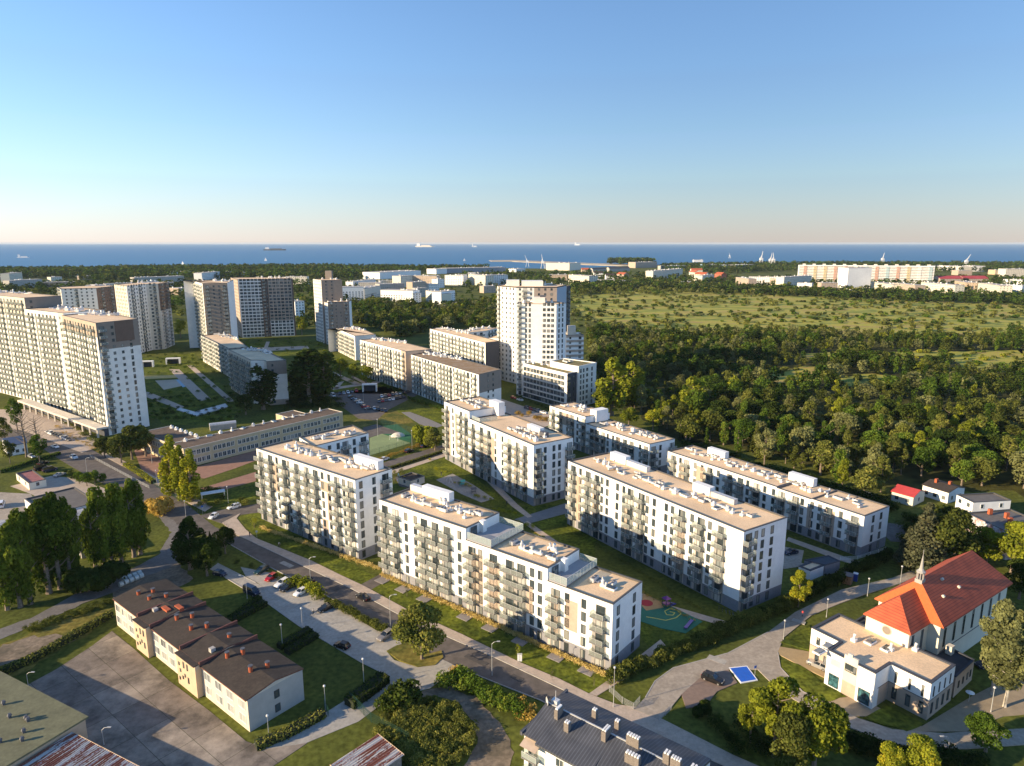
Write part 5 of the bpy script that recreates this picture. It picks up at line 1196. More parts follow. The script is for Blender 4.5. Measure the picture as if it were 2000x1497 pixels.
for lab, x0, y0, x1, y1, tp, m in (('low white block behind the leftmost estate block', 690, 566, 735, 560, 551, M_WHITE), ('pale estate block between the two flat grey-roofed ones', 742, 561, 775, 560, 549, M_IV), ('shaded estate block behind the small white one', 812, 581, 835, 580, 564, M_GREYR), ('narrow white estate block left of the detached one', 855, 563, 868, 562, 546, M_WHITE),
    ('white estate block tucked behind the cream angled one', 838, 572, 858, 571, 556, M_WHITE), ('long white low shop hall at the foot of the estate', 862, 601, 925, 600, 594, M_WHITE), ('cream block in the trees right of the estate', 893, 548, 912, 548, 537, M_IV), ('white block before the blue-grey hall', 912, 541, 935, 541, 533, M_WHITE),
    ('pale flats between the third tower and the coast', 450, 541, 500, 540, 533, M_WHITE), ('cream flats right behind the wide brown tower', 560, 556, 600, 556, 541, M_IV), ('grey flats left of the third tower', 300, 565, 340, 564, 553, M_GREYR), ('long pale flats behind the second-row tower', 205, 566, 262, 564, 555, M_CREAM),
    ('cream villa among distant trees at the left', 100, 549, 122, 548, 542, M_IV), ('white villa among distant trees at the left', 128, 541, 146, 541, 535, M_WHITE), ('brown flats left of the twin white towers', 945, 573, 968, 572, 560, M_BEIGE), ('pale row of town flats behind the meadow', 1165, 555, 1200, 555, 547, M_IV),
    ('white row of town flats behind the meadow', 1210, 556, 1236, 556, 549, M_WHITE), ('tan town flats in front of the poplars', 1330, 560, 1352, 560, 551, M_BEIGE), ('grey warehouse in the far port', 1290, 528, 1340, 527, 520, M_GREYR), ('long pale row at the right beyond the meadow', 1640, 575, 1690, 577, 567, M_CREAM)):
    fb('town_block', lab, (x0, y0), (x1, y1), tp, 16, m)
fb('sports_hall', 'big white-roofed hall between the estate and the coastal trees', (742, 546), (822, 541), 533, 60, M_WHITE, rows=False, cat='hall')
fb('warehouse', 'white cube-shaped warehouse near the coast, left of the long grey hall', (852, 536), (873, 535), 526, 40, M_WHITE, rows=False, cat='hall')
fb('warehouse', 'very long blue-grey hall near the harbour', (873, 534), (988, 531), 525, 50, mat('blue_hall', (.22, .27, .33), noise=.1), rows=True, cat='hall')
fb('shipyard_hall', 'large cream shipyard hall by the harbour basin', (1066, 528), (1112, 529), 514, 90, M_IV, rows=False, cat='hall')
fb('harbour_building', 'small white building on the quay left of the shipyard hall', (1008, 532), (1026, 531), 526, 30, M_WHITE, cat='building')
fb('town_block', 'cream block just right of the twin towers', (1110, 556), (1150, 560), 537, 22, M_IV)
fb('town_block', 'orange-fronted block behind the roof of the rear tower', (1072, 548), (1108, 548), 537, 18, M_OCH)
fb('town_house', 'small orange gabled house near the harbour cranes', (1136, 533), (1150, 533), 527, 20, M_OCH, M_BRICK, 5, cat='house')
for i, (x0, y0, x1, y1, tp, lab, wm, rm) in enumerate([
    (1160, 541, 1178, 541, 534, 'dark-roofed town house left of the tall distant tree', M_WHITE, M_TAR),
    (1183, 547, 1200, 547, 539, 'white town house beside the dark distant tree', M_WHITE, M_TAR),
    (1204, 544, 1218, 545, 536, 'pink-fronted town house beside the dark distant tree', M_BEIGE, M_BRICK),
    (1158, 533, 1185, 532, 527, 'row of dark shipyard roofs by the basin', M_GREYR, M_DARKWALL),
    (1190, 531, 1230, 530, 525, 'long shipyard shed with a grey roof near the sand spit', M_GREYR, M_DARKWALL),
    (1345, 546, 1356, 548, 531, 'cream house end under the large red roofs', M_IV, M_BRICK),
    (1356, 550, 1377, 551, 536, 'big red-roofed house in the middle of the far town', M_IV, M_BRICK),
    (1395, 549, 1408, 550, 536, 'tall narrow brick-red house with a peaked roof', M_BRICK, M_BRICK),
    (1350, 535, 1372, 535, 528, 'red-roofed house behind the big red-roofed one', M_IV, M_BRICK)]):
    fb('town_house', lab, (x0, y0), (x1, y1), tp, 16, wm, rm, 5, cat='house')
for i, (x0, y0, x1, y1, tp, dp, m, lab) in enumerate([
    (1241, 524, 1283, 523, 513, 40, M_BEIGE, 'long pinkish port building on the quay'),
    (1275, 547, 1333, 541, 530, 20, M_IV, 'cream block half hidden by tall dark poplars'),
    (1371, 553, 1394, 550, 539, 16, M_IV, 'cream block right of the big red-roofed house'),
    (1436, 560, 1461, 564, 542, 16, M_BEIGE, 'tan block at the left end of the low eastern row'),
    (1462, 556, 1520, 557, 541, 16, M_WHITE, 'long white block with regular windows in the eastern row'),
    (1497, 556, 1530, 560, 543, 16, M_BEIGE, 'pinkish block next to the long white one'),
    (1530, 562, 1584, 558, 542, 18, M_IV, 'cream block in front of the huge housing slab, left part'),
    (1556, 568, 1584, 569, 553, 16, M_WHITE, 'low white block with dark roof below the huge slab'),
    (1603, 571, 1635, 571, 553, 16, M_BEIGE, 'pink-fronted low block left of the tall white gable'),
    (1700, 566, 1742, 573, 551, 18, M_IV, 'cream block in front of the slab, left of a shaded gap'),
    (1742, 571, 1785, 577, 553, 18, M_BEIGE, 'tan block ending at the shaded gap in front of the slab'),
    (1797, 570, 1863, 577, 552, 18, M_IV, 'long cream block right of the shaded gap'),
    (1863, 562, 1885, 566, 549, 20, M_OCH, 'orange block behind the long cream one'),
    (1908, 573, 1949, 580, 553, 20, M_IV, 'bright cream block near the right picture edge'),
    (1949, 574, 1994, 577, 556, 20, M_WHITE, 'white block with grey side at the right picture edge'),
    (1958, 556, 1996, 558, 546, 24, M_WHITE, 'broad white block behind at the right picture edge'),
    (1825, 529, 1851, 529, 520, 40, M_WHITE, 'first white silo-like hall from the left near the eastern coast'),
    (1852, 530, 1875, 530, 520, 40, M_WHITE, 'second white hall from the left near the eastern coast'),
    (1876, 531, 1898, 531, 521, 40, M_IV, 'ivory hall under the slanting crane'),
    (1898, 531, 1923, 531, 520, 40, M_WHITE, 'rightmost white hall near the eastern coast'),
    (1871, 538, 1898, 538, 529, 30, M_BEIGE, 'pinkish low building below the slanting crane'),
    (1943, 537, 1962, 537, 528, 30, M_OCH, 'yellow-orange building near the right edge by the coast'),
    (1963, 541, 2005, 541, 526, 30, M_CREAM, 'cream hall at the right edge by the coast'),
    (1435, 527, 1476, 526, 518, 30, M_DARKWALL, 'dark flat hall left of the paired cranes'),
    (1372, 524, 1396, 524, 517, 30, mat('pale_blue_hall', (.25, .42, .55), noise=.1), 'pale blue hall with a bright gantry in the far port'),
    (1401, 525, 1422, 525, 518, 30, MATS['pale_blue_hall'], 'second pale blue hall right of the gantry hall'),
    (1355, 512, 1373, 512, 508, 20, M_WHITE, 'white ferry terminal on the horizon left of the far mast'),
    (20, 552, 45, 549, 535, 18, M_IV, 'cream block among trees at the far left'),
    (45, 540, 74, 539, 532, 18, M_WHITE, 'white low block beside the cream one at the far left'),
    (20, 564, 84, 560, 549, 18, M_GREYR, 'long grey row of flats at the far left'),
    (86, 561, 150, 560, 552, 18, M_TAUPE, 'long brownish row of flats behind the tall slab'),
    (0, 548, 22, 547, 541, 18, M_TAUPE, 'brown-roofed block at the left picture edge'),
    (155, 548, 185, 547, 540, 18, M_TAUPE, 'grey-brown block between distant trees on the left'),
    (200, 582, 222, 584, 570, 16, M_IV, 'cream block seen between the two left towers'),
    (263, 554, 360, 550, 543, 24, M_GREYR, 'long grey estate building behind the second row tower'),
    (332, 575, 350, 576, 563, 16, M_BEIGE, 'salmon block glimpsed left of the third tower'),
    (335, 541, 378, 539, 532, 20, M_WHITE, 'white block on the coast side behind the third tower'),
    (395, 548, 430, 544, 534, 20, M_WHITE, 'white and blue block behind the taupe tower'),
    (431, 540, 448, 540, 531, 20, mat('bright_blue', (.05, .16, .42), noise=.1), 'bright blue building left of the wide brown tower'),
    (578, 622, 596, 620, 590, 16, M_WHITE, 'white block glimpsed between the wide and the rightmost tower')]):
    fb('town_block', lab, (x0, y0), (x1, y1), tp, dp, m)
for x0, x1, y, tp, lab in ((1835, 1880, 556, 545, 'left half of the long red-roofed row below the coast halls'), (1882, 1930, 555, 545, 'right half of the long red-roofed row below the coast halls')):
    fb('red_roofed_row', lab, (x0, y), (x1, y), tp, 30, M_BEIGE, mat('crimson_roof', (.38, .04, .05), noise=.15, nscale=.1), 6, cat='building')
# the huge housing slab, built as one long body with coloured bays and two projecting gables
a, c = G(1558, 552), G(1822, 556); H = height_of((1690, 553), 518.5); t = Vector((c.x - a.x, c.y - a.y)); Lk = t.length; rz = atan2(t.y, t.x)
big = thing('housing_slab', 'enormous pale eleven-storey housing slab with pink and blue bays in the distance', 'housing slab', (a.x, a.y, 0), rz)
M_PK = mat('pink_bay', (.60, .33, .24), noise=.1); M_BL = mat('blue_bay', (.42, .58, .62), noise=.1); M_YE = mat('yellow_bay', (.62, .50, .28), noise=.1)
w = MB(); w.box(0, Lk, 0, 16, -.5, H, M_WHITE, skip=('b',)); n = 26
rnd = random.Random(5)
for k in range(n):
    if k % 2: w.box(Lk * k / n, Lk * (k + .62) / n, -.8, 0, 0, H - 1.5, rnd.choice((M_PK, M_BL, M_YE, M_WHITE, M_PK)))
w.build('wall', big)
for f in range(11):
    m = MB(); z = 1.2 + f * (H - 1) / 11
    m.box(1, Lk - 1, -.95, -.81, z, z + 1.2, M_BAND)
    m.build('window_row', big)
b = MB(); 
for k in range(13): b.box(Lk * (k + .4) / 13, Lk * (k + .4) / 13 + 6, 5, 10, H, H + 3, M_CREAM)
b.build('roof_structure', big)
fb('housing_slab', 'pink gable tower projecting from the left part of the enormous slab', (1590, 549), (1606, 549), 521, 60, M_PK, cat='housing slab', rows=False)
fb('housing_slab', 'white gable tower projecting in front of the enormous slab', (1634, 566), (1653, 568), 523, 50, M_WHITE, cat='housing slab', rows=False)

# cranes, masts, ships
def crane(label, px, base, top, lean=0.0, col=None, cat='harbour crane'):
    col = col or M_METAL; g = G(px, base); h = height_of((px, base), top); r = thing('harbour_crane', label, cat, g, 0, None); s = h / 60
    b = MB(); k = 5 * s
    for sx in (-1, 1):
        for sy in (-1, 1): b.tube([(sx * 8 * s, sy * 8 * s, 0), (sx * 4 * s, sy * 4 * s, h * .4)], 1.2 * s, col, n=4)
    b.box(-6 * s, 6 * s, -6 * s, 6 * s, h * .4, h * .52, col); b.build('portal', r)
    j = MB(); j.tube([(0, 0, h * .5), (lean * h * .5, 0, h)], [2.2 * s, .8 * s], col, n=4); j.tube([(-5 * s, 0, h * .5), (lean * h * .2, 0, h * .72)], [1.4 * s, .8 * s], col, n=4); j.build('jib', r)
M_RO = mat('rust_orange_steel', (.38, .16, .10)); M_PS = mat('pale_steel', (.72, .72, .72))
crane('pale harbour crane with a rust foot, left of the shipyard hall', 1030, 522, 499, -.45, M_PS)
crane('taller harbour crane with a rust-red foot, beside the shipyard hall', 1060, 525, 497, -.2, M_PS)
crane('single thin grey crane left of the paired cranes on the east side', 1486, 519, 491, .15, M_PS)
crane('left one of the paired white cranes', 1504, 520, 494, .2, M_PS); crane('right one of the paired white cranes', 1510, 519, 494, -.1, M_PS)
crane('white crane standing behind the enormous housing slab', 1723, 517, 494, .2, M_PS)
crane('slanting white crane over the eastern coast halls', 1886, 522, 497, .55, M_PS)
crane('small far crane on the horizon above the port', 1425, 505, 494, -.3, M_PS)
def ship(label, px, py, L_, h, col, sail=False):
    g = G(px, py, -1.6); r = thing('sailing_boat' if sail else 'ship', label, 'boat' if sail else 'ship', g, random.Random(px).uniform(-.3, .3)); b = MB()
    v = [(-L_ / 2, -L_ * .07), (L_ * .38, -L_ * .07), (L_ / 2, 0), (L_ * .38, L_ * .07), (-L_ / 2, L_ * .07)]
    b.prism(v, 0, L_ * .06, col); b.build('hull', r); c = MB()
    if sail:
        c.tube([(0, 0, 0), (0, 0, h)], L_ * .012, M_METAL, n=5); c.build('mast', r); s_ = MB(); s_.quad([(-.05 * L_, 0, h * .1), (-L_ * .45, .3, h * .1), (-.02 * L_, 0, h)], M_WHITE); s_.quad([(.05 * L_, 0, h * .1), (.45 * L_, .3, h * .12), (.02 * L_, 0, h * .9)], M_WHITE); s_.build('sail', r)
    else:
        c.box(-L_ * .42, -L_ * .26, -L_ * .05, L_ * .05, L_ * .06, L_ * .06 + h, M_WHITE); c.box(-L_ * .2, L_ * .3, -L_ * .05, L_ * .05, L_ * .06, L_ * .06 + h * .35, col); c.build('superstructure', r)
ship('white passenger ferry at the far left of the sea', 46, 504, 70, 16, M_WHITE); ship('small white sailing boat left on the sea', 357, 517, 13, 15, M_WHITE, True)
ship('white sailing boat above the left towers', 519, 510, 15, 17, M_WHITE, True); ship('dark low cargo ship in the middle left of the sea', 537, 489.5, 260, 22, M_DARKWALL)
ship('pale tanker with its white bridge near the horizon', 830, 483, 420, 50, M_CREAM); ship('white ship right of the tanker near the horizon', 927, 483, 130, 60, M_WHITE); ship('white ship near the horizon above the cranes', 1128, 479.5, 240, 90, M_WHITE)
ship('tiny white sailing boat left of the sand spit', 907, 510, 12, 14, M_WHITE, True)
# ------------------------------------------------------------------ vegetation
def leaf_mat(name, dark, light, yellow=None, trans=.32):
    """foliage: colour differs from clump to clump and tree to tree; lets some light through"""
    m = bpy.data.materials.new(name); m.use_nodes = True; N = m.node_tree.nodes; L = m.node_tree.links; N.remove(N['Principled BSDF'])
    at = N.new('ShaderNodeAttribute'); at.attribute_name = 'tint'; oi = N.new('ShaderNodeObjectInfo')
    ad = N.new('ShaderNodeMath'); ad.operation = 'MULTIPLY_ADD'; ad.inputs[1].default_value = .45; L.new(oi.outputs['Random'], ad.inputs[0])
    sb = N.new('ShaderNodeMath'); sb.operation = 'SUBTRACT'; sb.inputs[1].default_value = .22; L.new(at.outputs['Fac'], sb.inputs[0]); L.new(sb.outputs[0], ad.inputs[2])
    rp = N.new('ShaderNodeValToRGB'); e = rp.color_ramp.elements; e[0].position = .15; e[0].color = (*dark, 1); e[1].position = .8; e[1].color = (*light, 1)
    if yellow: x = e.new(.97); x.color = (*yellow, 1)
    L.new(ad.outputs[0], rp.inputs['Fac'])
    df = N.new('ShaderNodeBsdfDiffuse'); tl = N.new('ShaderNodeBsdfTranslucent'); mx = N.new('ShaderNodeMixShader'); mx.inputs[0].default_value = trans
    L.new(rp.outputs['Color'], df.inputs['Color']); L.new(rp.outputs['Color'], tl.inputs['Color']); L.new(df.outputs[0], mx.inputs[1]); L.new(tl.outputs[0], mx.inputs[2])
    L.new(mx.outputs[0], N['Material Output'].inputs['Surface']); MATS[name] = m
    return m
LF_GREEN = leaf_mat('leaves_green', (0.035, 0.07, 0.012), (0.14, 0.215, 0.03), (0.24, 0.27, 0.038))
LF_OLIVE = leaf_mat('leaves_olive', (0.06, 0.078, 0.018), (0.21, 0.225, 0.048), (0.3, 0.28, 0.065))
LF_YELL = leaf_mat('leaves_yellow_green', (0.12, 0.15, 0.018), (0.34, 0.36, 0.033), (0.48, 0.4, 0.028))
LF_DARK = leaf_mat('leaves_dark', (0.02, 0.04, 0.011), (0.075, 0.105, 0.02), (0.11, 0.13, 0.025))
LF_GREY = leaf_mat('leaves_silver', (0.12, 0.13, 0.05), (0.28, 0.29, 0.11), (0.34, 0.33, 0.13))
LF_RUST = leaf_mat('leaves_rust', (0.28, 0.18, 0.04), (0.6, 0.42, 0.1), (0.68, 0.48, 0.12))
LF_BRIGHT = leaf_mat('leaves_bright', (.045, .075, .012), (.20, .25, .03), (.34, .34, .04))
LF_GOLD = leaf_mat('grass_gold', (.50, .38, .12), (.80, .62, .24), (.9, .72, .32), trans=.2)
LF_CON = leaf_mat('needles', (.035, .045, .025), (.10, .105, .055), (.13, .12, .06), trans=.12)
M_BARK = mat('bark', (.20, .155, .115), noise=.25, nscale=2.0, rough=.95)
M_BIRCH = mat('birch_bark', (.62, .57, .48), nscale=1.2, col2=(.25, .22, .18), rough=.9)

def lobes_for(kind, rng):
    """ellipsoid clumps (centre, radii) of a crown about 10 m high in its own units, base at z = 0"""
    out = []
    if kind == 'round':
        for i in range(17):
            u = rng.random() * 2 * pi; v = rng.uniform(-.8, 1); rr = (1 - v * v) ** .5 if abs(v) < 1 else 0
            c = np.array([cos(u) * rr * 2.5, sin(u) * rr * 2.5, 5.5 + v * 3.3]); r = rng.uniform(1.0, 1.8); out.append((c, (r, r, r * .85)))
        out.append((np.array([0, 0, 5.8]), (2.2, 2.2, 2.4)))
    elif kind == 'tall':        # broad poplar: high crown with several ragged tops
        for i in range(34):
            h = rng.uniform(.06, 1); w = 1.55 * (sin(min(1, h * 1.02) * pi) ** .5 if h < .93 else .5); u = rng.random() * 2 * pi
            c = np.array([cos(u) * w * rng.uniform(.3, 1), sin(u) * w * rng.uniform(.3, 1), 1.0 + h * 8.5]); r = rng.uniform(.5, .95); out.append((c, (r, r, r * 1.5)))
    elif kind == 'poplar':      # narrow columnar
        for i in range(30):
            h = i / 29; w = .95 * (sin(min(1, .15 + h * .82) * pi) ** .6); u = rng.random() * 2 * pi
            c = np.array([cos(u) * w * .8, sin(u) * w * .8, .8 + h * 8.6]); r = rng.uniform(.42, .62) * (1.1 - .35 * h); out.append((c, (r, r, r * 2.0)))
    elif kind == 'loose':       # airy birch or ash
        for i in range(20):
            h = rng.random(); w = 2.0 * sin(min(1, .12 + h * .85) * pi) ** .8; u = rng.random() * 2 * pi
            c = np.array([cos(u) * w * rng.uniform(.4, 1.1), sin(u) * w * rng.uniform(.4, 1.1), 3.2 + h * 6.2]); r = rng.uniform(.5, .95); out.append((c, (r, r, r * 1.1)))
    elif kind == 'conifer':
        for i in range(34):
            h = i / 33; w = 2.3 * (1 - h) + .12
            for k in range(3):
                u = rng.random() * 2 * pi; c = np.array([cos(u) * w * .68, sin(u) * w * .68, .8 + h * 9.0]); r = .25 + w * .36; out.append((c, (r, r, r * .7)))
    elif kind == 'bush':
        for i in range(12):
            u = rng.random() * 2 * pi; d = rng.uniform(0, 2.8); c = np.array([cos(u) * d, sin(u) * d, rng.uniform(1.2, 2.6)]); r = rng.uniform(1.1, 1.9); out.append((c, (r, r, r * .9)))
    return out

def crown_arrays(kind, nleaf, size, seed, flat=.0):
    rng = random.Random(seed); nr = np.random.RandomState(seed)
    lobes = lobes_for(kind, rng); wts = np.array([l[1][0] ** 2 for l in lobes]); wts /= wts.sum()
    idx = nr.choice(len(lobes), nleaf, p=wts)
    C = np.array([l[0] for l in lobes])[idx]; Rr = np.array([l[1] for l in lobes])[idx]
    d = nr.normal(size=(nleaf, 3)); d /= np.linalg.norm(d, axis=1)[:, None]; d[:, 2] = np.where((d[:, 2] < -.35) & (nr.rand(nleaf) < .6), -d[:, 2], d[:, 2])
    p = C + d * Rr * (nr.uniform(.72, 1.12, nleaf) ** .8)[:, None]
    nrm = d + nr.normal(size=(nleaf, 3)) * .75; nrm /= np.linalg.norm(nrm, axis=1)[:, None]
    a = np.cross(nrm, nr.normal(size=(nleaf, 3))); a /= np.linalg.norm(a, axis=1)[:, None]; b_ = np.cross(nrm, a)
    s = size * nr.uniform(.6, 1.3, nleaf)[:, None]
    fold = nrm * s * .35
    V = np.stack([p - a * s, p - b_ * s * .8 + fold, p + a * s, p + b_ * s * .8 + fold * .5], 1)
    lt = nr.rand(len(lobes))[idx] * .5 + nr.rand(nleaf) * .5
    tint = np.clip(.5 + (lt - .5) * .75, 0, 1)
    return V.reshape(-1, 3).astype(np.float32), tint.repeat(4).astype(np.float32)

def quads_mesh(name, V, tint, m):
    me = bpy.data.meshes.new(name); nv = len(V); nq = nv // 4
    me.vertices.add(nv); me.vertices.foreach_set('co', V.ravel())
    me.loops.add(nv); me.loops.foreach_set('vertex_index', np.arange(nv, dtype=np.int32))
    me.polygons.add(nq); me.polygons.foreach_set('loop_start', np.arange(0, nv, 4, dtype=np.int32))
    if hasattr(me.polygons[0] if nq else None, 'loop_total'):
        try: me.polygons.foreach_set('loop_total', np.full(nq, 4, dtype=np.int32))
        except Exception: pass
    at = me.attributes.new('tint', 'FLOAT', 'POINT'); at.data.foreach_set('value', tint)
    me.materials.append(m); me.update(calc_edges=True)
    return me

_crown = {}
def crown_mesh(kind, var, m, n, size):
    k = (kind, var, m.name, n)
    if k not in _crown:
        V, t = crown_arrays(kind, n, size, hash((kind, var)) % 9973 if False else sum(map(ord, kind)) * 13 + var * 101)
        _crown[k] = quads_mesh('crown', V, t, m)
    return _crown[k]
_trunk = {}
def trunk_mesh(kind, m, bare=False):
    k = (kind, m.name, bare)
    if k in _trunk: return _trunk[k]
    b = MB(); rng = random.Random(len(_trunk) + 3)
    top = {'round': 6.5, 'tall': 8.6, 'poplar': 8.4, 'loose': 8.6, 'conifer': 9.6, 'bush': 1.8}[kind]; r0 = {'round': .3, 'tall': .3, 'poplar': .26, 'loose': .17, 'conifer': .24, 'bush': .12}[kind]
    b.tube([(0, 0, -.3), (.02, .03, .3), (.06, -.05, top * .35), (-.05, .06, top * .7), (0, 0, top)], [r0 * 1.5, r0 * 1.05, r0 * .8, r0 * .5, r0 * .12], m, n=7)
    for i in range(9 if not bare else 26):
        z = top * (.28 + .6 * i / (9 if not bare else 26)); u = i * 2.4 + rng.random(); ln = {'round': 2.6, 'tall': 1.9, 'poplar': .9, 'loose': 1.9, 'conifer': 1.3 * (1.2 - z / top), 'bush': 1.2}[kind] * rng.uniform(.7, 1.1)
        b.tube([(0, 0, z), (cos(u) * ln * .5, sin(u) * ln * .5, z + ln * .35), (cos(u) * ln, sin(u) * ln, z + ln * .8)], [r0 * .38, r0 * .22, r0 * .06], m, n=4, cap=False)
    _trunk[k] = b.mesh('trunk'); return _trunk[k]

TREES = 0
def tree(label, px, kind, m, ytop=None, h=None, wscale=1.0, cat='tree', group=None, name=None, n=None, size=None, bark=None, rot=None, bare=False):
    """px: foot of the trunk on the ground; ytop: px height of its top"""
    global TREES
    g = G(*px) if len(px) == 2 else Vector(px)
    if h is None: h = height_of(px, ytop)
    s = h / (9.9 if kind != 'bush' else 4.2); var = int(px[0] * 3 + px[1]) % 3
    d = g.length
    n = n or (6000 if d < 230 else 3200 if d < 330 else 2000); size = size or {'round': .225, 'tall': .19, 'poplar': .135, 'loose': .16, 'conifer': .17, 'bush': .26}[kind] * (1 if d < 230 else 1.25)
    nm = name or {'round': 'broadleaf_tree', 'tall': 'poplar_tree', 'poplar': 'columnar_poplar', 'loose': 'birch_tree' if bark else 'ash_tree', 'conifer': 'spruce_tree', 'bush': 'shrub'}[kind]
    r = thing(nm, label, cat, g, rot if rot is not None else (px[0] * 1.7) % 6.28, group)
    if not bare: link('crown', crown_mesh(kind, var, m, n, size), r, scale=(s * wscale, s * wscale, s))
    if kind != 'bush' or bare: link('trunk', trunk_mesh(kind, bark or M_BARK, bare), r, scale=(s * (wscale + 1) / 2, s * (wscale + 1) / 2, s))
    TREES += 1
    return r

PR = 'row of tall poplars above the old yard'
for i, (x, y, tp, ws, lab) in enumerate([
    (16, 1191, 1045, 1.15, 'leftmost tall poplar of the shady row, half cut by the picture edge'),
    (96, 1159, 992, 1.25, 'broad dark poplar second from the left in the shady row'),
    (60, 1180, 1010, .9, 'slimmer poplar between the two leftmost ones of the row'),
    (140, 1141, 985, .85, 'tall poplar with a pale trunk in front of the low garage, left of a pair'),
    (156, 1135, 1000, .7, 'slender poplar, right one of the pair with pale trunks'),
    (220, 1103, 975, 1.1, 'poplar with a forked pale trunk near the middle of the row'),
    (238, 1098, 955, .95, 'poplar with twin trunks near the right end of the row'),
    (262, 1088, 942, .95, 'tallest sunlit poplar near the right end of the row'),
    (275, 1083, 950, 1.0, 'rightmost poplar of the row, beside the paved yard entrance'),
    (188, 1118, 985, 1.0, 'poplar filling the gap right of the pale-trunked pair'), (118, 1150, 978, 1.0, 'bright-topped poplar between the broad dark one and the pale-trunked pair'), (40, 1186, 1030, 1.0, 'poplar between the leftmost one and its slimmer neighbour'), (205, 1110, 962, .9, 'sunlit poplar just left of the forked one')]):
    tree(lab, (x, y), 'tall', LF_BRIGHT, tp, wscale=ws * .74, group=PR)
CG = 'three columnar poplars by the school'
tree('left and tallest of three bright columnar poplars at the school corner', (338, 968), 'poplar', LF_YELL, 853, wscale=1.35, group=CG)
tree('middle one of three bright columnar poplars at the school corner', (356, 975), 'poplar', LF_YELL, 872, wscale=1.25, group=CG)
tree('right one of three bright columnar poplars at the school corner', (375, 980), 'poplar', LF_YELL, 880, wscale=1.4, group=CG)
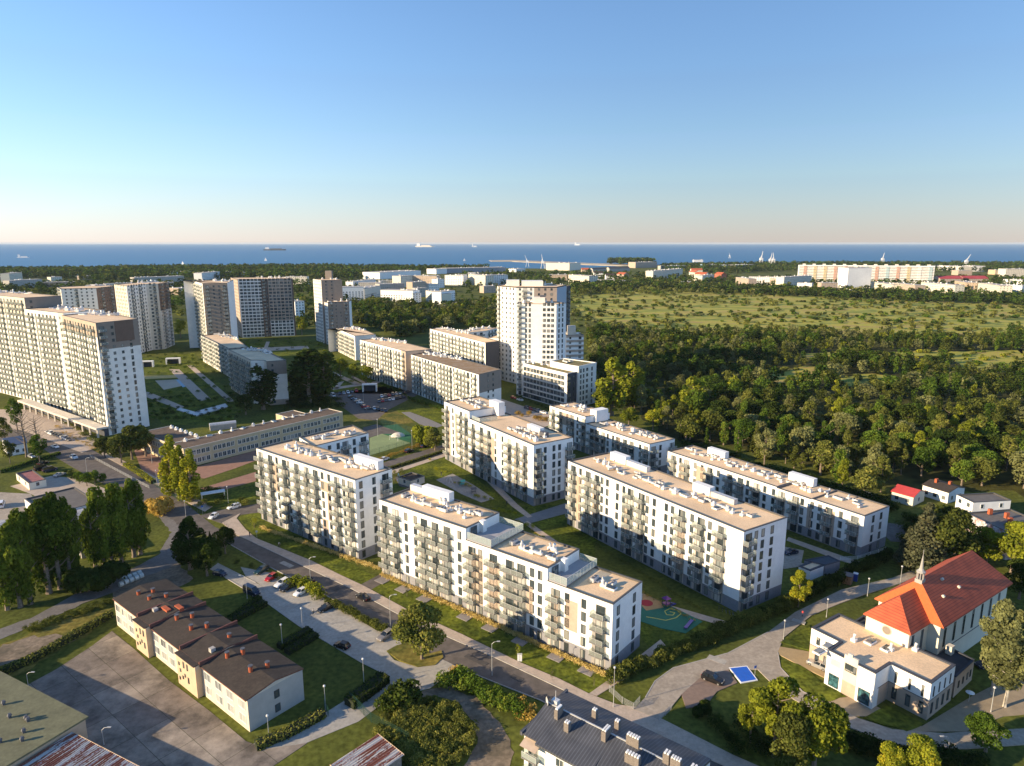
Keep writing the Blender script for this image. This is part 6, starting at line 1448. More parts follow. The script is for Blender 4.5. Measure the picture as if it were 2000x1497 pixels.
for x, y, tp, k, m, ws, lab in [
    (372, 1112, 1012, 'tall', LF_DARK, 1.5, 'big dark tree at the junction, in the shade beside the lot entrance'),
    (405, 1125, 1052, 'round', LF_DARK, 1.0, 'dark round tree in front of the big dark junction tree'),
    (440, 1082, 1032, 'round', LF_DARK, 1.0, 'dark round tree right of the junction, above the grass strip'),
    (197, 1152, 1100, 'bush', LF_DARK, 1.1, 'wide dark bush left of the white wrapped bales'),
    (411, 1060, 1038, 'conifer', LF_DARK, .8, 'little dark spruce at the road junction'),
    (825, 1288, 1172, 'round', LF_OLIVE, 1.02, 'large olive tree on the kerbed island at the parking lot mouth'),
    (1510, 1478, 1325, 'loose', LF_YELL, 1.15, 'big yellowish tree on the dark slope, left one of the bottom right group'),
    (1465, 1450, 1350, 'loose', LF_YELL, 1.0, 'yellow-green tree at the left edge of the bottom right group'),
    (1590, 1500, 1372, 'round', LF_YELL, 1.0, 'yellowish round tree right of the biggest one at the bottom right'),
    (1545, 1520, 1400, 'round', LF_OLIVE, .9, 'olive tree in front of the bottom right group'),
    (1735, 1530, 1455, 'round', LF_YELL, .8, 'yellow-green treetop at the bottom edge, left one of two'),
    (1790, 1530, 1442, 'round', LF_YELL, .9, 'yellow-green treetop at the bottom edge, right one of two'),
    (1925, 1468, 1395, 'round', LF_GREEN, 1.15, 'fresh green tree beside the path below the parish house'),
    (1372, 1395, 1372, 'bush', LF_DARK, .9, 'small dark tree standing by the brick parking bays'),
    (1559, 1186, 1118, 'loose', LF_YELL, 1.25, 'yellowish tree between the long block gable and the lane'),
    (1800, 1120, 985, 'conifer', LF_CON, 1.25, 'tall grey-green spruce left of the church roof'),
    (1842, 1112, 990, 'round', LF_OLIVE, 1.1, 'big olive broadleaf tree right of the tall spruce'),
    (1770, 1105, 1030, 'conifer', LF_CON, 1.2, 'shorter spruce at the foot of the tall one'),
    (1880, 1110, 1040, 'round', LF_OLIVE, 1.0, 'olive tree behind the church, below the mural wall'),
    (1925, 1105, 1030, 'round', LF_YELL, 1.2, 'broad yellow-green tree right of the church ridge'),
    (1975, 1120, 1022, 'round', LF_YELL, 1.25, 'large yellow-green tree at the right picture edge behind the church'),
    (1990, 1170, 1095, 'round', LF_DARK, 1.0, 'dark tree at the right picture edge beside the church end'),
    (205, 893, 855, 'round', LF_OLIVE, 1.1, 'round olive tree at the near foot of the tall slab'),
    (237, 905, 850, 'round', LF_OLIVE, 1.0, 'olive tree second from the left before the school'),
    (258, 898, 832, 'round', LF_OLIVE, 1.0, 'taller olive tree third from the left before the school'),
    (285, 892, 830, 'round', LF_OLIVE, 1.0, 'olive tree nearest the school wing'),
    (155, 945, 922, 'round', LF_GREEN, 1.0, 'small tree at the left of the little group by the road'),
    (170, 950, 924, 'round', LF_GREEN, 1.2, 'widest small tree in the little group by the road'),
    (186, 948, 920, 'round', LF_GREEN, 1.0, 'small tree third in the little group by the road'),
    (202, 945, 925, 'round', LF_GREEN, .9, 'rightmost small tree of the little group by the road'),
    (318, 1004, 968, 'bush', LF_RUST, .8, 'rust-coloured shrub beside the pavement below the poplars'),
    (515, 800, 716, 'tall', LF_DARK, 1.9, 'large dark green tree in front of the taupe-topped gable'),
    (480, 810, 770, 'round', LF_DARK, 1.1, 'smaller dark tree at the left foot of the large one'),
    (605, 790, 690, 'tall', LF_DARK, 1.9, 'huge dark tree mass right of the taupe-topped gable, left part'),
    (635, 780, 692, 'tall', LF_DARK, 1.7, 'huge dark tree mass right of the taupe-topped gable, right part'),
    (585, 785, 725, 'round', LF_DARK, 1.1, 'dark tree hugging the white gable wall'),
    (640, 715, 682, 'round', LF_YELL, 1.0, 'yellow-green tree behind the huge dark tree mass'),
    (665, 740, 700, 'round', LF_YELL, 1.0, 'bright tree in the garden, left end of the garden row'),
    (690, 745, 710, 'round', LF_YELL, 1.0, 'bright tree in the garden, middle of the garden row'),
    (715, 750, 715, 'round', LF_YELL, 1.1, 'bright tree in the garden, right end of the garden row'),
    (353, 660, 625, 'round', LF_YELL, .9, 'yellowish tree glimpsed between the second and third tower'),
    (590, 655, 618, 'round', LF_YELL, .9, 'yellowish tree glimpsed between the wide and the rightmost tower'),
    (1195, 812, 700, 'tall', LF_YELL, 1.45, 'tallest yellow-green tree at the wood edge, beside the white corner block'),
    (1235, 800, 708, 'tall', LF_YELL, 1.3, 'second yellow-green tree at the wood edge, yellower on top'),
    (1175, 815, 745, 'tall', LF_YELL, 1.2, 'shorter bright tree leaning to the white corner block'),
    (1350, 812, 736, 'tall', LF_YELL, 1.6, 'bright green willow standing out of the wood behind the low block'),
    (1228, 832, 795, 'round', LF_YELL, 1.3, 'golden tree right behind the low shaded block'),
    (1275, 840, 800, 'round', LF_YELL, 1.0, 'second golden tree behind the low shaded block'),
    (830, 870, 832, 'bush', LF_YELL, .9, 'golden bushy tree by the playing field fence'),
    (850, 880, 838, 'round', LF_OLIVE, 1.3, 'olive tree right of the golden one by the playing field'),
    (880, 830, 800, 'round', LF_OLIVE, .9, 'small olive tree left of the crowded-balcony block'),
    (62, 770, 752, 'round', LF_GREEN, 1, 'small tree beside the car park at the left edge'),
    (40, 762, 748, 'round', LF_GREEN, 1, 'tree left of the car park at the picture edge'),
    (12, 870, 815, 'loose', LF_OLIVE, 1.1, 'reddish-olive tree at the left picture edge by the villa'),
    (20, 905, 860, 'loose', LF_OLIVE, 1.2, 'loose olive tree in front of the villa'),
    (78, 905, 850, 'loose', LF_GREEN, 1.3, 'leafy tree right of the villa'),
    (35, 845, 778, 'loose', LF_GREEN, .9, 'thin tree with a green tuft near the tall slab')]:
    tree(lab, (x, y), k, m, tp, wscale=ws)
tree('bare brown tree standing in front of the tall slab', (52, 893), 'loose', LF_OLIVE, 790, wscale=1.5, bare=True, name='bare_tree')
tree('second bare brown tree nearer the parked cars', (75, 880), 'loose', LF_OLIVE, 800, wscale=1.4, bare=True, name='bare_tree')
BI = 'white-trunked birches right of the parish house'
tree('tall birch with a long white trunk right of the church', (1937, 1357), 'loose', LF_GREY, 1180, wscale=.8, bark=M_BIRCH, group=BI)
tree('leaning birch with a dense grey-green crown at the right edge', (1962, 1382), 'loose', LF_GREY, 1235, wscale=1.3, bark=M_BIRCH, group=BI)
tree('birch at the right picture edge, partly cut off', (1998, 1330), 'loose', LF_GREY, 1185, wscale=1.0, bark=M_BIRCH, group=BI)
# young trees on the verge
for i, (x, y, tp) in enumerate([(753, 1338, 1315), (923, 1332, 1312), (1078, 1330, 1306), (1160, 1340, 1312), (1012, 1287, 1258), (795, 1165, 1140), (770, 940, 918), (785, 935, 915), (762, 955, 935), (497, 1032, 1012)]):
    tree(['young tree at the tip of the bushy triangle by the road', 'young tree in the long shrub bed beside the road', 'slim young tree on the verge near the grey cabinet', 'slim young tree near the end of the verge before the stepped block', 'yellowing young tree on the verge behind the lamp', 'young tree on the verge at the left end of the stepped block',
          'young street tree beside the parked cars on the side street', 'second young street tree on the side street', 'young street tree nearest the L-shaped block', 'bright young tree on the lawn corner by the junction'][i], (x, y), 'round' if i > 5 else 'loose', LF_YELL if i in (4, 9) else LF_OLIVE, tp, wscale=.8, n=700)

# shrubs: single ones carry their own labels; thickets and tuft strips nobody could count are one object each
ORD = ['leftmost', 'second from the left', 'third from the left', 'fourth from the left', 'fifth from the left', 'sixth from the left', 'seventh from the left', 'eighth from the left', 'ninth from the left', 'tenth from the left', 'eleventh from the left', 'twelfth from the left', 'thirteenth from the left', 'fourteenth from the left', 'fifteenth from the left']
def shrubs(label, pts, m, h, n=500, ws=1.0, name='shrub', cat='shrub'):
    pts = sorted(pts)
    for i, (x, y) in enumerate(pts):
        lab = (ORD[i] if i < len(pts) - 1 else 'rightmost') + ' ' + label
        tree(lab, (x, y), 'bush', m, h=h * (.8 + .4 * ((x * 7 + y * 3) % 10) / 10), wscale=ws, cat=cat, group=label, name=name, n=n, size=.34)
def mass(name, label, cat, pts, m, h, n=400, ws=1.0, jit=0.0, kind='stuff', leaf=.3):
    """a planting that reads as one body of foliage"""
    Vs, Ts = [], []; rs = random.Random(int(pts[0][0] * 3 + len(pts)))
    o = G(*pts[0])
    for i, (x, y) in enumerate(pts):
        g = G(x, y) - o; V, T = crown_arrays('bush', n, leaf, 900 + i % 5); hh = h * rs.uniform(.75, 1.25); s = hh / 4.2; a = rs.uniform(0, 6.28); W = V.copy()
        W[:, 0] = (V[:, 0] * cos(a) - V[:, 1] * sin(a)) * s * ws + g.x; W[:, 1] = (V[:, 0] * sin(a) + V[:, 1] * cos(a)) * s * ws + g.y; W[:, 2] *= s
        Vs.append(W); Ts.append(np.clip(T + rs.uniform(-.25, .25), 0, 1))
    me = quads_mesh(name, np.concatenate(Vs).astype(np.float32), np.concatenate(Ts).astype(np.float32), m); ob = link(name, me, None, o); tag(ob, label, cat, kind=kind); return ob
mass('shrub_bed', 'dense green shrub bed between the dirt loop and the main road', 'shrubs', [(875, 1338), (885, 1335), (900, 1330), (918, 1340), (938, 1347), (955, 1358), (970, 1366), (945, 1362), (985, 1374), (905, 1345), (1005, 1388), (925, 1350), (1015, 1398), (990, 1384), (960, 1372)], LF_GREEN, 2.6, n=900)
shrubs('brownish-red shrub in the bed by the dirt loop', [(893, 1320), (1030, 1402), (1018, 1390)], LF_RUST, 2.6)
rq = random.Random(4)
mass('thicket', 'overgrown bramble thicket filling the inside of the dirt loop', 'thicket', [(x + rq.uniform(-8, 8), y + rq.uniform(-6, 6)) for x in range(745, 915, 13) for y in range(1382, 1500, 13) if ((x - 835) / 92) ** 2 + ((y - 1440) / 62) ** 2 < 1], LF_OLIVE, 1.9, n=700, ws=1.0)
shrubs('dark shrub at the top of the thicket inside the dirt loop', [(765, 1385), (785, 1378), (800, 1375)], LF_DARK, 4.2, n=800)
mass('shrub_border', 'low uneven shrub border on the strip between the parking lot and the road', 'shrubs', [(465, 1100), (490, 1108), (540, 1130), (552, 1134), (625, 1172), (640, 1180)] + [(650 + i * 4.2, 1182 + i * 2.15) for i in range(28)], LF_OLIVE, 1.5, n=450)
shrubs('tall yellow ornamental grass clump beside the parked cars', [(576, 1144), (590, 1148), (612, 1161), (624, 1168)], LF_YELL, 3.0, n=500, name='ornamental_grass', cat='ornamental grass')
mass('ornamental_grass', 'golden grass strip along the front of the L-shaped block', 'ornamental grass', [(500 + 245 * t, 1030 + 85 * t) for t in [i / 70 for i in range(3, 70)]], LF_GOLD, 1.15, n=110, ws=1.0, leaf=.40)
mass('ornamental_grass', 'golden grass strip along the front of the stepped block', 'ornamental grass', [(745 + 440 * t, 1125 + 197 * t) for t in [i / 150 for i in range(1, 150)]], LF_GOLD, 1.15, n=110, ws=1.0, leaf=.40)
rq = random.Random(5)
mass('hedge', 'long wild hedge between the curving lane and the white blocks', 'hedge', [(1200 + 355 * t + rq.uniform(-5, 5), 1330 - 152 * t + rq.uniform(-4, 4)) for t in [k / 80 for k in range(81)]], LF_OLIVE, 2.7, n=650, ws=.8, kind=None)
mass('hedge', 'dark continuation of the wild hedge towards the bin shelter', 'hedge', [(1560 + 175 * t + rq.uniform(-5, 5), 1172 - 82 * t + rq.uniform(-5, 5)) for t in [k / 36 for k in range(37)]], LF_DARK, 2.8, n=600, ws=.8, kind=None)
mass('shrub_bed', 'orange and green shrub bed on the traffic island behind the crowded-balcony block', 'shrubs', [(1020, 815), (1032, 812), (1045, 818), (1058, 822), (1070, 823), (1010, 812), (1050, 822)], LF_RUST, 2.4, n=400)
mass('shrub_bed', 'mixed planting on the lawn in front of the crowded-balcony block', 'shrubs', [(840 + i * 9.5 + (i * 7) % 5, 900 + i * 6.2 + (i * 13) % 17) for i in range(24)], LF_YELL, 1.2, n=260)
mass('shrub_border', 'rusty shrub border along the near fence of the playing field', 'shrubs', [(735 + i * 6, 903 - i * 2.2) for i in range(24)], LF_RUST, 1.5, n=260)
mass('flower_bed', 'golden flower border behind the stepped block', 'flower bed', [(1040 + i * 7, 1037 + i * 3.9 + (i * 7) % 5) for i in range(46)], LF_RUST, .8, n=130)
mass('flower_bed', 'straw-coloured border along the front of the long block', 'flower bed', [(1110 + i * 7, 1032 + i * 4.3 + (i * 5) % 4) for i in range(40)], LF_OLIVE, .8, n=130)
mass('shrub_border', 'planting around the garden pergola near the school fence', 'shrubs', [(398, 985), (412, 990), (425, 985), (405, 962), (420, 964), (435, 975), (470, 982), (480, 986), (455, 992), (390, 990)], LF_OLIVE, 2.2, n=500)
mass('shrub_border', 'reddish shrub border at the foot of the tall slab', 'shrubs', [(115 + i * 5.5, 812 + i * 4.2 + (i * 3) % 5) for i in range(18)], LF_OLIVE, 1.8, n=240)
mass('tall_weeds', 'overgrown grassy bank above the old concrete yard', 'weeds', [(50 + i * 6.5, 1230 - i * 2.3 + (i * 5) % 13) for i in range(26)], LF_OLIVE, 1.3, n=360)
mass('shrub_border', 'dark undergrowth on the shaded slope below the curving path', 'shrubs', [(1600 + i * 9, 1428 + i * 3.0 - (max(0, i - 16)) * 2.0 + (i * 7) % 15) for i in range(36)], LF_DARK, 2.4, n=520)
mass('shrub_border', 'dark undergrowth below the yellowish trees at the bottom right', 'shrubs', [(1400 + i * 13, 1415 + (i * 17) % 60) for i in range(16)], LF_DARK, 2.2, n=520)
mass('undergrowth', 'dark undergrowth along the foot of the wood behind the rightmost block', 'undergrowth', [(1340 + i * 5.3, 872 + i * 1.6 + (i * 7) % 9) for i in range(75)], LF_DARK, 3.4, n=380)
mass('undergrowth', 'garden thicket between the red-roofed cottage and the big spruce', 'undergrowth', [(1745 + (i * 37) % 150, 1000 + (i * 23) % 70) for i in range(34)], LF_DARK, 3.2, n=420)
# clipped hedges: solid leafy walls (boxes of leaves)
def hedge(label, pts, w, h, m=LF_DARK, dens=26):
    P_ = [G(*p) for p in pts]; Vs, Ts = [], []; rs = np.random.RandomState(int(pts[0][0])); o = P_[0]
    for a, c in zip(P_[:-1], P_[1:]):
        d = c - a; Lk = d.length; t = np.array(d.normalized()); n_ = np.array([t[1], -t[0], 0]); k = int(Lk * dens * (w + 2 * h) / 2.5)
        s = rs.rand(k) * Lk; face = rs.rand(k); y = np.where(face < .4, (rs.rand(k) - .5) * w, np.where(face < .7, -w / 2, w / 2)); z = np.where(face < .4, h, rs.rand(k) * h) + rs.normal(size=k) * .06
        y = y + rs.normal(size=k) * .08
        p = np.array(a - o)[None] + t[None] * s[:, None] + n_[None] * y[:, None]; p[:, 2] = z
        nr_ = np.where((face < .4)[:, None], np.array([[0, 0, 1.]]), n_[None] * np.sign(y)[:, None]) + rs.normal(size=(k, 3)) * .5
        nr_ /= np.linalg.norm(nr_, axis=1)[:, None]; q = np.cross(nr_, rs.normal(size=(k, 3))); q /= np.linalg.norm(q, axis=1)[:, None]; r = np.cross(nr_, q); sz = .2
        Vs.append(np.stack([p - q * sz, p - r * sz, p + q * sz, p + r * sz], 1).reshape(-1, 3)); Ts.append(rs.rand(k).repeat(4))
    root = thing('hedge', label, 'hedge', o); me = quads_mesh('foliage', np.concatenate(Vs).astype(np.float32), np.concatenate(Ts).astype(np.float32), m); link('foliage', me, root)
    b = MB()
    for a, c in zip(P_[:-1], P_[1:]):
        d = c - a; M = Matrix.Translation(a - o) @ Matrix.Rotation(atan2(d.y, d.x), 4, 'Z'); b.box(0, d.length, -w / 2 + .15, w / 2 - .15, 0, h - .12, mat('hedge_core', (.02, .028, .01), rough=1), M)
    b.build('branches', root)
hedge('low hedge row nearest the dark van, on the shaded lawn', [(440, 1222), (518, 1182)], 2.2, 1.4)
hedge('second low hedge row on the shaded lawn, just behind the first', [(450, 1215), (508, 1172)], 1.6, 1.3)
hedge('left one of the paired hedges in the middle of the shaded lawn', [(545, 1268), (606, 1235)], 2.0, 1.3)
hedge('right one of the paired hedges in the middle of the shaded lawn', [(560, 1278), (618, 1244)], 2.0, 1.3)
hedge('rounded hedge at the corner of the parking lot mouth', [(682, 1382), (720, 1355), (752, 1330)], 3.0, 1.8)
hedge('long low hedge along the yard road by the grey gable', [(500, 1462), (560, 1438), (632, 1398)], 2.2, 1.3, LF_OLIVE)
hedge('grassy hedge bank along the top of the old concrete yard', [(0, 1322), (70, 1290), (140, 1250), (218, 1205)], 1.6, 1.6, LF_OLIVE)
hedge('hedge along the street in front of the parked kiosk cars', [(0, 925), (60, 905), (118, 888)], 1.4, 1.3, LF_GREEN)
hedge('trimmed hedge between the school poplars and the pavement', [(245, 910), (275, 928), (300, 945)], 2.0, 1.4, LF_YELL)
hedge('hedge along the side street by the car park of the white blocks', [(700, 935), (790, 908), (870, 882), (960, 855)], 1.2, 1.0, LF_OLIVE)

# ------------------------------------------------------------------ woods
def in_poly(x, y, poly):
    c = False; n = len(poly)
    for i in range(n):
        (x1, y1), (x2, y2) = poly[i], poly[(i + 1) % n]
        if (y1 > y) != (y2 > y) and x < (x2 - x1) * (y - y1) / (y2 - y1) + x1: c = not c
    return c
def scatter(poly_px, spacing, seed, jitter=.9, dens=1.0):
    poly = [tuple(G(*p))[:2] for p in poly_px]; xs = [p[0] for p in poly]; ys = [p[1] for p in poly]; rng = random.Random(seed); out = []
    y = min(ys)
    while y < max(ys):
        x = min(xs)
        while x < max(xs):
            if rng.random() < dens:
                qx, qy = x + rng.uniform(-1, 1) * spacing * .5 * jitter, y + rng.uniform(-1, 1) * spacing * .5 * jitter
                if in_poly(qx, qy, poly): out.append((qx, qy))
            x += spacing
        y += spacing
    return out
WOOD = [(1150, 790), (1158, 700), (1145, 655), (1180, 640), (1290, 652), (1330, 650), (1450, 656), (1600, 655), (1750, 660), (1900, 665), (2060, 645), (2200, 700), (2450, 930), (2100, 1000), (2010, 955), (1960, 965), (1900, 952), (1780, 952), (1742, 958), (1760, 995), (1735, 992), (1640, 958), (1500, 915), (1400, 885), (1345, 870), (1330, 862), (1260, 812), (1215, 800)]
pts = scatter(WOOD, 8.6, 3)
clear_px = [((1725, 945), (1812, 1010)), ((1500, 720), (1600, 762)), ((1630, 734), (1760, 770)), ((1850, 688), (2000, 732)), ((1700, 688), (1840, 710)), ((1560, 690), (1640, 706))]
def cleared(x, y):
    u, v = P(x, y, 0)
    return any(a[0] < u < b_[0] and a[1] < v < b_[1] for a, b_ in clear_px)
pts = [p for p in pts if not cleared(*p)]
rng = random.Random(11)
pts.sort(key=lambda p: hypot(p[0], p[1]))
KN = [('round', LF_GREEN, 'green broadleaf tree'), ('loose', LF_OLIVE, 'loose olive tree'), ('tall', LF_OLIVE, 'tall olive poplar'), ('round', LF_OLIVE, 'round olive tree'), ('round', LF_GREY, 'silvery willow'), ('loose', LF_YELL, 'yellow-green tree'), ('tall', LF_GREEN, 'tall green poplar'), ('round', LF_DARK, 'dark round tree'), ('bush', LF_OLIVE, 'bushy sapling'), ('conifer', LF_OLIVE, 'pointed olive tree'), ('poplar', LF_GREEN, 'narrow green poplar'), ('loose', LF_GREY, 'silvery birch')]
KW = [4, 4, 3, 3, 2.2, 2.4, 4, 2.2, 1.5, 1.6, 1.8, 1.2]
from mathutils import noise as _nz
def pick(x, y):
    n_ = _nz.noise(Vector((x / 42, y / 42, 3.1))); w = list(KW)
    for i, (k_, m_, _) in enumerate(KN):
        f = {LF_GREEN: 0, LF_OLIVE: 1, LF_YELL: .6, LF_DARK: -1, LF_GREY: 1.4}.get(m_, 0); w[i] *= 2.718 ** (4.5 * n_ * f)
    return rng.choices(KN, w)[0]
NWOOD = 190
vis = [p for p in pts if -40 < P(p[0], p[1], 5)[0] < 2040]
near_set = set(vis[:NWOOD])
for p in vis[:NWOOD]:
    k, m, nm = pick(p[0], p[1]); u, v = P(p[0], p[1], 0); zone = next(z for lim, z in ((1290, 'below the two tall yellow-green trees'), (1390, 'behind the low shaded block'), (1480, 'left behind the rightmost block'), (1570, 'midway behind the rightmost block'), (1660, 'behind the rightmost block'), (1740, 'left of the red-roofed cottage'), (1820, 'above the red-roofed cottage'), (1900, 'above the terraced houses'), (9999, 'at the right picture edge')) if u < lim)
    row_ = 'lowest row of the wood' if v > 930 else 'second row of the wood' if v > 890 else 'middle of the wood edge' if v > 850 else 'deeper in the wood'
    h = rng.uniform(7, 15.5) if k != 'bush' else rng.uniform(4, 6)
    tree(f"{'tall' if h > 11.5 else 'medium' if h > 9 else 'low'} {nm.replace('tall ', '')} {zone}, {row_}", (p[0], p[1], 0), k, m, h=h, wscale=rng.uniform(.95, 1.35), group='trees along the near edge of the wood', n=2600, size=None, rot=rng.uniform(0, 6.28))

LOD = {}
def lod(kind, nleaf, size, var):
    k = (kind, nleaf, var)
    if k not in LOD: LOD[k] = crown_arrays(kind, nleaf, size, 500 + var * 17 + len(kind))
    return LOD[k]
def wood(name, label, placed, m_names, cat='wood'):
    """placed: (x, y, kind, h, wscale, material index, nleaf); all crowns and trunks of an uncountable wood in one object"""
    Vall, Tall, Mi = [], [], []
    for i, (x, y, k, h, ws, mi, nl) in enumerate(placed):
        sz = {'round': .30, 'tall': .26, 'poplar': .2, 'loose': .25, 'conifer': .25, 'bush': .36}[k] * .86 * (1600 / nl) ** .42
        V, T = lod(k, nl, sz, i % 4); s = h / (9.9 if k != 'bush' else 4.2); a = (i * 2.399) % 6.283; ca, sa = cos(a), sin(a)
        W = np.empty_like(V); W[:, 0] = (V[:, 0] * ca - V[:, 1] * sa) * s * ws + x; W[:, 1] = (V[:, 0] * sa + V[:, 1] * ca) * s * ws + y; W[:, 2] = V[:, 2] * s
        Vall.append(W); Tall.append(np.clip(T + ((i * 0.754877) % 1 - .5) * .5, 0, 1)); Mi.append(np.full(len(V) // 4, mi, dtype=np.int32))
    V = np.concatenate(Vall).astype(np.float32); me = quads_mesh(name, V, np.concatenate(Tall).astype(np.float32), m_names[0])
    for m in m_names[1:]: me.materials.append(m)
    me.polygons.foreach_set('material_index', np.concatenate(Mi)); me.update()
    o = link(name, me); tag(o, label, cat, kind='stuff'); return o
MS = [LF_GREEN, LF_OLIVE, LF_YELL, LF_DARK, LF_GREY, LF_RUST]
mid = {LF_GREEN.name: 0, LF_OLIVE.name: 1, LF_YELL.name: 2, LF_DARK.name: 3, LF_GREY.name: 4}
placed = []
for p in pts:
    if p in near_set: continue
    d = hypot(*p)
    if d > 1400: continue
    k, m, nm = pick(p[0], p[1])
    placed.append((p[0], p[1], k, ((rng.uniform(6, 12) + 6 * max(-.3, _nz.noise(Vector((p[0] / 55, p[1] / 55, 9)))) ) if k != 'bush' else rng.uniform(3, 5)), rng.uniform(.9, 1.5), mid.get(m.name, 0), 700 if d < 420 else 420 if d < 560 else 260))
wood('wood', 'dense mixed wood filling the right half behind the white blocks', placed, MS)
# the wood in the middle distance, left of the twin towers
MIDW = [(690, 640), (688, 605), (720, 598), (760, 602), (880, 606), (975, 590), (972, 660), (900, 640), (830, 650), (800, 660), (740, 650), (715, 640)]
placed = [(x, y, *(lambda c: (c[0], rng.uniform(9, 15), rng.uniform(1, 1.4), mid.get(c[1].name, 0), 200))(rng.choices(KN, KW)[0])) for x, y in scatter(MIDW, 10, 8)]
wood('wood', 'dark green wood between the beige slabs and the distant white estate', placed, MS)
# meadow scrub and hedgerows beyond it
SCR = [(1120, 655), (1115, 575), (1160, 556), (1250, 548), (1450, 560), (1700, 570), (2080, 590), (2080, 655), (1750, 662), (1450, 658), (1290, 655)]
placed = []
for x, y in scatter(SCR, 11, 5, dens=.9):
    u, v = P(x, y, 0); dens = 1.0 if v < 577 else (.34 if v < 640 else .6)
    if 585 < v < 592 or 601 < v < 607 or (612 < v < 622 and u < 1750): dens = .75 if rng.random() < .4 else .22
    if u > 1750: dens = max(dens, .4)
    dens *= 1 + 2.6 * _nz.noise(Vector((x / 130, y / 38, 2)))
    if rng.random() > dens: continue
    big = v < 577 and rng.random() < .7
    placed.append((x, y, 'round' if big else 'bush', rng.uniform(6, 11) if big else rng.uniform(1.4, 4.6), rng.uniform(1, 1.6), rng.choice((0, 1, 1, 3, 4, 1, 1)), 90))
for x, y in scatter([(1480, 700), (2040, 680), (2040, 740), (1760, 772), (1500, 765)], 9, 21, dens=.5):
    if cleared(x, y): placed.append((x, y, 'bush', rng.uniform(1.2, 3.4), rng.uniform(1, 1.5), rng.choice((0, 1, 1, 2)), 130))
wood('scrub', 'scattered scrub and hedgerows over the yellow-green meadow', placed, MS)
# coastal woods and the green belts of the far town
placed = []
CO = [([(-60, 548), (-60, 532), (150, 529), (300, 526), (560, 524), (830, 526), (960, 526), (900, 532), (840, 531), (690, 548), (560, 548), (400, 545), (200, 552), (80, 545)], 19, .95, (13, 20)),
      ([(1290, 522), (1480, 517), (1700, 516.5), (2100, 518), (2100, 530), (1900, 532), (1830, 533), (1560, 530), (1430, 536), (1300, 532)], 22, .9, (12, 18)),
      ([(1115, 575), (1115, 560), (1230, 556), (1440, 566), (1600, 572), (1900, 584), (2080, 590), (2080, 600), (1800, 592), (1500, 578), (1250, 566)], 11, .9, (8, 14)),
      ([(-60, 600), (-60, 560), (200, 556), (460, 556), (700, 556), (690, 640), (560, 650), (400, 640), (200, 610)], 17, .5, (9, 15)),
      ([(700, 640), (690, 560), (970, 560), (970, 600), (880, 612)], 16, .16, (6, 10)),
      ([(900, 560), (905, 536), (1180, 536), (1440, 546), (1440, 564), (1110, 562)], 18, .45, (9, 15)),
      ([(1440, 560), (1500, 548), (1560, 545), (2080, 545), (2080, 592), (1700, 582), (1440, 568)], 17, .45, (9, 14)),
      ([(1188, 517), (1200, 515.5), (1270, 515.5), (1276, 518), (1240, 519)], 20, 1.0, (24, 30))]
far_boxes = [(o.location.x, o.location.y) for o in COL.objects if o.parent is None and o.type == 'EMPTY' and o.location.y > 500]
for poly, spc, dn_, hh in CO:
    for x, y in scatter(poly, spc, int(spc * 7 + poly[0][1]), dens=dn_):
        if any(abs(bx + 18 - x) < 26 and -6 < y - by < 32 for bx, by in far_boxes) : continue
        d = hypot(x, y)
        placed.append((x, y, rng.choice(('round', 'round', 'tall')), rng.uniform(*hh), rng.uniform(1.2, 1.8), rng.choice((0, 3, 3, 1, 0)), 46 if d > 1300 else 90))
wood('coastal_wood', 'dark woods along the coast and between the houses of the far town', placed, MS)
_same = {}
for o in COL.objects:
    if o.parent is None and o.get('group') == 'trees along the near edge of the wood': _same.setdefault(o['label'], []).append(o)
for lab, os_ in _same.items():
    if len(os_) > 1:
        os_.sort(key=lambda o: P(o.location.x, o.location.y, 0)[0]); nm_ = ('left one', 'right one') if len(os_) == 2 else ('left one', 'middle one', 'right one', 'rightmost one')
        for o, w_ in zip(os_, nm_): o['label'] = lab.split(' ', 1)[0] + ' ' + lab.split(' ', 1)[1] + ', ' + w_
print('TREES', TREES, 'WOOD', len(pts), 'FAR', len(placed))
# ------------------------------------------------------------------ cars
def paint(name, c, metal=.3, r=.28):
    if name in MATS: return MATS[name]
    m = mat(name, c, rough=r, metal=metal); m.node_tree.nodes['Principled BSDF'].inputs['Coat Weight'].default_value = .5
    return m
PAINT = {'white': paint('white_paint', (.75, .75, .74), 0), 'black': paint('black_paint', (.012, .012, .014)), 'dark blue': paint('navy_paint', (.012, .02, .05)), 'red': paint('red_paint', (.45, .01, .015)), 'silver': paint('silver_paint', (.50, .50, .50), .6), 'grey': paint('grey_paint', (.14, .14, .145), .5), 'beige': paint('beige_paint', (.34, .30, .25), .5), 'dark green': paint('green_paint', (.01, .04, .04))}
M_CGL = mat('car_glass', (.012, .016, .018), rough=.06, spec=.9); M_TYRE = mat('tyre_rubber', (.02, .02, .02), rough=.9); M_RIM = mat('alloy_rim', (.45, .45, .45), rough=.35, metal=.7)
M_HL = mat('headlight_glass', (.75, .75, .72), rough=.1); M_TL = mat('tail_light', (.40, .01, .01), rough=.3)
def loft(b, secs, m):
    """secs: rings of equal length; skinned into one body with closed ends"""
    n = len(secs[0]); base = len(b.v)
    for s in secs: b.v += [tuple(p) for p in s]
    for k in range(len(secs) - 1):
        for j in range(n):
            b.f.append((base + k * n + j, base + k * n + (j + 1) % n, base + (k + 1) * n + (j + 1) % n, base + (k + 1) * n + j)); b.m.append(b.mi(m))
    b.f.append(tuple(base + j for j in reversed(range(n)))); b.m.append(b.mi(m)); b.f.append(tuple(base + (len(secs) - 1) * n + j for j in range(n))); b.m.append(b.mi(m))
_car = {}
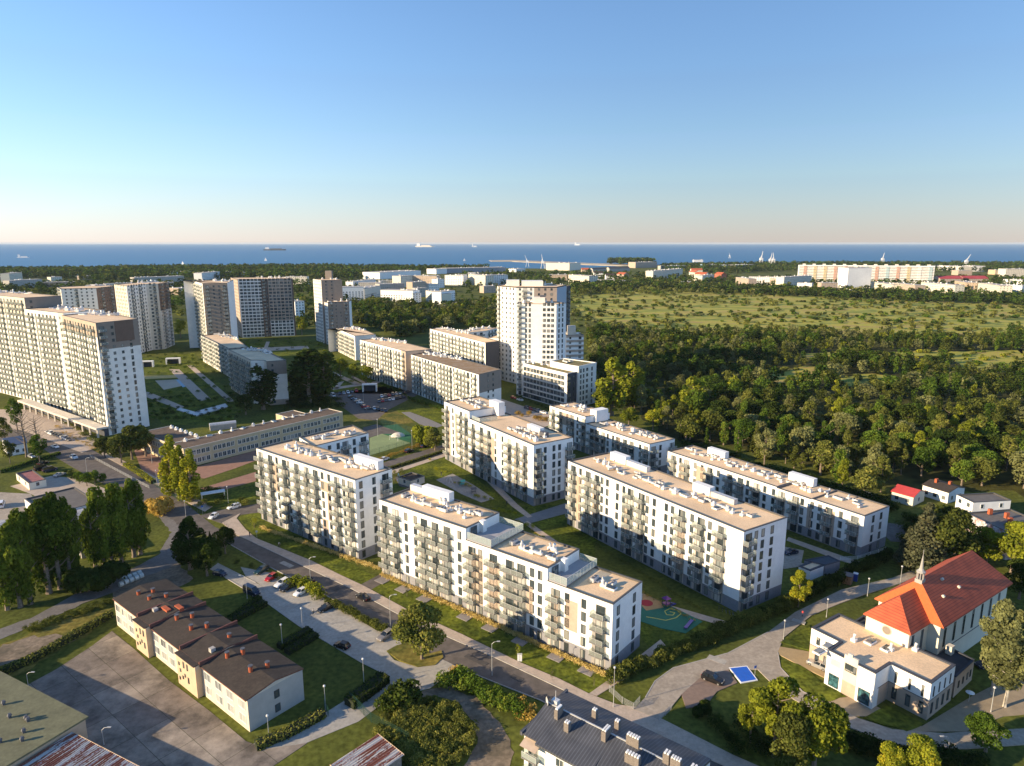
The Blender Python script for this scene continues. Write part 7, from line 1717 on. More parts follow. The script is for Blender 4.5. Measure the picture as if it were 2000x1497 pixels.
SPEC = {  # length, width, bonnet z, belt z, roof z, cabin from/to (x), windscreen run, rear run
    'hatchback': (4.0, 1.75, .86, .95, 1.48, .75, -1.75, .75, .35), 'saloon': (4.6, 1.8, .84, .94, 1.44, .85, -1.45, .85, .8), 'estate': (4.6, 1.82, .88, .98, 1.52, .85, -2.15, .8, .35), 'suv': (4.6, 1.88, 1.02, 1.1, 1.68, .85, -2.05, .7, .4), 'van': (5.2, 2.0, 1.15, 1.25, 2.1, 1.75, -2.55, .8, .1)}
def car_meshes(kind, colr):
    if (kind, colr) in _car: return _car[(kind, colr)]
    L_, Wd, zb, zbelt, zr, xf, xr, rf, rr = SPEC[kind]; pm = PAINT[colr]; h = Wd / 2; b = MB()
    def ring(x, zl, zt, wl, wt): return [(x, -wl, zl), (x, -wl * 1.0, (zl + zt) * .5), (x, -wt, zt - .06), (x, -wt * .86, zt), (x, wt * .86, zt), (x, wt, zt - .06), (x, wl, (zl + zt) * .5), (x, wl, zl)]
    f = L_ / 2
    loft(b, [ring(-f, .42, zbelt - .12, h * .86, h * .8), ring(-f + .1, .26, zbelt - .02, h * .96, h * .9), ring(-f + .5, .2, zbelt, h, h * .95), ring(xf + .0, .2, zbelt, h, h * .95), ring(xf + .15, .2, zbelt - .02, h, h * .93), ring(f - .45, .2, zb - .04, h * .97, h * .88), ring(f - .12, .24, zb - .2, h * .88, h * .78), ring(f, .36, zb - .32, h * .72, h * .66)][::1], pm)
    # roof and pillars
    def cab(x, z, w): return [(x, -w, z), (x, w, z)]
    b.box(xr + rr + .05, xf - rf, -h * .70, h * .70, zr - .05, zr, pm)
    for sx, x0, x1 in ((1, xf, xf - rf), (-1, xr, xr + rr)):
        for sy in (-1, 1): b.tube([(x0, sy * h * .88, zbelt - .02), (x1, sy * h * .70, zr - .03)], .045, pm, n=5)
    for sy in (-1, 1): b.tube([((xf + xr) / 2 - .1, sy * h * .91, zbelt - .02), ((xf + xr) / 2 - .1, sy * h * .71, zr - .03)], .05, pm, n=5)
    for sy in (-1, 1): b.box(xf - .35, xf - .12, sy * (h + .08) - .07, sy * (h + .08) + .07, zbelt, zbelt + .14, pm)
    body = b.mesh('body'); g = MB()
    lo, hi = h * .875, h * .69; zt = zr - .055
    c = [(xf, -lo, zbelt - .01), (xf, lo, zbelt - .01), (xr, lo, zbelt - .01), (xr, -lo, zbelt - .01), (xf - rf, -hi, zt), (xf - rf, hi, zt), (xr + rr, hi, zt), (xr + rr, -hi, zt)]
    for q in ((0, 1, 5, 4), (1, 2, 6, 5), (2, 3, 7, 6), (3, 0, 4, 7)): g.quad([c[i] for i in q], M_CGL)
    glass = g.mesh('windows'); w = MB(); w.tube([(0, -.11, 0), (0, .11, 0)], .33, M_TYRE, n=14); w.tube([(0, -.12, 0), (0, .12, 0)], .2, M_RIM, n=10); wheel = w.mesh('wheel')
    hl = MB(); hl.box(-.1, .03, -.16, .16, -.07, .07, M_HL); tl = MB(); tl.box(-.02, .08, -.15, .15, -.09, .09, M_TL)
    _car[(kind, colr)] = (body, glass, wheel, hl.mesh('headlight'), tl.mesh('tail_light'), L_, h, zb, zbelt); return _car[(kind, colr)]
def car(label, x, y, kind, colr, ang, group=None, z=.06, full=True):
    """ang: px offset (dx, dy) on the ground the nose points to"""
    g = G(x, y); q = G(x + ang[0], y + ang[1]); rz = atan2(q.y - g.y, q.x - g.x)
    me = car_meshes(kind, colr); r = thing('van' if kind == 'van' else 'car', label, 'van' if kind == 'van' else 'car', (g.x, g.y, z), rz, group)
    link('body', me[0], r); link('windows', me[1], r)
    L_, h, zb, zbelt = me[5:]
    for sx in (L_ / 2 - .85, -L_ / 2 + .8):
        for sy in (-1, 1): link('wheel', me[2], r, (sx, sy * (h - .1), .33))
    if full:
        for sy in (-1, 1): link('headlight', me[3], r, (L_ / 2 - .12, sy * h * .6, zb - .26)); link('tail_light', me[4], r, (-L_ / 2 - .02, sy * h * .66, zbelt - .2))
    return r
PK = 'cars in the parking lot by the main road'
for lab, x, y, k, c, a, g in [
    ('white hatchback turning at the road junction', 417, 1012, 'hatchback', 'white', (-8, 5), None), ('white estate car waiting on the side street behind the turning one', 457, 993, 'estate', 'white', (-10, 3), None),
    ('dark green estate car, first at the upper end of the parking row', 511, 1118, 'estate', 'dark green', (-9, 5), PK), ('red car parked in the parking row', 530, 1132, 'hatchback', 'red', (-8, 5), PK), ('white car parked close beside the dark one', 551, 1143, 'estate', 'white', (-9, 5), PK),
    ('black car parked between the two white ones', 562, 1151, 'saloon', 'black', (-9, 5), PK), ('white hatchback, last in the upper parking row', 587, 1161, 'hatchback', 'white', (-9, 5), PK), ('black saloon parked alone half-way down the lot', 637, 1191, 'saloon', 'black', (-9, 4), PK),
    ('black car parked against the lawn edge of the lot', 668, 1265, 'hatchback', 'black', (-9, -3), PK), ('grey-beige estate car at the lower end of the lot', 753, 1246, 'estate', 'beige', (-9, 6), PK), ('navy van parked on the lawn side of the lot', 492, 1160, 'van', 'dark blue', (9, 4), PK),
    ('dark blue car under the dark junction tree', 430, 1124, 'hatchback', 'dark blue', (9, 2), PK), ('black car driving up the main road', 709, 1170, 'saloon', 'black', (-9, -5), None), ('dark car driving on the road behind the ornamental grass', 601, 1136, 'saloon', 'black', (-9, -5), None),
    ('white car crossing the square near the arcade', 108, 875, 'saloon', 'white', (10, 3), None), ('white car on the main road left of the school', 145, 896, 'suv', 'white', (9, 4), None), ('silver car parked at the kerb under the leafy tree', 62, 894, 'hatchback', 'silver', (9, 3), None),
    ('black SUV parked next to the blue bay', 1392, 1331, 'suv', 'black', (10, 4), None), ('silver car under the porch side of the parish house', 1597, 1303, 'estate', 'silver', (-9, -4), None), ('dark car in the shade behind the annex', 1925, 1303, 'suv', 'dark blue', (-9, 1), None),
    ('dark van by the kiosk', 98, 921, 'van', 'dark blue', (9, -2), None), ('black van left of the other van by the kiosk', 82, 918, 'van', 'black', (9, -2), None), ('silver car in front of the vans by the kiosk', 117, 930, 'saloon', 'silver', (9, -3), None), ('black car on the street beyond the kiosk', 85, 907, 'saloon', 'black', (9, -3), None),
    ('white van at the left edge below the shed', 3, 990, 'van', 'white', (3, -8), None), ('silver car half hidden under the left poplars', 3, 1170, 'saloon', 'silver', (8, -4), None), ('white car on the street beside the playing field, first from the left', 752, 899, 'hatchback', 'white', (9, -3), None),
    ('black car on the street beside the playing field', 799, 884, 'suv', 'black', (9, -3), None), ('dark blue car farther along the playing field street', 829, 874, 'hatchback', 'dark blue', (9, -3), None), ('blue car parked behind the long block gable', 1544, 1082, 'saloon', 'dark blue', (-9, 2), None),
    ('white car on the street corner by the white corner block', 1062, 808, 'saloon', 'white', (9, 2), None), ('white car behind the rightmost block near the cottage', 1689, 970, 'suv', 'white', (-9, -2), None), ('white tarpaulin-covered van at the corner of the courtyard car park', 651, 775, 'van', 'white', (5, 4), None),
    ('red car at the foot of the white slab in the shade', 1003, 779, 'hatchback', 'red', (9, 2), None), ('white car next to the red one in the shaded street', 1016, 783, 'saloon', 'white', (9, 2), None), ('dark car on the main road near the arcade', 25, 800, 'saloon', 'grey', (9, 3), None)]:
    car(lab, x, y, k, c, a, g)
cyc = ['white', 'black', 'silver', 'grey', 'dark blue', 'white', 'red', 'silver', 'black', 'grey']; kc = ['hatchback', 'estate', 'saloon', 'suv', 'hatchback']
NUM = ['first', 'second', 'third', 'fourth', 'fifth', 'sixth', 'seventh', 'eighth', 'ninth', 'tenth', 'eleventh']
def car_row(where, a, b_, n, nose, grp, off=0):
    for i in range(n):
        t = (i + .5) / n; c = cyc[(i * 3 + off) % 10]; k = kc[(i + off) % 5]
        car(f'{c} {k}, {NUM[i]} from the left {where}', a[0] + (b_[0] - a[0]) * t, a[1] + (b_[1] - a[1]) * t, k, c, nose, grp, full=False)
Y([(636, 768), (680, 765), (742, 756), (830, 752), (815, 772), (780, 790), (760, 800), (735, 822), (700, 818), (668, 795)], 'car_park', M_ASPH, .05)
cp = 'cars in the courtyard car park'
car_row('in the far row of the courtyard car park', (742, 777), (800, 767), 8, (2, 5), cp); car_row('in the middle row of the courtyard car park', (737, 787), (792, 777), 8, (2, 5), cp, 3); car_row('in the near row of the courtyard car park', (728, 799), (756, 806), 4, (4, 4), cp, 5)
car_row('in the slanting row of the courtyard car park', (684, 775), (722, 802), 7, (6, -1), cp, 1); car_row('in the back line of the courtyard car park', (660, 772), (700, 765), 5, (2, 4), cp, 4)
car_row('in the bays before the arcade', (92, 846), (137, 862), 8, (6, 3), 'cars in the bays before the arcade', 2)
car_row('in the bays at the left picture edge', (-4, 757), (24, 763), 4, (5, 2), 'cars at the left edge by the tall slab', 6)
car_row('along the hedge of the white corner block', (1026, 798), (1056, 806), 4, (5, 2), 'cars along the hedge of the white corner block', 3)

# ------------------------------------------------------------------ street lamps and posts
M_POLE = mat('galvanised_pole', (.50, .50, .48), rough=.5, metal=.3)
def lamp(label, x, y, ytop, arm=0, head='arm'):
    g = G(x, y); h = max(3.2, min(11, height_of((x, y), ytop))); r = thing('street_lamp', label, 'street lamp', g, 0, 'street lamps'); p = MB()
    p.tube([(0, 0, 0), (0, 0, .5), (0, 0, .52), (0, 0, h)], [.12, .11, .08, .05], M_POLE, n=8); p.build('pole', r)
    if head == 'arm':
        a = MB(); a.tube([(0, 0, h - .02), (arm * .5, 0, h + .45), (arm * 1.4, 0, h + .6)], [.05, .04, .035], M_POLE, n=6); a.build('arm', r)
        l = MB(); l.box(arm * 1.4 - .35, arm * 1.4 + .35, -.13, .13, h + .55, h + .66, M_POLE); l.box(arm * 1.4 - .28, arm * 1.4 + .28, -.1, .1, h + .51, h + .55, M_HL); l.build('lamp_head', r)
    else:
        l = MB(); l.tube([(0, 0, h), (0, 0, h + .1), (0, 0, h + .35), (0, 0, h + .42)], [.12, .24, .22, .05], M_HL if head == 'globe' else M_METAL, n=10); l.build('lamp_head', r)
for a in [('street lamp on the pavement beside the shaded end of the L-shaped block', 607, 1143, 1092, 1), ('street lamp at the upper end of the parking lot, arm to the left', 483, 1170, 1128, -1), ('street lamp at the big junction below the columnar poplars', 364, 1017, 980, 1, 'top'), ('street lamp on the lawn by the side street', 446, 983, 952, 0, 'top'),
          ('lamp post with a flat head at the middle of the parking lot', 591, 1230, 1190, 0, 'globe'), ('lamp post near the lower hedge of the parking lot', 711, 1339, 1289, 0, 'globe'), ('lamp post by the yard gate, right of the grey gable', 636, 1387, 1342, 0, 'globe'), ('lamp post below the grey gable at the yard edge', 525, 1437, 1400, 0, 'globe'),
          ('thin post on the shaded lawn between the hedges', 552, 1267, 1222, 0, 'top'), ('tall lamp between the road and the big olive tree', 763, 1230, 1166, 1), ('street lamp on the pavement below the stepped block', 961, 1320, 1258, 1), ('lamp at the crossing by the dark-roofed house', 1198, 1382, 1306, 0, 'top'),
          ('lamp post nearest the grass corner on the curving lane', 1530, 1250, 1214, 0, 'top'), ('lamp post second along the lane towards the church', 1614, 1206, 1172, 0, 'top'), ('lamp post third along the lane towards the church', 1694, 1165, 1132, 0, 'top'), ('lamp post left of the church spire', 1757, 1149, 1108, 0, 'top'),
          ('lamp on the shaded path at the bottom right', 1849, 1482, 1444, -1), ('lamp behind the birch trunk', 1935, 1392, 1345, 0, 'top'), ('lamp with white globe under the bottom right trees', 1548, 1492, 1455, 0, 'globe'), ('lamp on the left pavement opposite the little tree group', 170, 923, 897, 1),
          ('lamp in front of the arcade bays', 128, 857, 826, 1), ('lamp before the school entrance', 297, 905, 872, 0, 'top'), ('lamp left of the columnar poplars', 307, 946, 920, 0, 'top'), ('lamp beside the villa trees', 73, 895, 862, 0, 'top'), ('floodlight mast between the two playing courts', 738, 853, 820, 0, 'top'), ('thin mast at the near corner of the playing field', 805, 876, 842, 0, 'top'),
          ('lamp at the courtyard car park', 710, 786, 762, 0, 'top'), ('tall lamp in front of the storehouse, casting on the old yard', 203, 1456, 1440, 1), ('lamp at the corner of the olive-roofed storehouse', 56, 1345, 1335, 1)]:
    lamp(*a)

# ------------------------------------------------------------------ fences, walls, cabinets, bales
M_GFENCE = mat('green_fence_steel', (.015, .07, .045), rough=.6)
def fence(label, pts, h, m, step=2.5, mesh_=True, name='fence', hpx=None):
    P_ = [G(*p) for p in pts]; o = P_[0]; r = thing(name, label, 'fence', o)
    pan = MB()
    for a, c in zip(P_[:-1], P_[1:]):
        d = c - a; Lk = d.length; M = Matrix.Translation(a - o) @ Matrix.Rotation(atan2(d.y, d.x), 4, 'Z'); n = max(1, int(Lk / step))
        for i in range(n):
            x = Lk * i / n; pb = MB(); pb.box(-.04, .04, -.04, .04, 0, h + .1, m); q = M @ Vector((x, 0, 0)); pb.build('post', r, q, 0)
        k = max(2, int(Lk / .22))
        for i in range(k): x = Lk * (i + .5) / k; pan.box(x - .012, x + .012, -.01, .01, .05, h, m, M)
        for z in [h * j / 5 for j in range(1, 6)]: pan.box(0, Lk, -.015, .015, z - .015, z + .015, m, M)
    pan.build('mesh_panel', r)
    return r
fence('green mesh fence running from the yard gate to the bottom shed', [(684, 1371), (725, 1412), (799, 1452)], 2.2, M_GFENCE)
fence('green mesh gate leaf standing open by the grey gable', [(634, 1384), (643, 1402)], 2.0, M_GFENCE, name='gate')
fence('green railing between the pavement and the columnar poplars', [(300, 948), (330, 966), (356, 982)], 1.4, M_GFENCE)
fence('grey mesh fence around the near corner of the lane lawn', [(1190, 1352), (1215, 1375), (1237, 1387), (1250, 1372)], 1.5, M_POLE)
fence('long railing between the main road pavement and the school hedge', [(176, 893), (230, 922), (292, 955)], 1.2, M_POLE)
fence('tall green ball fence along the far side of the playing field', [(744, 832), (805, 851), (803, 870)], 4.0, M_GFENCE, step=4)
fence('tall green ball fence along the near side of the playing field', [(722, 893), (760, 882), (803, 870)], 3.0, M_GFENCE, step=4)
fence('low grey fence by the square on the right', [(1287, 1408), (1300, 1398), (1312, 1386)], 1.2, M_POLE)
fence('white garden fence behind the bin store and the rightmost block', [(1641, 1095), (1675, 1093), (1700, 1085), (1730, 1075)], 1.1, M_WHITE, step=3)
b = MB(); b.box(-.5, .5, -.25, .25, 0, 1.6, M_WHITE); b.box(-.54, .54, -.29, .29, 1.6, 1.68, M_METAL); b.box(-.02, .02, -.26, -.25, .1, 1.5, M_DMETAL)
o = b.build('utility_cabinet', None, G(1015, 1291)); tag(o, 'white utility cabinet on the verge by the pavement', 'utility cabinet')
M_BALE = mat('bale_wrap', (.50, .56, .54), rough=.35, noise=.1, nscale=3)
for i, (x, y) in enumerate([(237, 1146), (247, 1141.5), (257, 1137.5), (267, 1133.5), (276, 1129.5), (243, 1136), (253, 1132), (263, 1128), (272, 1124)]):
    b = MB(); b.tube([(-.55, 0, .72), (-.5, 0, .72), (.5, 0, .72), (.55, 0, .72)], [.55, .72, .72, .55], M_BALE, n=14); g = G(x, y); q = G(x + 10, y - 4)
    o = b.build('wrapped_bale', None, g, atan2(q.y - g.y, q.x - g.x) + pi / 2 * 0, smooth=False); tag(o, f'white wrapped bale, {NUM[i % 5]} from the left in the {"near" if i < 5 else "far"} row beside the dark bush', 'bale', 'white wrapped bales')
b = MB(); b.box(-1.2, 1.2, -1.2, 1.2, 0, 2.3, M_RUSTW := mat('brown_boards', (.30, .17, .09), noise=.2, nscale=2)); b.box(-1.35, 1.35, -1.35, 1.35, 2.3, 2.45, M_DMETAL); b.box(-.4, .4, -1.23, -1.2, 0, 1.9, M_DARKWALL)
o = b.build('garden_shed', None, G(1654, 1138), .9); tag(o, 'brown board shed beside the blue cabin on the lane', 'shed')
b = MB(); bl = mat('cobalt_plastic', (.02, .06, .35), rough=.4); b.box(-.6, .6, -.6, .6, 0, 2.1, bl); b.quad([(-.6, -.6, 2.1), (.6, -.6, 2.1), (0, 0, 2.45)], M_WHITE); b.quad([(.6, -.6, 2.1), (.6, .6, 2.1), (0, 0, 2.45)], M_WHITE); b.quad([(.6, .6, 2.1), (-.6, .6, 2.1), (0, 0, 2.45)], M_WHITE); b.quad([(-.6, .6, 2.1), (-.6, -.6, 2.1), (0, 0, 2.45)], M_WHITE); b.box(-.35, .35, -.63, -.6, .1, 1.9, M_DMETAL)
o = b.build('portable_toilet', None, G(1670, 1134), .9); tag(o, 'blue portable cabin with a pale roof beside the board shed', 'portable toilet')
b = MB(); n = 12
for k in range(n): b.quad([(0, 0, 2.6), (cos(2 * pi * k / n) * .8, sin(2 * pi * k / n) * .8, 2.2), (cos(2 * pi * (k + 1) / n) * .8, sin(2 * pi * (k + 1) / n) * .8, 2.2)], M_WHITE)
b.tube([(0, 0, 0), (0, 0, 2.6)], .03, M_METAL, n=6); b.tube([(0, 0, 0), (0, 0, .08)], .3, M_CONC, n=10); o = b.build('parasol', None, G(1892, 1372)); tag(o, 'small white parasol on the sandy forecourt by the birches', 'parasol')
# signs and traffic island post by the lane
b = MB(); b.tube([(0, 0, 0), (0, 0, 2.6)], .03, M_METAL, n=6); b.box(-.3, .3, -.02, .02, 2.0, 2.6, mat('sign_blue', (.02, .12, .5))); o = b.build('road_sign', None, G(1474, 1322), .4); tag(o, 'small blue parking sign beside the blue painted bay', 'road sign')
for i, (x, y, lab) in enumerate([(396, 1002, 'blue crossing sign'), (502, 1052, 'small sign post at the lawn corner')]):
    b = MB(); b.tube([(0, 0, 0), (0, 0, 2.6)], .03, M_METAL, n=6); b.box(-.3, .3, -.02, .02, 2.0, 2.6, MATS['sign_blue'] if i == 0 else M_METAL); o = b.build('road_sign', None, G(x, y), .5); tag(o, ('blue square sign on a post at the road junction', 'grey sign back on a post where the pavement starts by the lawn corner')[i], 'road sign')
for i, (x, y) in enumerate([(386, 1001), (391, 1003), (396, 1005.5), (401, 1007), (433, 1022), (438, 1026), (442, 1029), (446, 1032)]):
    b = MB(); b.tube([(0, 0, 0), (0, 0, .95), (0, 0, 1.0)], [.06, .06, .02], M_DMETAL, n=8); o = b.build('bollard', None, G(x, y, .1)); tag(o, f'dark bollard, {NUM[i % 4]} from the left {"at the far side of the junction" if i < 4 else "at the lawn side of the junction"}', 'bollard', 'bollards at the junction')

# ------------------------------------------------------------------ play areas and pitch
Y([(1256, 1160), (1297, 1178), (1372, 1215), (1339, 1238), (1290, 1228), (1250, 1214)], 'playground_surface', mat('green_rubber', (.02, .16, .10), noise=.08, nscale=.6), .12)
Y([(1256, 1160), (1290, 1176), (1296, 1188), (1262, 1194), (1254, 1185)], 'playground_patch', mat('sand_rubber', (.52, .30, .12), noise=.08, nscale=.8), .135)
c = G(1263, 1179); sheet('playground_spot', [(c.x + cos(2 * pi * k / 18) * 1.6, c.y + sin(2 * pi * k / 18) * 1.6) for k in range(18)], .15, mat('red_rubber', (.45, .03, .04)))
b = MB(); ye = mat('yellow_line', (.62, .58, .12)); pp = [G(*p) for p in ((1262, 1206), (1280, 1209), (1300, 1213), (1320, 1208), (1330, 1200), (1322, 1193), (1308, 1190), (1298, 1195), (1302, 1202), (1314, 1203), (1318, 1198), (1308, 1196))]
for a, d2 in zip(pp[:-1], pp[1:]):
    d_ = d2 - a; M = Matrix.Translation(a) @ Matrix.Rotation(atan2(d_.y, d_.x), 4, 'Z'); b.box(0, d_.length, -.12, .12, .10, .15, ye, M)
o = b.build('playground_line'); o['kind'] = 'structure'
M_PU = mat('purple_plastic', (.22, .03, .22), rough=.4); M_VI = mat('violet_plastic', (.10, .08, .35), rough=.4)
r = thing('climbing_tower', 'purple climbing tower on the green playground', 'play equipment', G(1301, 1186), .5); b = MB()
for sx in (-.7, .7):
    for sy in (-.7, .7): b.box(sx - .06, sx + .06, sy - .06, sy + .06, 0, 2.4, M_DMETAL)
b.box(-.8, .8, -.8, .8, 1.0, 1.1, M_PU); b.build('frame', r); b = MB(); b.quad([(-.9, -.9, 2.4), (.9, -.9, 2.4), (0, 0, 3.1)], M_PU); b.quad([(.9, -.9, 2.4), (.9, .9, 2.4), (0, 0, 3.1)], M_PU); b.quad([(.9, .9, 2.4), (-.9, .9, 2.4), (0, 0, 3.1)], M_PU); b.quad([(-.9, .9, 2.4), (-.9, -.9, 2.4), (0, 0, 3.1)], M_PU); b.build('roof', r)
b = MB(); b.quad([(.8, -.35, 1.1), (2.9, -.35, .2), (2.9, .35, .2), (.8, .35, 1.1)], M_VI); b.box(.8, 2.9, -.42, -.36, .2, .5, M_VI); b.build('slide', r)
r = thing('balance_bench', 'long violet bench at the right end of the green playground', 'play equipment', G(1345, 1222), .95); b = MB(); b.box(-2.2, 2.2, -.4, .4, .35, .5, M_VI); b.build('seat', r)
for sx in (-1.9, 1.9): b = MB(); b.box(sx - .1, sx + .1, -.35, .35, 0, .35, M_DMETAL); b.build('leg', r)
Y([(852, 938), (884, 926), (925, 948), (965, 975), (940, 982), (900, 965)], 'playground_surface', mat('grey_gravel', (.30, .28, .25), noise=.15, nscale=1), .11)
def play_item(label, x, y, col, kind):
    r = thing('play_equipment', label, 'play equipment', G(x, y), x * .7); b = MB()
    if kind == 'swing':
        for sx in (-1.6, 1.6):
            b.tube([(sx, -.8, 0), (sx, 0, 2.2)], .05, col, n=5); b.tube([(sx, .8, 0), (sx, 0, 2.2)], .05, col, n=5)
        b.tube([(-1.6, 0, 2.2), (1.6, 0, 2.2)], .05, col, n=5); b.build('frame', r); b = MB()
        for sx in (-.6, .6): b.tube([(sx, 0, 2.2), (sx, 0, .5)], .015, M_DMETAL, n=4); b.box(sx - .25, sx + .25, -.12, .12, .44, .5, M_DMETAL)
        b.build('seats', r)
    else:
        for sx in (-.9, .9):
            for sy in (-.6, .6): b.tube([(sx, sy, 0), (sx * .7, sy * .7, 1.9)], .05, col, n=5)
        b.box(-.8, .8, -.6, .6, .9, 1.0, col); b.build('frame', r); b = MB(); b.quad([(-1, -.8, 1.9), (1, -.8, 1.9), (1, 0, 2.5), (-1, 0, 2.5)], col); b.quad([(1, .8, 1.9), (-1, .8, 1.9), (-1, 0, 2.5), (1, 0, 2.5)], col); b.build('roof', r)
play_item('pale swing frame on the grey central playground', 878, 942, M_WHITE, 'swing'); play_item('turquoise play hut on the grey central playground', 903, 950, mat('turquoise', (.10, .42, .36)), 'hut'); play_item('dark climbing frame at the right end of the central playground', 925, 965, M_DMETAL, 'hut')
play_item('yellow play hut by the brown pavilion near the L-shaped block', 789, 942, mat('bright_yellow', (.65, .42, .02)), 'hut'); play_item('blue and white swing frame by the brown pavilion', 779, 938, mat('swing_blue', (.05, .20, .55)), 'swing')
Y([(770, 930), (800, 940), (805, 955), (780, 950)], 'playground_surface', M_ASPH, .11)
M_TURF = mat('pale_turf', (.24, .30, .13), noise=.07, nscale=.5, n2=(.15, .1)); 
Y([(722, 856), (746, 848), (802, 866), (722, 890)], 'sports_pitch', M_TURF, .08)
Y([(708, 836), (735, 829), (790, 848), (746, 848), (722, 855), (715, 850)], 'sports_court', M_ASPH, .075)
Y([(744, 833), (775, 829), (806, 850), (802, 865), (748, 848)], 'sports_pitch_margin', mat('green_court', (.02, .13, .05), noise=.1), .07)
Y([(640, 840), (700, 820), (770, 800), (810, 826), (770, 830), (735, 828), (700, 836)], 'meadow_patch', M_ROUGH, .04)
Y([(765, 800), (800, 796), (868, 800), (868, 835), (812, 828)], 'lawn', M_LAWN, .035)
Y([(784, 806), (800, 805), (840, 820), (866, 832), (846, 838), (818, 828)], 'footpath', M_SLAB, .09)
r = thing('football_goal', 'white football goal on the pale green pitch', 'goal', G(769, 861), -.5); b = MB(); b.tube([(-2.4, 0, 0), (-2.4, 0, 2.2), (2.4, 0, 2.2), (2.4, 0, 0)], .07, M_WHITE, n=6); b.build('goal_frame', r)
b = MB()
for k in range(9): b.box(-2.4 + k * .6 - .01, -2.4 + k * .6 + .01, .9, .92, 0, 2.0, M_WHITE)
b.build('net', r)
b = MB(); n = 10
for i in range(5):
    for k in range(n):
        p = lambda i, k: (cos(2 * pi * k / n) * 3.4 * cos(i / 5 * pi / 2), sin(2 * pi * k / n) * 2.0 * cos(i / 5 * pi / 2), 2.0 * sin(i / 5 * pi / 2))
        b.quad([p(i, k), p(i, k + 1), p(i + 1, k + 1), p(i + 1, k)], M_CREAM)
o = b.build('covered_stack', None, G(777, 853), .3); tag(o, 'cream tarpaulin-covered heap behind the football goal', 'covered heap')
# pergola in the school garden
r = thing('pergola', 'pale pergola roof among shrubs in the school garden', 'pergola', G(417, 975), .5); b = MB(); b.box(-4, 4, -1.5, 1.5, 2.5, 2.65, M_METAL); b.build('roof', r)
for sx in (-3.7, 3.7):
    for sy in (-1.2, 1.2): b = MB(); b.box(sx - .08, sx + .08, sy - .08, sy + .08, 0, 2.5, M_WHITE); b.build('post', r)
# school yard surfaces
Y([(310, 915), (362, 918), (500, 880), (500, 900), (460, 915), (400, 935), (330, 930)], 'schoolyard', M_RED, .05)
Y([(390, 955), (500, 922), (500, 940), (420, 962)], 'schoolyard', M_RED, .05); Y([(262, 880), (318, 868), (335, 905), (330, 950), (300, 948), (275, 915)], 'schoolyard', M_RED, .045)
Y([(430, 965), (500, 942), (500, 975), (430, 990), (400, 995), (385, 985)], 'lawn', M_LAWN, .045)
Y([(60, 800), (150, 836), (200, 870), (160, 885), (100, 862), (40, 840), (-20, 840), (-20, 800)], 'forecourt_of_shops', M_PAVE, .06)
Y([(20, 950), (100, 930), (150, 935), (220, 960), (240, 985), (150, 1000), (100, 985), (60, 965)], 'yard_of_kiosk', M_PAVE, .035); Y([(-40, 960), (60, 965), (100, 1030), (60, 1050), (-40, 1060)], 'yard_of_workshop', M_COBBLE, .034)
# courtyards on the left: garden decks with paths and low walls
Y([(275, 700), (380, 690), (400, 720), (470, 790), (450, 830), (320, 830), (262, 770)], 'courtyard_lawn', M_LAWN, .05)
Y([(275, 735), (345, 733), (352, 738), (285, 741)], 'sand_strip', mat('gold_sand', (.55, .40, .14), noise=.1), .10)
Y([(303, 744), (343, 742), (357, 754), (320, 762)], 'sand_pit', M_SAND, .11); Y([(343, 742), (352, 742), (366, 755), (357, 757)], 'water_play', mat('pale_blue_rubber', (.30, .45, .55)), .115)
Y([(330, 722), (350, 722), (412, 780), (390, 784)], 'footpath', M_PAVE, .12); Y([(365, 714), (376, 714), (458, 784), (446, 786)], 'footpath', M_PAVE, .12); Y([(275, 762), (300, 770), (360, 795), (350, 800), (275, 772)], 'footpath', M_PAVE, .10)
Y([(350, 798), (380, 806), (440, 790), (446, 796), (384, 814), (345, 802)], 'retaining_kerb', M_METAL, .5, thick=.6)
Y([(600, 700), (700, 690), (800, 740), (820, 760), (760, 770), (640, 768)], 'courtyard_lawn', M_LAWN, .05)
for q in ([(630, 724), (640, 722), (705, 750), (695, 753)], [(635, 760), (755, 742), (757, 746), (636, 764)], [(690, 735), (715, 748), (710, 750), (686, 737)], [(660, 748), (672, 745), (660, 760), (652, 760)]): Y(q, 'footpath', M_PAVE, .12)
Y([(460, 672), (620, 662), (640, 690), (560, 700), (500, 690)], 'courtyard_lawn', M_LAWN, .045); Y([(500, 680), (600, 676), (605, 682), (505, 687)], 'footpath', M_PAVE, .09); Y([(520, 668), (527, 668), (516, 700), (508, 700)], 'footpath', M_PAVE, .10)
def arch(label, x, y, w, h, depth, rz):
    r = thing('garden_portal', label, 'portal', G(x, y), rz, 'white portals of the courtyard decks'); b = MB(); b.box(-w / 2, -w / 2 + .8, 0, depth, 0, h, M_WHITE); b.box(w / 2 - .8, w / 2, 0, depth, 0, h, M_WHITE); b.box(-w / 2, w / 2, 0, depth, h, h + .7, M_WHITE); b.build('frame', r)
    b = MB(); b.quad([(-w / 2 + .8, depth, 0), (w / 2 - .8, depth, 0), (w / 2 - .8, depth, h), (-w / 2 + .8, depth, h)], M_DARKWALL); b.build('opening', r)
arch('white portal frame above the courtyard car park', 722, 766, 9, 4.2, 3, .1); arch('white portal below the second-row tower, left of a pair', 288, 718, 8, 4, 3, .2); arch('white portal below the second-row tower, right of a pair', 338, 712, 10, 4, 3, .2)
mass('planting', 'dark planted slope around the left courtyard', 'shrubs', [(280 + (i * 29) % 190, 775 + (i * 17) % 50) for i in range(46)], LF_DARK, 2.0, n=240)
mass('planting', 'garden planting in the right courtyard before the beige slabs', 'shrubs', [(625 + (i * 31) % 180, 706 + (i * 13) % 45) for i in range(44)], LF_GREEN, 2.2, n=220)
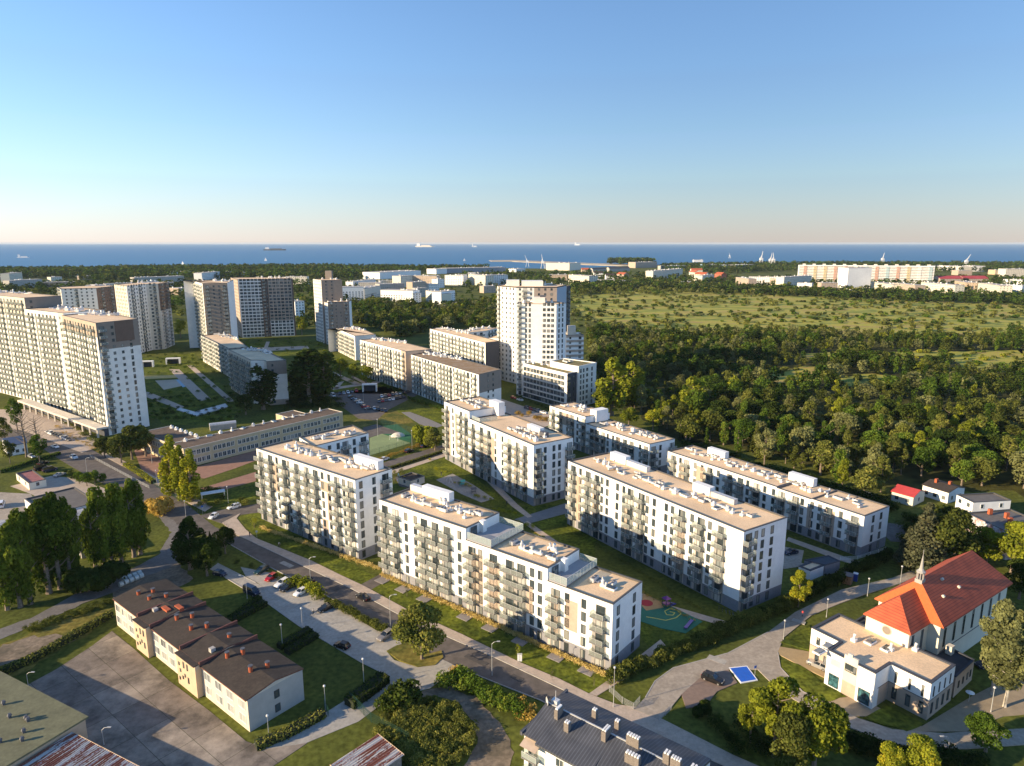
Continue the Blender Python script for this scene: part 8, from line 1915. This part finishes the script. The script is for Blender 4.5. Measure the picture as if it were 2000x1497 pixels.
mass('planting', 'planting between the low slab and the wide brown tower', 'shrubs', [(450 + (i * 31) % 190, 664 + (i * 7) % 26) for i in range(26)], LF_DARK, 2.2, n=160)
rq = random.Random(9)
mass('planting', 'rows of low hedges and small trees in the left courtyard gardens', 'shrubs', [(x + rq.uniform(-6, 6), y + rq.uniform(-3, 3)) for x in range(280, 470, 17) for y in range(705, 830, 13) if not (290 < x < 365 and 732 < y < 765) and rq.random() < .62], LF_GREEN, 2.2, n=260)
mass('planting', 'dense planting between the dark tree mass and the courtyard car park', 'shrubs', [(560 + rq.uniform(0, 90), 770 + rq.uniform(0, 34)) for _ in range(30)], LF_DARK, 3.4, n=260)
mass('planting', 'autumn-coloured garden shrubs before the beige slabs', 'shrubs', [(620 + rq.uniform(0, 190), 700 + rq.uniform(0, 62)) for _ in range(34)], LF_RUST, 1.8, n=200)
mass('planting', 'small trees on the lawn below the wide brown tower', 'shrubs', [(455 + rq.uniform(0, 180), 664 + rq.uniform(0, 26)) for _ in range(26)], LF_GREEN, 3.2, n=160)
mass('planting', 'scrubby verge along the road before the arcade', 'shrubs', [(110 + t * 85, 838 + t * 44 + rq.uniform(-5, 5)) for t in [i / 22 for i in range(22)]], LF_RUST, 1.2, n=160)
mass('planting', 'green slope between the towers and the low slab', 'shrubs', [(285 + (i * 23) % 100, 690 + (i * 11) % 30) for i in range(24)], LF_DARK, 2.4, n=180)
mass('planting', 'trees and shrubs between the courtyard car park and the school', 'shrubs', [(560 + (i * 23) % 110, 785 + (i * 11) % 22) for i in range(26)], LF_DARK, 3.2, n=260)
mass('planting', 'shrubs along the foot of the beige slabs', 'shrubs', [(800 + i * 5, 782 + i * 1.6) for i in range(16)] + [(745 + i * 6, 752 + i * 3) for i in range(10)], LF_GREEN, 2.4, n=220)
mass('planting', 'shrubs before the white grid-fronted block', 'shrubs', [(1010 + i * 7, 775 + i * 3.0) for i in range(14)], LF_DARK, 1.8, n=200)
mass('planting', 'garden behind the kiosk and along the street at the left', 'shrubs', [(128 + (i * 13) % 40, 925 + (i * 7) % 16) for i in range(9)], LF_DARK, 1.8, n=260)
r = thing('lawn_tent', 'grey covered container beside the school courtyard', 'container', G(436, 838), .5); b = MB(); b.box(-6, 6, -1.6, 1.6, 0, 2.6, M_CONC); b.build('body', r); b = MB(); b.tube([(-6.1, 0, 2.4), (6.1, 0, 2.4)], 1.2, M_METAL, n=10); b.build('roof', r)
# patios along the stepped block
for s in (3, 11, 19, 33, 41, 50, 60, 68):
    q = V3(C_p0) + tC * s - nC * 2.6; M = Matrix.Translation(q) @ Matrix.Rotation(atan2(tC.y, tC.x), 4, 'Z'); b = MB(); b.box(-1.7, 1.7, -1.4, 1.9, 0, .18, mat('deck_grey', (.26, .235, .22), noise=.12, nscale=3), M); o = b.build('patio'); o['kind'] = 'structure'
# bicycles by the gable of the long block
M_BK = mat('bicycle_paint', (.10, .10, .12), rough=.4)
def bicycle(label, x, y, rz, grp=None, z=.05):
    r = thing('bicycle', label, 'bicycle', G(x, y, z) if False else (G(x, y).x, G(x, y).y, z), rz, grp); b = MB(); b.tube([(-.45, 0, .34), (-.15, 0, .85), (.4, 0, .8), (-.05, 0, .3), (-.45, 0, .34)], .022, M_BK, n=5); b.tube([(.4, 0, .8), (.52, 0, .34)], .022, M_BK, n=5); b.tube([(-.05, 0, .3), (-.2, 0, .95)], .022, M_BK, n=5); b.tube([(.42, -.28, 1.0), (.36, 0, .98), (.42, .28, 1.0)], .018, M_BK, n=5); b.build('frame', r)
    for sx in (-.48, .55):
        w = MB(); n = 16
        for k in range(n):
            a, d_ = 2 * pi * k / n, 2 * pi * (k + 1) / n; w.tube([(cos(a) * .33, 0, sin(a) * .33), (cos(d_) * .33, 0, sin(d_) * .33)], .02, M_TYRE, n=4, cap=False)
        for k in range(6): w.tube([(0, 0, 0), (cos(k * pi / 3) * .33, 0, sin(k * pi / 3) * .33)], .006, M_METAL, n=3, cap=False)
        w.build('wheel', r, (sx, 0, .34))
    s = MB(); s.box(-.32, -.08, -.07, .07, .95, 1.0, M_TYRE); s.build('saddle', r); return r
for i, (x, y) in enumerate([(1404, 1192), (1411, 1195.5), (1418, 1198), (1425, 1201), (1432, 1204)]): bicycle(f'parked bicycle, {NUM[i]} from the left in the rack by the long block gable', x, y, 1.2 + i * .1, 'bicycles by the long block gable')

# ------------------------------------------------------------------ people: one continuous skinned body each
def person(label, x, y, pose, shirt, trousers, hair, rz, h=1.72, z=.05, seat=0.0):
    J = {'walk': dict(pel=(0, 0, .93), kl=(.16, .09, .50), al=(.02, .09, .09), tl=(.17, .09, .04), kr=(.02, -.09, .49), ar=(-.26, -.09, .13), tr=(-.12, -.09, .06), ch=(.02, 0, 1.30), nk=(.03, 0, 1.47), sl=(.02, .19, 1.40), el=(-.10, .25, 1.13), hl=(.04, .25, .90), sr=(.02, -.19, 1.40), er=(.06, -.25, 1.13), hr=(.22, -.24, .95), hd=(.05, 0, 1.63)),
         'stand': dict(pel=(0, 0, .93), kl=(.02, .10, .50), al=(-.01, .11, .09), tl=(.14, .13, .04), kr=(.02, -.10, .50), ar=(-.01, -.11, .09), tr=(.14, -.13, .04), ch=(0, 0, 1.30), nk=(0, 0, 1.47), sl=(0, .19, 1.40), el=(-.03, .24, 1.12), hl=(.06, .24, .88), sr=(0, -.19, 1.40), er=(-.03, -.24, 1.12), hr=(.10, -.22, .90), hd=(.02, 0, 1.63)),
         'ride': dict(pel=(-.2, 0, 1.02), kl=(.22, .10, .92), al=(.05, .10, .50), tl=(.18, .10, .46), kr=(.16, -.10, .70), ar=(-.05, -.10, .26), tr=(.10, -.10, .23), ch=(.02, 0, 1.34), nk=(.10, 0, 1.48), sl=(.06, .19, 1.41), el=(.24, .23, 1.20), hl=(.42, .24, 1.04), sr=(.06, -.19, 1.41), er=(.24, -.23, 1.20), hr=(.42, -.24, 1.04), hd=(.15, 0, 1.63))}[pose]
    R = dict(pel=.135, kl=.062, al=.045, tl=.04, kr=.062, ar=.045, tr=.04, ch=.15, nk=.055, sl=.07, el=.042, hl=.032, sr=.07, er=.042, hr=.032, hd=.098)
    V, E, RR, idx = [], [], [], {}
    def add(k, p, r): idx[k] = len(V); V.append(p); RR.append(r)
    for k in J: add(k, J[k], R[k])
    for sd, s in (('l', 1), ('r', -1)):
        hp = (J['pel'][0], s * .10, J['pel'][2] - .04); add('h' + sd + 'p', hp, .095); E += [(idx['pel'], idx['h' + sd + 'p']), (idx['h' + sd + 'p'], idx['k' + sd]), (idx['k' + sd], idx['a' + sd]), (idx['a' + sd], idx['t' + sd]), (idx['ch'], idx['s' + sd]), (idx['s' + sd], idx['e' + sd]), (idx['e' + sd], idx['h' + sd])]
        hx, hy, hz = J['h' + sd]
        for f in range(5):      # fingers, thumb at the side
            fx = (-.03, -.015, 0, .015, .04)[f]; add(f'f{sd}{f}', (hx + fx + .02, hy - s * .01, hz - (.075, .085, .09, .08, .045)[f]), .008); E.append((idx['h' + sd], idx[f'f{sd}{f}']))
    add('top', (J['hd'][0], 0, J['hd'][2] + .10), .075); add('nose', (J['hd'][0] + .115, 0, J['hd'][2] - .01), .014)
    E += [(idx['pel'], idx['ch']), (idx['ch'], idx['nk']), (idx['nk'], idx['hd']), (idx['hd'], idx['top']), (idx['hd'], idx['nose'])]
    me = bpy.data.meshes.new('person'); me.from_pydata(V, E, []); ob = bpy.data.objects.new('tmp_body', me); COL.objects.link(ob)
    md = ob.modifiers.new('skin', 'SKIN'); sub = ob.modifiers.new('sub', 'SUBSURF'); sub.levels = 1; sub.render_levels = 1
    for i, v in enumerate(me.skin_vertices[0].data): v.radius = (RR[i], RR[i]); v.use_root = (i == idx['pel'])
    dg = bpy.context.evaluated_depsgraph_get(); dg.update(); m2 = bpy.data.meshes.new_from_object(ob.evaluated_get(dg)); bpy.data.objects.remove(ob)
    skin = mat('skin', (.55, .34, .25), rough=.6); sm, tm, hm = mat('cloth_' + shirt[0], shirt[1]), mat('cloth_' + trousers[0], trousers[1]), mat('hair_' + hair[0], hair[1]); sh = mat('shoe', (.04, .04, .04))
    m2.materials.clear(); [m2.materials.append(q) for q in (skin, sm, tm, hm, sh)]
    hd = Vector(J['hd']); waist = J['pel'][2] + .06
    hands = [Vector(J['hl']), Vector(J['hr'])]; mi = []
    for p in m2.polygons:
        c = p.center
        if (c - hd).length < .2 and c.z > J['nk'][2] + .03: k = 3 if (c.z > hd.z + .06 or c.x < hd.x - .03) else 0
        elif min((c - q).length for q in hands) < .11: k = 0
        elif c.z < .09 or (c - Vector(J['tl'])).length < .09 or (c - Vector(J['tr'])).length < .09: k = 4
        elif c.z < waist and abs(c.y) < .2: k = 2
        else: k = 1
        mi.append(k)
    m2.polygons.foreach_set('material_index', mi); m2.polygons.foreach_set('use_smooth', [True] * len(mi)); m2.name = 'person'
    g = G(x, y); o = link('person', m2, None, (g.x, g.y, z), rz, scale=h / 1.73); tag(o, label, 'person'); return o
K = ('black', (.02, .02, .022)); NV = ('navy', (.03, .04, .09)); BW = ('brown', (.09, .05, .03)); RD = ('red', (.45, .05, .05)); GY = ('grey', (.25, .25, .26)); WT = ('white', (.7, .7, .68))
person('person in dark clothes walking over the parking lot mouth', 802, 1347, 'walk', K, K, ('blond', (.45, .36, .22)), 2.6)
person('person in a red top with a long shadow on the lane', 1567, 1206, 'walk', RD, NV, BW, .6, z=.18)
person('person in black standing at the lawn corner by the junction', 488, 1049, 'stand', K, K, BW, 1.0, z=.15)
bicycle('bicycle ridden along the pavement below the L-shaped block', 545, 1070, -.65, z=.16); person('cyclist in a pale top riding on the pavement', 545, 1070, 'ride', WT, K, BW, -.65, z=.18)
bicycle('bicycle ridden across the middle of the parking lot', 612, 1202, .9, z=.07); person('cyclist in dark clothes crossing the parking lot', 612, 1202, 'ride', GY, K, BW, .9, z=.09)
person('person walking on the path above the central playground', 862, 930, 'walk', K, NV, BW, 1.5, z=.1); person('person by the grey central playground path', 990, 988, 'walk', NV, K, BW, 2.2, z=.1)
person('person in a dark jacket on the pavement by the columnar poplars', 372, 998, 'walk', K, GY, BW, -.7, z=.15)

# ------------------------------------------------------------------ air
b = MB(); b.box(-42000, 42000, -300, 47000, -5.0, 97, M_WHITE); haze = b.build('haze'); tag(haze, None, None, kind='stuff')
hm = bpy.data.materials.new('haze_air'); hm.use_nodes = True; N = hm.node_tree.nodes; N.clear(); vo = N.new('ShaderNodeVolumePrincipled'); ou = N.new('ShaderNodeOutputMaterial')
vo.inputs['Color'].default_value = (.75, .88, 1, 1); vo.inputs['Density'].default_value = 2.2e-5; vo.inputs['Anisotropy'].default_value = .0
hm.node_tree.links.new(vo.outputs['Volume'], ou.inputs['Volume']); haze.data.materials.clear(); haze.data.materials.append(hm)
